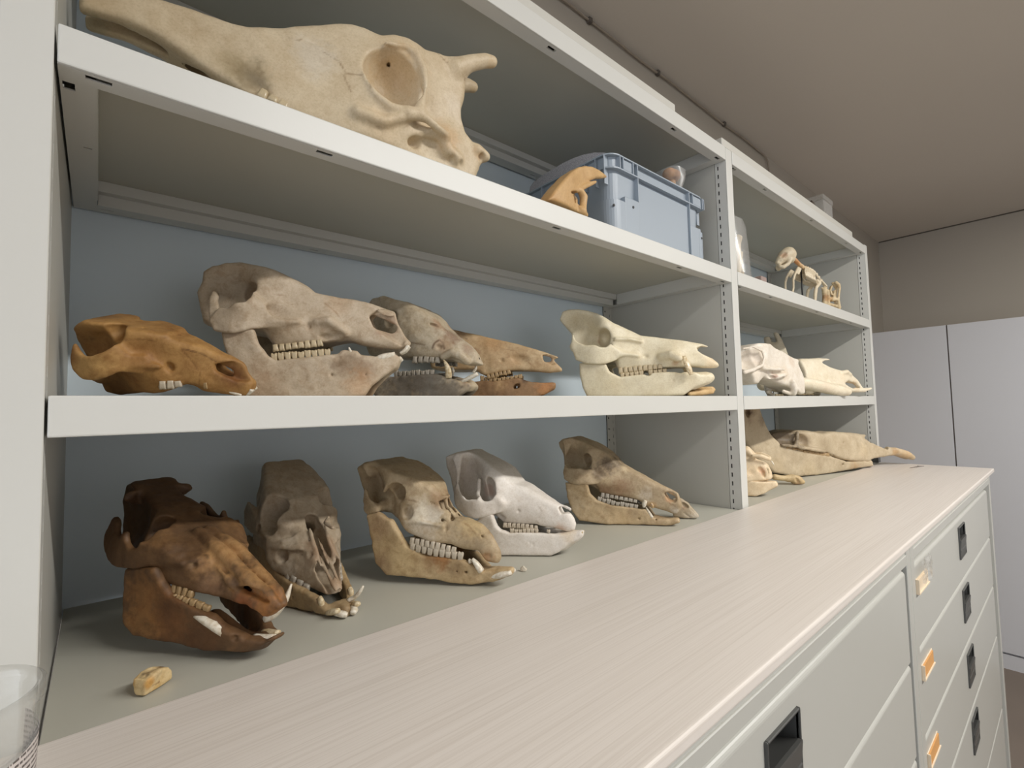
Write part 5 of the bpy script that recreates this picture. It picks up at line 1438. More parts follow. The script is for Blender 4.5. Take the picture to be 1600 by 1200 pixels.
T_ = skull_thing('horned_skull', 'big pale horned skull with a round eye socket on the upper shelf', None, (0.2500, 0.0900, 0.5600), 170, 0)
cranium_ = mesh_obj('cranium', bone_mesh('cranium', [
 ('B',[(245,104.9),(218.9,119.2),(189.6,130.1),(158.4,132.3),(136.8,130.4),(123.5,129.2),(109.8,130),(66.3,147),(35.7,158.6),(20,165),(4.6,168.2),(-8.4,166.4),(-18.6,162.7),(-25.3,160.6),(-39.1,167.4),(-56.3,170),(-70.7,166.6),(-78.1,164.4),(-99.2,171.4),(-120.9,173.4),(-136.2,172.9),(-141.2,150.7),(-139,131.9),(-134.1,115.1),(-132.9,99.5),(-137.9,82.3),(-148.7,73.4),(-165.3,66.7),(-168,59.6),(-159.2,43.7),(-150.3,21.2),(-109.1,3.6),(-59.9,14.7),(-29.3,20.4),(27.4,27.9),(72.5,36.4),(99.6,45.5),(107.2,49.9),(142.3,64.7),(172.5,79.9),(188.3,87.5),(215,93.1),(243.6,92.1)],[(230.9,97.6,18.6),(183.6,97,20.5),(142,90.3,20.5),(119.8,73.3,22.9),(102.7,114.1,22.3),(73.3,87.8,31),(59.9,133.3,23.6),(29.3,107.4,36),(30.3,64.5,40.9),(4.9,50.9,47.1),(-22.3,46.7,49.6),(55.3,52.4,36),(-12.1,140.3,37.2),(-5.4,97.1,48.4),(-63.7,145.4,40.9),(-66.3,109.5,43.4),(-28.9,62.1,52.1),(-100.6,145.8,29.8),(-110.8,119.1,24.8),(-132.1,128.1,21.1),(-101.2,90.6,26),(-52.6,49.3,47.1),(-107.2,61,31),(-73.3,43.3,32.2),(-142.2,75.1,22.3),(-162.2,56.4,18.6),(-126.7,32.1,24.8),(-25.6,139,40.9),(78.3,136.8,18.6),(91.2,58.4,29.8),(158.5,120,16.1)],9,4,1),
 ('R',[(-123.8,21.08,161,12),(-143.1,24.8,173.2,10),(-163.5,27.28,182.3,9),(-172.4,28.52,183,8)],9,1),
 ('R',[(-62.4,44.64,143.2,4),(-71.4,47.12,124.5,5),(-68.9,50.839999999999996,98,5.5),(-62.1,53.32,67.7,7)],5,1),
 ('R',[(-11.2,45.88,122.8,3.5),(-3,49.6,95.4,3.5),(-11.3,52.08,74.8,4),(-28.2,54.56,63.4,4.5),(-50.3,54.56,64.2,5)],4,1),
 ('R',[(-11.2,45.88,122.8,3.5),(-28.3,44.64,142.8,3.2),(-50.8,44.64,148.2,3.2),(-63.9,44.64,142.2,4)],4,1),
 ('R',[(-50.3,54.56,62.7,6.5),(-72.1,53.32,62.3,5),(-91.5,48.36,56.5,4.5),(-101.2,40.92,56.8,5)],5,1),
 ('R',[(5,47.12,50.2,7),(-21.6,52.08,45.2,6),(-50.2,54.56,59.6,5)],6,1),
 ('E',(-34.5,54.56,105.4),(34,46,37),-14,2,-1),
 ('E',(-36.5,18.6,136.1),(3,8,3),0,1,-1),
 ('E',(-93,45.88,85.1),(24,20,26),0,5,-1),
 ('R',[(-55.8,37.2,43.9,6),(-71.2,38.44,55.2,6),(-96.6,35.96,58,7),(-106.3,32.24,44,8),(-121.3,27.28,37.9,8)],5,1),
 ('E',(-61.6,38.44,39.4),(11,12,6),-20,2,-1),
 ('E',(-111.6,37.2,33.2),(4.5,12,5),0,1,-1),
 ('E',(-125.1,32.24,31.5),(4,8,5),0,1,-1),
 ('R',[(-153,18.6,62.7,8),(-166.4,16.12,58.6,7)],5,1),
 ('E',(-158.7,19.84,54.9),(4,5,5),0,2,-1),
 ('R',[(57.9,27.9,128.1,2.5),(47.8,29.14,129,4.2),(36.3,31,127.7,3.6),(26.9,34.1,129.2,1.5)],1,-1),
 ('E',(110.9,31,63.2),(26,9,13),36,3,-1),
 ('B',[(274.5,123.4),(180.1,166.6),(178.9,60.8),(272.5,28.8)],[(255.1,101.5,8),(209.8,120.9,8),(185.4,132.9,6),(182.5,95.5,5)],2,2,-1),
 ('R',[(179.3,0,100.2,8),(142.4,0,80,15),(89.2,0,66.2,16)],4,-1),
 ('R',[(175.9,8,132.8,2),(164.3,10,132.2,2.4),(152.3,13,132.2,1)],1,-1),
 ('E',(132.7,23.56,89.7),(1.8,4,1.8),0,0.6,-1),
 ('E',(-43.8,55.8,56.3),(1.4,3,1.4),0,0.4,-1),
 ], 1.9, [(196,176,144),(220,204,176)], [
 (105.5,24.8,70.3,22,0.75,(134,118,88)),
 (125.4,18.6,80.8,18,0.5,(156,136,98)),
 (-46.9,20,133.3,36,0.6,(186,152,104)),
 (-107.2,31,61,24,0.5,(196,156,106)),
 (228,10,102.9,24,0.35,(176,150,110)),
 (48.1,31,107.4,26,0.35,(206,200,190)),
 (-22.2,49.6,39.4,26,0.3,(232,204,166)),
 (-169.5,28.52,181.9,10,0.5,(206,168,112)),
 (-125.4,21.08,109,22,0.4,(226,214,196)),
 (-152.9,18.6,58.3,12,0.5,(206,166,120)),
 (237.7,6,98.1,14,0.5,(120,118,92)),
 ], [
 ([(73.8,23.56,127.2),(65.3,26.04,124.4),(56.6,27.28,129.8)],0.9,0.8,(130,100,70)),
 ([(26.9,34.1,127.7),(3.3,42.16,123.7),(-5.8,47.12,110.5),(-7.2,49.6,89.6)],1.1,0.75,(130,100,70)),
 ([(38.5,32.24,117.3),(23.1,38.44,108),(16.9,40.92,93.3),(1.2,47.12,93.4)],1,0.55,(130,100,70)),
 ([(19.6,40.92,91),(12.4,44.64,73)],1,0.6,(130,100,70)),
 ([(-93.9,28.52,167.2),(-110.5,27.28,159.1),(-129.2,24.8,157.2),(-138,21.08,148.8)],1,0.7,(130,100,70)),
 ([(-2.3,47.12,107.8),(-6.1,50.839999999999996,84.8),(-7.8,52.08,77.3)],1.2,0.8,(120,84,56)),
 ([(-15.1,49.6,38.8),(-38.3,44.64,42.8),(-51.8,49.6,51.5)],1,0.4,(130,100,70)),
 ([(-91.6,48.36,62.8),(-100.1,43.4,55.2)],1.2,0.8,(96,70,46)),
 ([(-136.6,24.8,165.7),(-145.1,26.04,167.1),(-148.6,26.66,170.5)],1.1,0.8,(120,84,60)),
 ([(142.4,16.12,128.6),(114.3,21.08,124.2),(72.6,23.56,127.6)],0.9,0.35,(130,100,70)),
 ], sgn=1, noise=(0.4, 16.0), seed=101), BONE_SMOOTH, T_)
tooth_row(cranium_, [(101.5,26.66,54.9),(73.2,31,45.5)], (0, 11, 11), 3, True, 1, 'cream')

T_ = skull_thing('curved_beak', 'curved tan beak-like bone propped in front of the blue-grey crate', None, (0.5450, 0.0220, 0.5598), 6, 0)
beak_ = mesh_obj('beak', bone_mesh('beak', [
 ('B',[(-59.6,6.9),(-43.7,26),(-25.6,44.8),(-3.5,65.6),(16.1,80.2),(36.3,90.3),(57.1,96.7),(82.3,100.8),(107.8,101.8),(110.7,98.5),(89.1,90.1),(70.5,82.8),(48.8,70.8),(27.9,57),(8.5,42.5),(1.1,32.9),(4.4,23.3),(12.3,16.9),(25.5,11),(-12.3,9.8),(-41.7,8.3)],[(-57.8,8.7,13),(-28,36.2,13),(5.1,62.7,12),(43.2,82.9,9),(85.2,91.6,5),(105.2,97.4,2),(-2.2,41.2,12),(-23.1,15.6,13),(30.3,64.9,8)],5,3,1),
 ('R',[(-0.1,8,36.6,3),(22.9,8,50.7,4),(48.6,7,65.8,3.6),(63.7,7,74,2.2)],3,1),
 ('R',[(21.2,9,43.9,5),(27.4,9,38.1,6),(25.4,9,25.8,5.5),(21.2,9,14.8,7)],4,1),
 ('R',[(21.2,9,13.8,6.5),(30.9,9,12.1,4)],3,1),
 ('R',[(8.8,8,26.9,3),(13.2,9,16.4,4)],3,1),
 ('E',(1,9,36.6),(9,12,1.5),22,1,-1),
 ('E',(11.3,14,21),(2.5,6,14),4,2,-1),
 ], 1.1, [(188,150,100),(208,172,122)], [
 (1.5,9,33.9,9,0.6,(150,106,60)),
 (-56.6,12,5.8,24,0.4,(176,128,76)),
 (86.8,4,93.6,16,0.4,(226,190,130)),
 ], [
 ], sgn=-1, noise=(0.25, 10.0), seed=113), BONE_SMOOTH, T_)
T_['category'] = 'bone'

# ------------------------------------------------------------------ far bay and small bones

T_ = skull_thing('deer_skull', 'white skull with a large round eye socket right beside the middle post', None, (1.3400, 0.0600, 0.3001), 172, 0)
cranium_ = mesh_obj('cranium', bone_mesh('cranium', [
 ('B',[(172.6,96),(149.9,116),(123.7,126.5),(90.1,129.4),(57.6,130.2),(16.9,121.2),(-23.6,116.9),(-77.6,103.3),(-108.1,99.2),(-102.2,85.3),(-109.9,73.6),(-121.5,54.8),(-123.8,33.4),(-118.7,6),(-94,5),(-60.3,16.6),(-27.3,24.6),(44.3,38.7),(93.6,44.6),(128.2,29.2),(156.9,29),(182.6,58)],[(195.8,104.6,44),(128.3,116.5,40),(111.4,91.5,46),(171,62.3,52),(212.7,53.2,54),(120.9,68.2,46),(60.1,90.3,34),(22.2,81,30),(-18.5,87.2,26),(-51.5,88.6,22),(-38.1,69.5,28),(-48.4,42.4,30),(-53.8,15.4,28),(9,50.5,30),(60.4,49.5,32),(102.7,40.2,34),(131.8,92.3,30),(11.4,33,26),(224.3,83.2,46)],9,4,1),
 ('E',(164.7,50,88.6),(29,38,32),-10,3,-1),
 ('R',[(195.2,46,109.2,3),(156.4,46,115.2,2.6),(122.6,48,107.5,2.8),(117.7,50,90.8,3),(132.7,52,72.3,3.6),(174.4,54,60.8,5),(209.3,54,54.1,5)],4,1),
 ('R',[(127.9,50,66.6,5),(72.6,44,65.4,4),(14.1,38,67.4,4)],5,1),
 ('R',[(67.7,36,46.9,7),(28.2,36,49.7,6),(-0.2,34,54.8,6)],5,1),
 ('E',(70.4,44,48.4),(16,14,6),20,2,-1),
 ('E',(21.1,36,41.1),(10,8,8),0,3,-1),
 ('R',[(-31.7,34,37.4,7),(-40.4,34,19.5,9),(-41,32,7.3,6)],5,1),
 ('R',[(-14.1,20,13.4,5),(-39.4,24,6.5,5)],4,1),
 ('E',(126.7,36,16.8),(26,14,12),0,3,-1),
 ('E',(167,40,69.9),(3,8,3),0,0.5,-1),
 ], 2.0, [(224,212,194),(240,232,220)], [
 (-59.2,18,89.3,18,0.35,(206,176,146)),
 (-4.5,32,59.4,22,0.35,(216,190,152)),
 (98.9,20,24,26,0.5,(176,142,116)),
 (55.7,36,51.4,10,0.7,(150,92,60)),
 (129.1,30,81.9,24,0.3,(222,200,180)),
 ], [
 ([(70.2,30,113),(59.5,34,96.8),(17,28,96.9)],1.4,0.3,(200,180,160)),
 ([(-17.1,24,98.6),(-10,30,77.6)],1.2,0.3,(196,176,150)),
 ], sgn=1, noise=(0.5, 12.0), seed=131), BONE_SMOOTH, T_)

T_ = skull_thing('long_snouted_skull', 'cream-white skull whose long snout points right at the far bay end', None, (1.6000, 0.0740, 0.3001), -20, 0)
cranium_ = mesh_obj('cranium', bone_mesh('cranium', [
 ('B',[(-44.1,102.9),(-34,110.5),(17.7,112.3),(65.3,115.9),(106.2,115.2),(135.3,110.3),(90.7,108.1),(64.8,100.3),(89.2,90),(126.2,82.3),(179.3,74),(198.6,71.9),(232.3,50.1),(248.3,28.1),(239.7,21.3),(215.3,37.9),(167,44.2),(121.7,28.9),(83.4,18.5),(28.5,19),(-18.9,6.5),(-41.7,6.8),(-46.9,45.2)],[(-115.8,78.7,50),(-90.8,66.1,56),(-53,76.9,48),(-40.6,98.3,34),(27.3,105.7,20),(74.7,109.8,12),(120.1,109.5,6),(4.2,78.3,36),(-8.7,47.4,44),(59.4,63.4,34),(124.2,64.6,22),(171.9,59.9,15),(216.4,38.6,10),(57.8,42.9,34),(-47,32.4,46),(-79.6,17.9,44)],10,4,1),
 ('R',[(146.5,16,70.4,6),(164.9,14,73.3,7),(184.5,12,65.5,5)],5,1),
 ('R',[(57.3,34,37.7,9),(118.7,24,32.9,10),(169.9,14,19.8,8),(245.3,8,16.8,6),(281.2,6,22.7,4)],8,1),
 ('E',(180.8,10,33.4),(18,14,9),-30,3,-1),
 ], 2.0, [(224,210,182),(240,230,208)], [
 (202.9,8,30.7,18,0.6,(206,160,104)),
 (-73.3,50,66.7,16,0.4,(222,196,154)),
 (133.7,20,54.2,22,0.3,(236,214,180)),
 ], [
 ([(51.5,36,44.3),(99.2,28,44.7),(140.4,20,43.6)],1.3,0.8,(120,92,66)),
 ([(-56.4,48,76.8),(-62.1,50,56.9)],1.5,0.3,(206,180,140)),
 ], sgn=-1, noise=(0.5, 12.0), seed=137), BONE_SMOOTH, T_)
jawbone_ = mesh_obj('jawbone', bone_mesh('jawbone', [
 ('R',[(-96.3,56,38.1,16),(-59.4,56,36.3,17),(-5.8,54,28.8,17),(42.1,52,20.3,16),(83.9,50,15.9,15),(115.6,48,11.9,11)],6,1),
 ('E',(-65.4,76,28.9),(2.5,6,2.5),0,0.8,-1),
 ], 2.0, [(224,210,182),(240,230,208)], [
 (5.3,58,16.5,30,0.25,(214,188,160)),
 ], [
 ], sgn=-1, noise=(0.5, 12.0), seed=137), BONE_SMOOTH, T_)
tooth_row(cranium_, [(-68.6,40,8.6),(-5.8,34,7.1)], (0, 10, 6), 6, True, -1, 'cream')

T_ = skull_thing('antler_fragment', 'pale two-pronged antler piece standing up at the back of the far bay', None, (1.5800, 0.2000, 0.3001), -40, 0)
plate_ = mesh_obj('plate', bone_mesh('plate', [
 ('L',[(62.3,202.3),(68,206.4),(76.1,202),(87.4,179.6),(97.1,154.5),(106.5,123.9),(100.1,6),(67.2,6.8),(62.8,133.2),(35,155.9),(32,189.2),(38.3,192.3),(48.7,191.6),(54.3,171.5),(64.8,171.3),(72.7,163.4),(69.6,182.8)],[(65.6,133.1,0)],6,4,3,1),
 ('R',[(50.6,0,163.8,9),(64.5,0,164.9,9)],6,1),
 ], 2.2, [(196,184,160),(214,204,182)], [
 ], [
 ], sgn=-1, noise=(0.5, 9.0), seed=139), BONE_SMOOTH, T_)
T_['category'] = 'antler'

T_ = skull_thing('horse_skull', 'long weathered horse-like skull with lower jaw at the end of the bottom shelf', None, (1.6600, 0.0850, 0.0721), -24, 0)
cranium_ = mesh_obj('cranium', bone_mesh('cranium', [
 ('B',[(-198.2,115.7),(-152.4,127.6),(-95.3,132.9),(-45.1,129.8),(14.3,120.3),(58.3,123.1),(98.1,119.7),(165.8,114.1),(228,105.9),(210.7,96.4),(247.1,80.9),(303.4,67.1),(351.4,57.8),(400,45.5),(429.8,29.6),(423.6,17.9),(388,23.7),(339.7,36.9),(276.4,33),(243,31.1),(209,23.1),(126.3,30),(75.4,39.9),(26.1,55.5),(-63.8,70),(-147.7,89.1),(-187.9,108.2),(-188.7,76.4)],[(-185,120.2,40),(-130.7,127.5,34),(-150.6,106.8,52),(-99.5,120.6,50),(-91.5,95.1,56),(-38.2,111.7,46),(-30.2,85.8,52),(-39.6,70.1,52),(22.3,99.4,44),(17.7,70.2,46),(83,106.2,30),(95,72.6,36),(117.4,44.6,34),(160.4,69.2,30),(195.5,101,12),(178.9,41,28),(233.8,65,16),(231.8,40.8,16),(309.4,50.7,12),(368.8,37.3,14),(403.6,28.1,10)],12,4,1),
 ('E',(-84.5,62,103.1),(26,30,22),-25,4,-1),
 ('E',(-146.2,56,116.3),(40,26,22),-15,8,-1),
 ('R',[(-105.4,56,127.4,5),(-115.9,60,96.4,6)],6,1),
 ('R',[(-169.6,62,95,5),(-114.7,62,86.4,6),(-46,58,75.7,6),(-6.3,52,68.6,5)],6,1),
 ('R',[(336.7,10,52.8,7),(380.2,13,38.5,10),(406,10,27.3,8)],8,1),
 ('R',[(233.9,0,92,12),(302.9,0,60.7,8)],5,-1),
 ('E',(91.7,36,86.8),(5,8,3),-10,1,-1),
 ('E',(-53.6,50,74.5),(2,5,5),0,1,-1),
 ('E',(-47.2,49,73.2),(2,5,5),0,1,-1),
 ('E',(-40.8,48,71.8),(2,5,5),0,1,-1),
 ('E',(-34.4,47,70.5),(2,5,5),0,1,-1),
 ('E',(-27.9,46,69.1),(2,5,5),0,1,-1),
 ('E',(-21.4,45,67.8),(2,5,5),0,1,-1),
 ('E',(-14.9,44,66.4),(2,5,5),0,1,-1),
 ('E',(-8.4,43,65.1),(2,5,5),0,1,-1),
 ('E',(-1.8,42,63.7),(2,5,5),0,1,-1),
 ('E',(4.7,41,62.3),(2,5,5),0,1,-1),
 ('E',(11.3,40,60.9),(2,5,5),0,1,-1),
 ('E',(17.9,39,59.6),(2,5,5),0,1,-1),
 ('E',(24.6,38,58.2),(2,5,5),0,1,-1),
 ('E',(31.2,37,56.8),(2,5,5),0,1,-1),
 ('R',[(-178.7,56,101.9,4),(-118.5,58,85.3,5),(-53.3,53,67.7,5),(16.6,46,55.3,4)],1,-1),
 ('R',[(212.4,10,105.5,0.7),(237.5,30,110.6,0.6),(237,60,98.3,0.4)],0.5,1),
 ], 2.4, [(176,158,130),(208,192,164)], [
 (-145.5,40,118.7,70,0.9,(104,90,72)),
 (-72.1,50,103.5,26,0.5,(120,98,74)),
 (1.3,46,77.5,40,0.4,(150,132,104)),
 (374.6,10,36.7,34,0.5,(214,176,126)),
 (326.7,10,49.7,14,0.6,(170,126,72)),
 (98.8,34,89,20,0.4,(160,140,110)),
 (180.6,28,61.4,26,0.4,(216,196,160)),
 (-183.7,46,111,30,0.6,(80,64,50)),
 ], [
 ([(-170.7,52,101.4),(-114.2,54,85.8),(-50,50,67.3),(19.1,44,56.3)],5,0.9,(84,58,42)),
 ([(38.5,42,55.8),(49,40,48.6)],2,0.7,(96,70,50)),
 ], sgn=-1, noise=(0.8, 12.0), seed=149), BONE_SMOOTH, T_)
mandible_ = mesh_obj('mandible', bone_mesh('mandible', [
 ('L',[(-297.9,207.7),(-241.5,206.6),(-237.7,175.5),(-227.6,153.5),(-205.7,121.6),(-165.2,94.1),(-66.1,67.7),(25.9,53.5),(101.7,31.5),(181.8,29),(209.8,24.4),(237.4,8.8),(213.1,8.8),(184.5,8.8),(77.5,4.1),(-22.7,0.9),(-115.7,2.4),(-201.6,19.5),(-270.7,69.6),(-306.5,122.9)],[(-297.9,207.7,60),(-241.5,206.6,58),(-237.7,175.5,58),(-227.6,153.5,56),(-205.7,121.6,54),(-165.2,94.1,50),(-66.1,67.7,46),(25.9,53.5,38),(101.7,31.5,28),(181.8,29,18),(209.8,24.4,14),(237.4,8.4,8),(213.1,1.3,10),(184.5,-1.7,14),(77.5,4.1,28),(-22.7,0.3,40),(-115.7,2.4,50),(-201.6,19.5,58),(-270.7,69.6,62),(-306.5,122.9,64)],9,7,6,1),
 ('R',[(180.5,0,24.8,16),(231.6,0,18.8,10)],10,1),
 ('R',[(-243.6,60,203.5,4),(-237.7,60,175.6,5),(-209.5,58,123.5,5),(-176.9,54,98.6,5)],5,1),
 ('E',(78.3,34,24.6),(4,8,3.5),0,1,-1),
 ('E',(-284.2,66,186),(8,12,12),0,4,-1),
 ], 2.4, [(176,158,130),(208,192,164)], [
 (-269.5,60,182.5,60,0.4,(160,134,104)),
 (-278.5,62,188.9,16,0.8,(90,64,48)),
 (-238.5,58,163.2,20,0.5,(96,80,62)),
 (-196.4,54,37.3,40,0.4,(196,174,138)),
 (-67.6,44,16.3,40,0.4,(206,186,150)),
 (132.5,20,12.1,30,0.5,(176,136,88)),
 (-281.9,62,163,12,0.7,(110,78,60)),
 ], [
 ], sgn=-1, noise=(0.8, 12.0), seed=149), BONE_SMOOTH, T_)
tooth_row(cranium_, [(-151.8,52,89.2),(-68.1,48,71.2),(21.4,42,56.7)], (0, 16, 12), 8, True, -1, 'tan')
tooth_row(mandible_, [(-142.1,50,84.3),(-57.9,46,67.3),(23.7,40,55.7)], (0, 14, 10), 8, False, -1, 'tan')
tusk(mandible_, 'incisor', [(202.1,9,20.9,6),(225.3,7,16,6),(239.3,5,10.8,3)], -1, TUSK['cream'], True, 0.8)

T_ = skull_thing('cat_skull', 'small cream skull half hidden behind the middle post on the bottom shelf', None, (1.1850, 0.0550, 0.0721), -70, 0)
cranium_ = mesh_obj('cranium', bone_mesh('cranium', [
 ('B',[(-20.4,87.3),(-10.6,94.1),(1,89.2),(12.4,83.1),(26,78.4),(35.2,71),(40.9,56),(43.7,43.4),(37.8,38),(24,34.8),(7.8,34),(-8.7,30.5),(-27.7,29.6),(-36.2,55.3)],[(-9.7,79.7,24),(-10.2,60,30),(6,70.1,24),(5.1,47.5,26),(21.6,69.8,16),(23.1,49.8,18),(34.6,59.6,11),(38.3,44.3,9),(-23.8,59.9,34)],9,4,1),
 ('R',[(5.1,30,93.5,4),(20.8,26,93.5,5),(31.6,20,88.2,5),(38.1,14,85.2,4)],5,1),
 ('E',(17.9,18,62.2),(5,6,6),20,2,-1),
 ('E',(24.2,15,52),(3,6,10),10,2,-1),
 ('E',(3.6,34,56),(12,10,10),0,3,-1),
 ('R',[(-9.1,16,104.6,8),(-3.5,16,99.6,7),(6.6,18,89.8,5)],5,1),
 ], 1.8, [(220,196,160),(240,222,192)], [
 (21,14,56.8,10,0.6,(206,150,116)),
 (-1.3,24,59.7,18,0.3,(236,206,166)),
 ], [
 ], sgn=-1, noise=(0.4, 8.0), seed=151), BONE_SMOOTH, T_)
mandible_ = mesh_obj('mandible', bone_mesh('mandible', [
 ('L',[(-30.3,33.1),(-2.3,36.8),(20.1,34.4),(33.4,34.3),(47.8,34.2),(50.8,25.4),(41.6,19),(27.8,9.1),(7.1,0.9),(-13.7,0.9),(-36.4,0.9)],[(-30.3,33.1,26),(-2.3,36.8,24),(20.1,34.4,17),(33.4,34.3,11),(47.8,34.2,5),(50.8,25.4,4),(41.6,19,7),(27.8,9.1,13),(7.1,-3.7,20),(-13.7,-13,26),(-36.4,-7.6,30)],4,3,4,1),
 ('R',[(28,0,22.3,10),(44.1,0,27,7)],7,1),
 ], 1.8, [(220,196,160),(240,222,192)], [
 (-13.5,24,-7,20,0.5,(196,162,116)),
 ], [
 ], sgn=-1, noise=(0.4, 8.0), seed=151), BONE_SMOOTH, T_)
tusk(cranium_, 'canine', [(32.5,10,65.7,2.6),(34.9,10,56.9,2.4),(34.4,9,46.7,1)], -1, TUSK['cream'], True, 0.8)
tusk(cranium_, 'canine', [(40.9,4,79.3,2),(44.1,3,75.4,2),(46.1,3,70.5,1)], -1, TUSK['white'], True, 0.8)

T_ = skull_thing('foot_bone', 'short cream bone with a knobbly end in front of the long weathered skull', None, (1.4000, 0.0450, 0.0721), -40, 0)
shaft_ = mesh_obj('shaft', bone_mesh('shaft', [
 ('R',[(-46.6,0,20.2,8),(-28.6,0,17.4,7),(-11.2,0,15.8,8)],5,1),
 ('R',[(-11.2,0,15.8,9),(0.5,5,16.8,9),(12,5,13.7,9)],4,1),
 ('R',[(3.5,4,8.9,8),(13.8,6,9.9,9),(21.1,6,6.9,6)],3,1),
 ('E',(3.6,14,12.3),(4,5,10),30,2,-1),
 ], 1.7, [(196,170,126),(220,198,158)], [
 (8,6,5.3,12,0.6,(150,108,76)),
 (19.4,6,0.7,8,0.7,(170,100,70)),
 ], [
 ], sgn=-1, noise=(0.5, 6.0), seed=157), BONE, T_)
T_['category'] = 'bone'

T_ = skull_thing('small_skeleton', 'small white mounted animal skeleton on a black rod, upper shelf of the far bay', None, (1.6000, 0.0950, 0.5599), 150, 0)
skull_ = mesh_obj('skull', bone_mesh('skull', [
 ('R',[(1.8,0,171.6,21),(13.1,0,165.1,19),(26,0,154.8,14),(34.8,0,144.8,10)],8,1),
 ('R',[(-10.4,0,168.3,12),(-1.5,0,158.2,17)],8,1),
 ('E',(35.5,20,161.5),(20,12,10),-40,1,-1),
 ('E',(41.1,11,144.8),(8,5,4),0,1,-1),
 ('E',(26.7,16,140.2),(12,9,8),-30,2,-1),
 ('R',[(4.5,13,151.5,6),(14.9,13,136.6,5.5),(29.2,10,127.4,6),(36.5,6,130.8,5)],3,1),
 ], 1.3, [(206,190,160),(228,214,188)], [
 (28.1,12,163.6,12,0.6,(170,110,70)),
 ], [
 ], sgn=1, noise=(0.25, 5.0), seed=163), BONE_SMOOTH, T_)
spine_ = mesh_obj('spine', bone_mesh('spine', [
 ('R',[(-12.7,0,161.1,6),(-24.4,0,150.4,6.5),(-34.9,0,141,6),(-45.4,0,132.7,7)],3,1),
 ('R',[(-48.2,0,132.8,4.2)],2,1),
 ('R',[(-48.2,0,132.8,2),(-50.3,0,139.3,1.4)],1,1),
 ('R',[(-56,0,132.4,4.2)],2,1),
 ('R',[(-56,0,132.4,2),(-58.1,0,138.9,1.4)],1,1),
 ('R',[(-63.7,0,130.7,4.2)],2,1),
 ('R',[(-63.7,0,130.7,2),(-65.8,0,137.2,1.4)],1,1),
 ('R',[(-71.3,0,127.8,4.2)],2,1),
 ('R',[(-71.3,0,127.8,2),(-73.4,0,134.2,1.4)],1,1),
 ('R',[(-78.8,0,123.5,4.2)],2,1),
 ('R',[(-78.8,0,123.5,2),(-80.9,0,130,1.4)],1,1),
 ('R',[(-86.3,0,118,4.2)],2,1),
 ('R',[(-86.3,0,118,2),(-88.4,0,124.4,1.4)],1,1),
 ('R',[(-93.7,0,111.1,4.2)],2,1),
 ('R',[(-93.7,0,111.1,2),(-95.8,0,117.6,1.4)],1,1),
 ('R',[(-101,0,103,4.2)],2,1),
 ('R',[(-101,0,103,2),(-103.1,0,109.5,1.4)],1,1),
 ('R',[(-108.3,0,93.6,4.2)],2,1),
 ('R',[(-108.3,0,93.6,2),(-110.4,0,100,1.4)],1,1),
 ('R',[(-45.4,0,132.7,3.4),(-81.1,0,124,3.4),(-101.8,0,97.4,3.6),(-115.2,0,87.9,3),(-125.8,0,77.1,3)],2,1),
 ], 1.3, [(206,190,160),(228,214,188)], [
 (-24.4,0,150.4,26,0.9,(190,126,66)),
 (-42.8,0,135.1,20,0.5,(206,164,104)),
 ], [
 ], sgn=1, noise=(0.25, 5.0), seed=163), BONE_SMOOTH, T_)
rib_cage_ = mesh_obj('rib_cage', bone_mesh('rib_cage', [
 ('R',[(-53.3,2,131.1,2.4),(-35.1,20,115.6,2.2),(-35.2,22,101.7,2.2),(-46.8,14,93.4,2.2),(-59.2,2,93.3,2.2)],1,1),
 ('R',[(-58.7,2,128.9,2.4),(-40.5,20,113.3,2.2),(-40.5,22,99.5,2.2),(-52.1,14,91.1,2.2),(-64.6,2,91,2.2)],1,1),
 ('R',[(-64.1,2,126.6,2.4),(-45.8,20,111,2.2),(-45.8,22,97.2,2.2),(-57.5,14,88.8,2.2),(-70,2,88.7,2.2)],1,1),
 ('R',[(-69.5,2,124.3,2.4),(-51.1,20,108.8,2.2),(-51.2,22,94.9,2.2),(-62.9,14,86.5,2.2),(-75.4,2,86.4,2.2)],1,1),
 ('R',[(-75,2,122,2.4),(-56.5,20,106.5,2.2),(-56.5,22,92.7,2.2),(-68.2,14,84.2,2.2),(-80.9,2,84.1,2.2)],1,1),
 ('R',[(-80.4,2,119.7,2.4),(-61.8,20,104.2,2.2),(-61.9,22,90.4,2.2),(-73.6,14,81.9,2.2),(-86.3,2,81.7,2.2)],1,1),
 ('R',[(-85.8,2,117.4,2.4),(-67.2,20,102,2.2),(-67.2,22,88.1,2.2),(-79,14,79.6,2.2),(-91.7,2,79.4,2.2)],1,1),
 ('R',[(-41.3,0,110.5,2.6),(-51.1,0,91.2,2.6),(-67.5,0,86.7,2.4),(-81.7,0,89.5,2)],2,1),
 ], 1.3, [(206,190,160),(228,214,188)], [
 ], [
 ], sgn=1, noise=(0.25, 5.0), seed=163), BONE_SMOOTH, T_)
front_limb_ = mesh_obj('front_limb', bone_mesh('front_limb', [
 ('L',[(-16.5,130.1),(-29.7,123.2),(-17.1,102.9),(-7.6,110.2)],[(-16.5,130.1,14),(-29.7,123.2,14),(-17.1,102.9,16),(-7.6,110.2,15)],2.4,1,1,1),
 ('R',[(-15.1,15,122.5,4),(-3.6,16,104.9,3.6),(2.8,16,87.9,3.4),(3.5,16,63.8,3),(7.7,16,52.9,3.4)],1.5,1),
 ('R',[(3.5,16,63.8,2),(13.1,16,3.9,3)],1.5,1),
 ], 1.3, [(206,190,160),(228,214,188)], [
 ], [
 ], sgn=1, noise=(0.25, 5.0), seed=163), BONE_SMOOTH, T_)
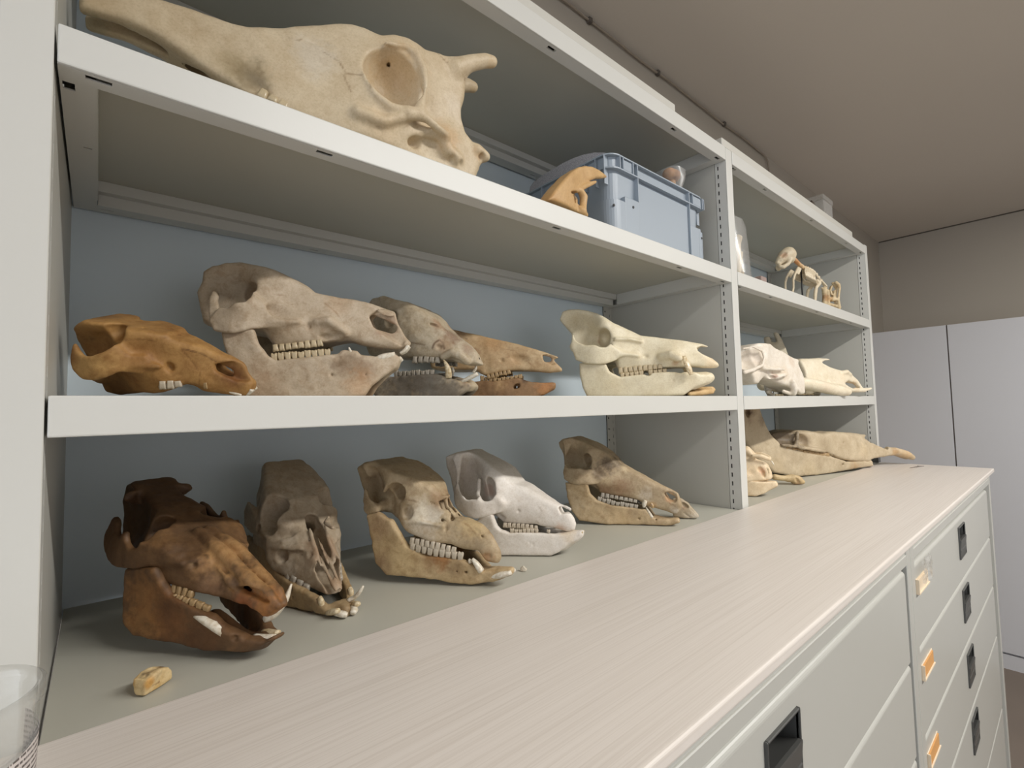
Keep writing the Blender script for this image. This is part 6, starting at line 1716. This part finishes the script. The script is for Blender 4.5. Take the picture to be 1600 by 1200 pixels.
hind_limb_ = mesh_obj('hind_limb', bone_mesh('hind_limb', [
 ('R',[(-81.7,12,88.8,6),(-90,13,81.4,5.4),(-74.7,15,65.9,4.6),(-69.3,15,46.4,4.2),(-66.2,15,3.9,3)],1.5,1),
 ('R',[(-93.2,10,87.1,4.4),(-102.4,8,92.8,3)],2,1),
 ('R',[(-91.6,4,83.8,2.4),(-85.1,4,49.3,2.4),(-77.8,4,2.9,2)],1.5,1),
 ], 1.3, [(206,190,160),(228,214,188)], [
 ], [
 ], sgn=1, noise=(0.25, 5.0), seed=163), BONE_SMOOTH, T_)
T_['category'] = 'skeleton'
bm = bmesh.new()
sweep(bm, [(-0.0401, 0, 0.1350), (-0.0399, 0, 0.006)], 0.0022, 8)
obj('rod', bm, M['black'], T_, True)
bm = bmesh.new()
box(bm, -0.1151, 0.0099, -0.032, 0.032, 0.0003, 0.0065, 0.001, 1)
obj('base_plate', bm, paint('clear_grey_base', srgb(170, 160, 148), 0.3), T_)

T_ = skull_thing('bone_cluster', 'cluster of small upright bones behind the mounted skeleton, against the end panel', None, (1.8300, 0.0750, 0.5599), 150, 0)
bones_ = mesh_obj('bones', bone_mesh('bones', [
 ('R',[(-42.9,6,115.7,5),(-51.5,6,108,6),(-55.4,6,97.4,4),(-50.8,6,76,3.6),(-47.8,6,54.7,4),(-49.6,6,36.1,5),(-44,6,5.9,5)],2,1),
 ('R',[(-30.7,2,104.5,3.4),(-23.7,2,91,3),(-27.3,2,76.5,3.4)],2,1),
 ('R',[(-38.4,4,89.5,3),(-33.7,4,65.5,4.5),(-41,4,60.3,5),(-25.6,4,57.4,5)],3,1),
 ('R',[(0.5,0,110.9,4),(-11.1,0,101.9,4),(-4.3,0,91.1,5)],2,1),
 ('R',[(7.4,0,97.5,3),(-16.2,0,87.4,3)],2,1),
 ('R',[(-1.3,0,92.3,7),(-1.4,0,71.1,6),(7.8,0,6.9,6)],3,1),
 ('R',[(-11.8,3,86.5,6),(-11.5,3,60,6),(-7.4,3,7.9,7)],3,1),
 ('R',[(1.7,0,47.2,6),(-55.4,0,34.8,6)],3,1),
 ('R',[(-5.1,0,103.1,4),(-4,0,87.1,4)],3,1),
 ('R',[(-14.7,3,62.7,6),(-40.9,4,59,5)],2,1),
 ], 1.9, [(198,174,132),(222,204,170)], [
 (-1.1,0,65.8,16,0.8,(150,104,60)),
 (-13,3,60,14,0.6,(196,150,92)),
 (-50.8,6,97.3,14,0.4,(214,184,136)),
 ], [
 ], sgn=1, noise=(0.3, 5.0), seed=167), BONE, T_)
T_['category'] = 'bones'

T_ = skull_thing('snout_fragment', 'small grey-white snout bone just beyond the nose of the rightmost bottom skull', None, (0.8720, 0.0400, 0.0721), -62, 0)
bone_piece_ = mesh_obj('bone_piece', bone_mesh('bone_piece', [
 ('B',[(-27.2,34.8),(-12.7,37.3),(2,27.7),(4.5,23.2),(17.9,8.2),(19.1,3.7),(12.2,0.9),(10.2,0.9),(3.2,0.9),(-8.9,0.9),(-26.6,2.9)],[(-12.9,22.2,9),(4.1,10.2,9),(14.3,4.9,7),(1.2,26.1,6),(-17,9.3,10)],4,2,1),
 ('E',(-4.9,9,24.5),(8,8,4),-35,1,-1),
 ('R',[(-8.1,9,11.4,1.2),(10.6,8,-0.6,1)],1,-1),
 ('R',[(4.4,6,18.8,1),(16.1,6,6.6,0.8)],0.6,-1),
 ], 1.2, [(176,160,134),(200,186,164)], [
 (10.7,5,2.4,12,0.4,(216,208,196)),
 (-5.9,8,22.4,7,0.6,(150,106,76)),
 ], [
 ], sgn=-1, noise=(0.4, 5.0), seed=173), BONE, T_)
T_['category'] = 'bone'

T_ = skull_thing('bone_fragment', 'flat tan bone lying under the nose of the cream-white skull', None, (0.9000, 0.0120, 0.3001), -10, 0)
bone_piece_ = mesh_obj('bone_piece', bone_mesh('bone_piece', [
 ('R',[(-43.6,0,6.4,5.5),(-22.5,0,7.9,7),(0.8,0,10.4,8),(21.2,0,12.6,6),(26.3,0,12,4)],4,1),
 ('R',[(-54.3,10,4.9,4),(-22.3,10,6.9,6),(10.4,8,8.9,5)],4,1),
 ], 1.3, [(196,162,112),(220,190,142)], [
 (-27.5,4,7,10,0.6,(150,104,58)),
 (15.7,4,9.1,8,0.4,(226,190,146)),
 ], [
 ], sgn=-1, noise=(0.4, 5.0), seed=179), BONE, T_)
T_['category'] = 'bone'

T_ = skull_thing('loose_tooth', 'loose yellowed molar lying at the front left of the bottom shelf', None, (0.0640, 0.0355, 0.0721), 38, 0)
tooth_body_ = mesh_obj('tooth_body', bone_mesh('tooth_body', [
 ('B',[(-12.6,13.4),(-9.3,13.6),(-6.3,15.3),(-0.7,15.8),(4.5,14),(7.8,12.3),(10.9,8.4),(12,3.2),(11.4,0.9),(8.1,0.9),(2.9,0.9),(-4.7,0.9),(-9,0.9),(-11.7,0.9),(-12.8,2),(-13.1,9.3)],[(-13,12.6,7),(-7.4,12.3,7.5),(0.3,10.9,6),(-15,5.4,6),(0.4,5.2,6),(-8.5,3.1,5.5)],2.5,1.5,1),
 ('R',[(-16.1,8.5,7.3,0.7),(-11.7,9,7.1,0.8),(-6.8,9,7.1,0.6),(-2.4,8,6.9,0.4)],0.5,-1),
 ('R',[(-16.1,8,15.4,0.8),(-15.7,8,9.7,0.7)],0.5,-1),
 ('R',[(-6.9,1,16.3,1.6),(-0.9,1,16.2,2),(4.9,1,13.8,1.4)],0.8,-1),
 ], 0.55, [(206,176,122),(226,204,160)], [
 (-10,7,9.8,4.5,0.8,(202,150,72)),
 (-2.9,6,12.6,5,0.5,(206,188,150)),
 (-3.4,6,2.8,4,0.6,(206,166,96)),
 ], [
 ([(-15.6,8,7.3),(-10.8,8,6.5),(-5.9,8,6.3),(-1.8,7,6.2)],0.9,0.9,(120,72,32)),
 ([(-6,0,15.7),(-0.7,0,15.7),(7.2,0,12.4)],1.4,0.85,(80,54,38)),
 ([(-10.8,2,14.5),(-8,2,15)],1.2,0.9,(60,44,32)),
 ], sgn=-1, noise=(0.2, 2.2), seed=181), BONE, T_)
T_['category'] = 'tooth'

# ------------------------------------------------------------------ crate, jar, plastic and small things
def clear_plastic(name, tint=(0.95, 0.95, 0.94), rough=0.2, alpha=0.35, blend=0.12):
    m, nt, b = new_mat(name)
    out = nt.nodes['Material Output']
    tr = N(nt, 'ShaderNodeBsdfTransparent')
    tr.inputs['Color'].default_value = (*tint, 1)
    gl = N(nt, 'ShaderNodeBsdfGlossy')
    gl.inputs['Roughness'].default_value = rough
    df = N(nt, 'ShaderNodeBsdfDiffuse')
    df.inputs['Color'].default_value = (0.8, 0.79, 0.77, 1)
    lw = N(nt, 'ShaderNodeLayerWeight', i_Blend=blend)
    m1 = N(nt, 'ShaderNodeMixShader')
    nt.links.new(lw.outputs['Facing'], m1.inputs[0])
    nt.links.new(tr.outputs[0], m1.inputs[1])
    nt.links.new(gl.outputs[0], m1.inputs[2])
    m2 = N(nt, 'ShaderNodeMixShader')
    m2.inputs[0].default_value = alpha
    nt.links.new(m1.outputs[0], m2.inputs[1])
    nt.links.new(df.outputs[0], m2.inputs[2])
    nt.links.new(m2.outputs[0], out.inputs['Surface'])
    return m

M['crate'] = paint('blue_grey_plastic', srgb(150, 160, 170), 0.38, 0.03, 8.0, 0.05)
M['clear'] = clear_plastic('clear_plastic', alpha=0.16)
M['clear_cup'] = clear_plastic('clear_cup_plastic', rough=0.06, alpha=0.05, blend=0.10)
M['clear_tag'] = clear_plastic('clear_tag_plastic', (0.98, 0.97, 0.95), 0.08, 0.10)

# blue-grey stacking crate
CX0, CX1, CY0, CY1, CZ0, CZ1 = 0.648, 0.953, 0.0205, 0.272, Z2 + 0.0004, 0.6985
cr = empty('stacking_crate', ((CX0 + CX1) / 2, (CY0 + CY1) / 2, CZ0))
tag(cr, 'blue-grey plastic stacking crate on the upper shelf beside the middle post', 'crate')
bm = bmesh.new()
def tub(bm, x0, x1, y0, y1, z0, z1, r0, r1, t, seg=6):
    """Open rounded tub, walls tapering inwards below, with wall thickness t."""
    def ring(x0, x1, y0, y1, z, r):
        pts = []
        for cx, cy, a0 in ((x1 - r, y1 - r, 0), (x0 + r, y1 - r, PI / 2), (x0 + r, y0 + r, PI), (x1 - r, y0 + r, 1.5 * PI)):
            for k in range(seg + 1):
                a = a0 + k / seg * PI / 2
                pts.append(bm.verts.new((cx + r * math.cos(a), cy + r * math.sin(a), z)))
        return pts
    i = 0.006
    rings = [ring(x0 + i, x1 - i, y0 + i, y1 - i, z0, r0), ring(x0, x1, y0, y1, z1, r1),
             ring(x0 + t, x1 - t, y0 + t, y1 - t, z1, r1 - t * 0.6), ring(x0 + i + t, x1 - i - t, y0 + i + t, y1 - i - t, z0 + t, r0 - t * 0.6)]
    n = len(rings[0])
    for a, b in zip(rings, rings[1:]):
        for k in range(n):
            bm.faces.new([a[k], a[(k + 1) % n], b[(k + 1) % n], b[k]])
    bm.faces.new(rings[0][::-1])
    bm.faces.new(rings[-1])
tub(bm, CX0 + 0.007, CX1 - 0.007, CY0 + 0.007, CY1 - 0.007, CZ0, CZ1 - 0.001, 0.018, 0.020, 0.0025)
part('tub', bm, M['crate'], cr)
def hoop(z0, z1, out, name):
    bm = bmesh.new()
    seg = 6
    rings = []
    for (g, z) in ((0.008, z0), (0.0 - out, z0), (0.0 - out, z1), (0.008, z1)):
        x0, x1, y0, y1, r = CX0 + g, CX1 - g, CY0 + g, CY1 - g, 0.024 - g
        pts = []
        for cx, cy, a0 in ((x1 - r, y1 - r, 0), (x0 + r, y1 - r, PI / 2), (x0 + r, y0 + r, PI), (x1 - r, y0 + r, 1.5 * PI)):
            for k in range(seg + 1):
                a = a0 + k / seg * PI / 2
                pts.append(bm.verts.new((cx + r * math.cos(a), cy + r * math.sin(a), z)))
        rings.append(pts)
    n = len(rings[0])
    for a, b in zip(rings, rings[1:] + rings[:1]):
        for k in range(n):
            bm.faces.new([a[k], a[(k + 1) % n], b[(k + 1) % n], b[k]])
    return part(name, bm, M['crate'], cr)
hoop(CZ1 - 0.0022, CZ1, 0.0, 'rim')
hoop(CZ1 - 0.0245, CZ1 - 0.0222, 0.0, 'hoop')
W_ = CX1 - CX0
ribs = [(0.086, 0), (0.115, 0), (0.245, 1), (0.205, 0), (0.800, 2), (0.845, 0), (0.965, 0), (0.985, 0)]
for (u, kind) in ribs:
    x = CX0 + u * W_
    zb = {0: CZ1 - 0.023, 1: CZ1 - 0.066, 2: CZ0 + 0.002}[kind]
    bm = bmesh.new()
    box(bm, x - 0.0010, x + 0.0010, CY0 + 0.0004, CY0 + 0.0095, zb, CZ1 - 0.001)
    part('rib', bm, M['crate'], cr)
for v in (0.06, 0.13, 0.22, 0.36, 0.64, 0.80, 0.93):
    y = CY0 + v * (CY1 - CY0)
    for xs in (CX0 + 0.0004, CX1 - 0.0099):
        bm = bmesh.new()
        box(bm, xs, xs + 0.0095, y - 0.001, y + 0.001, CZ1 - 0.05, CZ1 - 0.001)
        part('rib', bm, M['crate'], cr)
def front_block(x0, x1, z0, z1, d0):
    bm = bmesh.new()
    box(bm, x0, x1, CY0 + d0, CY0 + 0.012, z0, z1, 0.0015, 2)
    part('corner_block', bm, M['crate'], cr)
# lower body stands proud of the upper recess: corner posts and the field below the recess
bm = bmesh.new()
def corner(bm, xc, sx, z0, z1, r=0.022, w=0.036):
    pts = []
    for k in range(9):
        a = PI + k / 8 * PI / 2
        pts.append((r + r * math.cos(a), r + r * math.sin(a)))
    pts = [(0.0, 0.05)] + pts + [(w, 0.0), (w, 0.006), (0.01, 0.05)]
    rows = [[bm.verts.new((xc + sx * p[0], CY0 + 0.0006 + p[1], z)) for p in pts] for z in (z0, z1)]
    n = len(pts)
    for k in range(n):
        bm.faces.new([rows[0][k], rows[0][(k + 1) % n], rows[1][(k + 1) % n], rows[1][k]])
    bm.faces.new(rows[0][::-1])
    bm.faces.new(rows[1])
corner(bm, CX0 + 0.0008, 1, CZ0 + 0.001, CZ1 - 0.077)
part('corner_post', bm, M['crate'], cr)
bm = bmesh.new()
corner(bm, CX1 - 0.0008, -1, CZ0 + 0.001, CZ1 - 0.072, 0.02, 0.028)
part('corner_post', bm, M['crate'], cr)
front_block(CX0 + 0.0365, CX0 + 0.245 * W_, CZ0 + 0.001, CZ1 - 0.066, 0.0008)
front_block(CX0 + 0.255 * W_, CX0 + 0.795 * W_, CZ0 + 0.001, CZ1 - 0.030, 0.0042)
front_block(CX0 + 0.806 * W_, CX1 - 0.021, CZ0 + 0.001, CZ1 - 0.066, 0.0008)
front_block(CX0 + 0.122 * W_, CX0 + 0.198 * W_, CZ1 - 0.021, CZ1 - 0.003, 0.0020)
front_block(CX0 + 0.852 * W_, CX0 + 0.955 * W_, CZ1 - 0.021, CZ1 - 0.003, 0.0020)
for (x, z) in ((CX0 + 0.030 * W_, CZ1 - 0.088), (CX0 + 0.190 * W_, CZ1 - 0.080), (CX0 + 0.935 * W_, CZ1 - 0.084)):
    bm = bmesh.new()
    bmesh.ops.create_cone(bm, cap_ends=True, segments=12, radius1=0.0022, radius2=0.0022, depth=0.0012, matrix=Matrix.Translation((x, CY0 + (0.0035 if x < CX0 + 0.02 else 0.0004), z)) @ Matrix.Rotation(PI / 2, 4, 'X'))
    part('drain_hole', bm, M['black'], cr)

# grey meshed sheet sticking up out of the crate along its left side
m_, nt_, b_m = new_mat('grey_mesh_sheet')
tc_ = N(nt_, 'ShaderNodeTexCoord')
vo = N(nt_, 'ShaderNodeTexVoronoi', i_Scale=700.0)
nt_.links.new(tc_.outputs['Object'], vo.inputs['Vector'])
rp = N(nt_, 'ShaderNodeValToRGB')
rp.color_ramp.elements[0].position = 0.2
rp.color_ramp.elements[0].color = srgb(206, 204, 206)
rp.color_ramp.elements[1].position = 0.55
rp.color_ramp.elements[1].color = srgb(160, 157, 160)
nt_.links.new(vo.outputs['Distance'], rp.inputs['Fac'])
nt_.links.new(rp.outputs['Color'], b_m.inputs['Base Color'])
b_m.inputs['Roughness'].default_value = 0.7
bm = bmesh.new()
prof = [(0.2409, 0.6), (0.2409, 0.7159), (0.2379, 0.7252), (0.2291, 0.731), (0.1981, 0.7357), (0.1705, 0.7359), (0.1473, 0.737), (0.122, 0.7354), (0.0978, 0.7317), (0.0747, 0.7253), (0.0527, 0.7158), (0.0408, 0.709), (0.0408, 0.6)]
rows = []
for dx in (0.0, 0.004):
    rows.append([bm.verts.new((0.6735 + dx, y, z)) for (y, z) in prof])
n = len(prof)
for k in range(n):
    bm.faces.new([rows[0][k], rows[0][(k + 1) % n], rows[1][(k + 1) % n], rows[1][k]])
bm.faces.new(rows[0])
bm.faces.new(rows[1][::-1])
sh = obj('mesh_sheet', bm, m_)
tag(sh, 'curved grey meshed sheet rising from the left side of the blue-grey crate', 'sheet')

# bone end wrapped in film, peeping over the crate's rim
bt = empty('wrapped_bone', (0.888, 0.055, CZ0 + 0.004))
tag(bt, 'brown knobbed bone end wrapped in clear film inside the blue-grey crate', 'bone')
bme = bone_mesh('bone_end', [('R', [(0, 0, 9, 9), (0, 0, 160, 8)], 4, 1), ('R', [(-9, 0, 178, 12), (10, 0, 180, 13)], 5, 1), ('R', [(0, 10, 176, 9)], 5, 1), ('E', (1, 0, 190), (3, 20, 9), 0, 3, -1)],
                1.6, [(150, 100, 62), (206, 160, 112)], [(0, 0, 150, 14, .6, (214, 186, 150))], sgn=-1, noise=(.5, 7.0), seed=191)
mesh_obj('bone_end', bme, BONE, bt)
bm = bmesh.new()
lathe(bm, [(0.0125, 0.10), (0.0165, 0.145), (0.0235, 0.166), (0.0245, 0.184)], 24)
for v in bm.verts:
    v.co.x *= 1.12 + 0.05 * math.sin(9 * v.co.z * 100)
    v.co.y *= 1.05 + 0.06 * math.sin(math.atan2(v.co.y, v.co.x) * 5)
obj('film_wrap', bm, M['clear'], bt, True)

# clear bag of bones beside the middle post, far bay
bg = empty('bag_of_bones', (1.138, 0.040, Z2 + 0.0004))
tag(bg, 'clear plastic bag of long pale bones standing beside the middle post', 'bag')
bm = bmesh.new()
rows = []
for k, z in enumerate((0.001, 0.02, 0.06, 0.10, 0.135, 0.155)):
    wx = 0.042 - 0.012 * k / 5
    dy = 0.016 * (1 - (k / 5) ** 2) + 0.0015
    ring = []
    for a in range(16):
        t = 2 * PI * a / 16
        ring.append(bm.verts.new((wx * math.copysign(abs(math.cos(t)) ** 0.6, math.cos(t)) + 0.003 * math.sin(3 * t + k), dy * math.copysign(abs(math.sin(t)) ** 0.8, math.sin(t)) + 0.0015 * math.sin(5 * t + 2 * k), z)))
    rows.append(ring)
for a, b in zip(rows, rows[1:]):
    for k in range(16):
        bm.faces.new([a[k], a[(k + 1) % 16], b[(k + 1) % 16], b[k]])
bm.faces.new(rows[0][::-1])
obj('bag', bm, M['clear'], bg, True)
for i, (x0, x1, h, r) in enumerate(((-0.026, -0.022, 0.088, 0.0045), (-0.006, 0.002, 0.105, 0.006), (0.016, 0.010, 0.072, 0.004))):
    me = bone_mesh('long_bone', [('R', [(x0 * 1000, 0, 8, r * 1600), (x0 * 1000 * .9 + x1 * 100, 0, 20, r * 1000), (x1 * 1000, 0, h * 1000 - 14, r * 900), (x1 * 1000, 0, h * 1000, r * 1500)], 4, 1), ('E', (x1 * 1000, 0, h * 1000 + 5), (2.4, 9, 4), 0, 2, -1)],
                   1.5, [(206, 188, 158), (228, 214, 190)], [], sgn=-1, noise=(.4, 6.0), seed=200 + i)
    mesh_obj('long_bone', me, BONE_SMOOTH, bg)
bm = bmesh.new()
box(bm, 1.1850, 1.2150, 0.012, 0.028, Z2 + 0.0004, Z2 + 0.0190, 0.001, 1)
tag(obj('paper_label', bm, paint('pink_card', srgb(150, 130, 122), 0.7)), 'small pinkish card block at the foot of the bag of bones', 'card')
bx = empty('grey_box', (1.33, 0.205, Z2 + 0.0004))
tag(bx, 'dark grey box at the back of the far bay behind the bag of bones', 'box')
boxo('body', -0.10, 0.10, -0.05, 0.05, 0.0, 0.068, paint('dark_grey_card', srgb(104, 98, 98), 0.6), bx, 0.002, 2)
boxo('lid', -0.102, 0.102, -0.052, 0.052, 0.0682, 0.086, paint('grey_lilac_card', srgb(136, 128, 130), 0.6), bx, 0.002, 2)

# clear box on top of the far bay
cb = empty('clear_box', (1.735, 0.055, 0.8352))
tag(cb, 'small clear plastic box standing on top of the far bay', 'box')
boxo('lid', -0.044, 0.044, -0.034, 0.034, 0.066, 0.082, M['clear'], cb, 0.002, 2)
for b_ in ((-0.042, -0.040, -0.032, 0.032, 0.002, 0.0655), (0.040, 0.042, -0.032, 0.032, 0.002, 0.0655), (-0.040, 0.040, -0.032, -0.030, 0.002, 0.0655),
           (-0.040, 0.040, 0.030, 0.032, 0.002, 0.0655), (-0.042, 0.042, -0.032, 0.032, 0.0, 0.002)):
    boxo('box_wall', *b_, M['clear'], cb)
boxo('insert', -0.030, 0.020, -0.02, 0.02, 0.0022, 0.050, paint('grey_brown_insert', srgb(120, 110, 96), 0.7), cb, 0.003, 2)
ds = empty('dark_wedge', (1.598, 0.03, 0.8352))
tag(ds, 'small dark brown wedge lying on top of the far bay, left of the clear box', 'block')
bm = bmesh.new()
vs = [bm.verts.new(p) for p in ((-0.022, -0.012, 0), (0.030, -0.012, 0), (0.030, 0.012, 0), (-0.022, 0.012, 0), (-0.020, -0.012, 0.030), (0.004, -0.012, 0.026), (0.004, 0.012, 0.026), (-0.020, 0.012, 0.030))]
for f in ((0, 1, 2, 3), (4, 5, 6, 7), (0, 1, 5, 4), (1, 2, 6, 5), (2, 3, 7, 6), (3, 0, 4, 7)):
    bm.faces.new([vs[i] for i in f])
bmesh.ops.bevel(bm, geom=bm.edges[:], offset=0.0015, segments=2, affect='EDGES')
obj('wedge', bm, paint('dark_brown_plastic', srgb(74, 62, 50), 0.5), ds)

# clear cup with a printed label at the bottom left
jar = empty('plastic_cup', (-0.0295, -0.0925, ZW + 0.0002))
tag(jar, 'clear plastic cup with a printed label at the bottom left corner', 'cup')
bm = bmesh.new()
lathe(bm, [(0.0005, 0.0), (0.0330, 0.0), (0.0338, 0.002), (0.0362, 0.066), (0.0385, 0.068), (0.0385, 0.0735), (0.0372, 0.0745), (0.0352, 0.0740), (0.0350, 0.066), (0.0326, 0.003), (0.0005, 0.0018)], 64)
obj('cup_body', bm, M['clear_cup'], jar, True)
m_, nt_, b_m = new_mat('printed_label')
tc_ = N(nt_, 'ShaderNodeTexCoord')
sp = N(nt_, 'ShaderNodeSeparateXYZ')
nt_.links.new(tc_.outputs['Object'], sp.inputs[0])
wv = N(nt_, 'ShaderNodeMath', operation='MULTIPLY')
wv.inputs[1].default_value = 1 / 0.0027
nt_.links.new(sp.outputs['Z'], wv.inputs[0])
fr = N(nt_, 'ShaderNodeMath', operation='FRACT')
nt_.links.new(wv.outputs[0], fr.inputs[0])
ln = N(nt_, 'ShaderNodeMath', operation='LESS_THAN')
ln.inputs[1].default_value = 0.45
nt_.links.new(fr.outputs[0], ln.inputs[0])
at2 = N(nt_, 'ShaderNodeMath', operation='ARCTAN2')
nt_.links.new(sp.outputs['Y'], at2.inputs[0])
nt_.links.new(sp.outputs['X'], at2.inputs[1])
cmb = N(nt_, 'ShaderNodeCombineXYZ')
fl = N(nt_, 'ShaderNodeMath', operation='FLOOR')
nt_.links.new(wv.outputs[0], fl.inputs[0])
nt_.links.new(at2.outputs[0], cmb.inputs[0])
nt_.links.new(fl.outputs[0], cmb.inputs[1])
nw = N(nt_, 'ShaderNodeTexNoise', i_Scale=34.0, i_Detail=2.0)
nt_.links.new(cmb.outputs[0], nw.inputs['Vector'])
gt = N(nt_, 'ShaderNodeMath', operation='GREATER_THAN')
gt.inputs[1].default_value = 0.46
nt_.links.new(nw.outputs['Fac'], gt.inputs[0])
mu = N(nt_, 'ShaderNodeMath', operation='MULTIPLY')
nt_.links.new(ln.outputs[0], mu.inputs[0])
nt_.links.new(gt.outputs[0], mu.inputs[1])
nt_.links.new(mix_col(nt_, mu.outputs[0], srgb(206, 198, 194), srgb(92, 84, 82)), b_m.inputs['Base Color'])
b_m.inputs['Roughness'].default_value = 0.5
bm = bmesh.new()
rows = []
for z, r in ((0.008, 0.0345), (0.050, 0.0360)):
    rows.append([bm.verts.new((r * math.cos(a), r * math.sin(a), z + 0.010 * math.sin(a * 0.5))) for a in np.linspace(-0.9, 0.62, 20)])
for k in range(19):
    bm.faces.new([rows[0][k], rows[0][k + 1], rows[1][k + 1], rows[1][k]])
obj('printed_label', bm, m_, jar, True)

# clear tag hung over the top label holder, far drawer cabinet
tg = empty('clear_tag', (1.035, YF - 0.006, 0.0175))
tag(tg, 'crumpled clear plastic tag hooked over the uppermost label holder', 'tag')
bm = bmesh.new()
gx, gz = 9, 6
rs = random.Random(8)
grid = [[bm.verts.new((-0.036 + 0.072 * i / gx, -0.001 - 0.004 * rs.random() - 0.003 * math.sin(i * 1.3), -0.020 + 0.034 * k / gz + 0.003 * rs.random())) for k in range(gz + 1)] for i in range(gx + 1)]
for i in range(gx):
    for k in range(gz):
        bm.faces.new([grid[i][k], grid[i + 1][k], grid[i + 1][k + 1], grid[i][k + 1]])
obj('tag_sheet', bm, M['clear_tag'], tg)

# chip of tooth by the central skull, twig on the worktop
me = bone_mesh('chip', [('B', [(-4, 0.1), (4, 0.1), (5, 2.5), (0, 7), (-3.5, 4)], [(0, 2, 3.5), (0, 5, 2), (3, 2, 2.5), (-3, 2, 2.5)], 1.0, 1, 1)], 0.5, [(206, 196, 178), (226, 218, 204)], noise=(.2, 2.0), seed=211)
ch = mesh_obj('tooth_chip', me, BONE_SMOOTH)
ch.location = (0.4535, 0.037, ZF + 0.0002)
ch.rotation_euler = (0, 0, -0.9)
tag(ch, 'tiny white tooth chip lying just right of the central bottom skull', 'chip')
bm = bmesh.new()
sweep(bm, [(1.905, -0.104, ZW + 0.0012), (1.935, -0.112, ZW + 0.0014), (1.955, -0.118, ZW + 0.0022), (1.975, -0.126, ZW + 0.0013)], [0.0006, 0.0009, 0.0011, 0.0006], 6)
sweep(bm, [(1.950, -0.117, ZW + 0.0018), (1.962, -0.113, ZW + 0.0030), (1.972, -0.112, ZW + 0.0014)], [0.0009, 0.0008, 0.0005], 6)
tag(obj('twig', bm, paint('dark_twig', srgb(96, 86, 78), 0.7)), 'thin dark twig lying at the far end of the worktop', 'twig')
# dark block painted as the shaded gap beneath the end post
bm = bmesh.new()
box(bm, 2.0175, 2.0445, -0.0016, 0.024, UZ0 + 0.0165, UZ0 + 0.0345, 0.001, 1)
part('post_gap_shade', bm, M['handle'], unit)
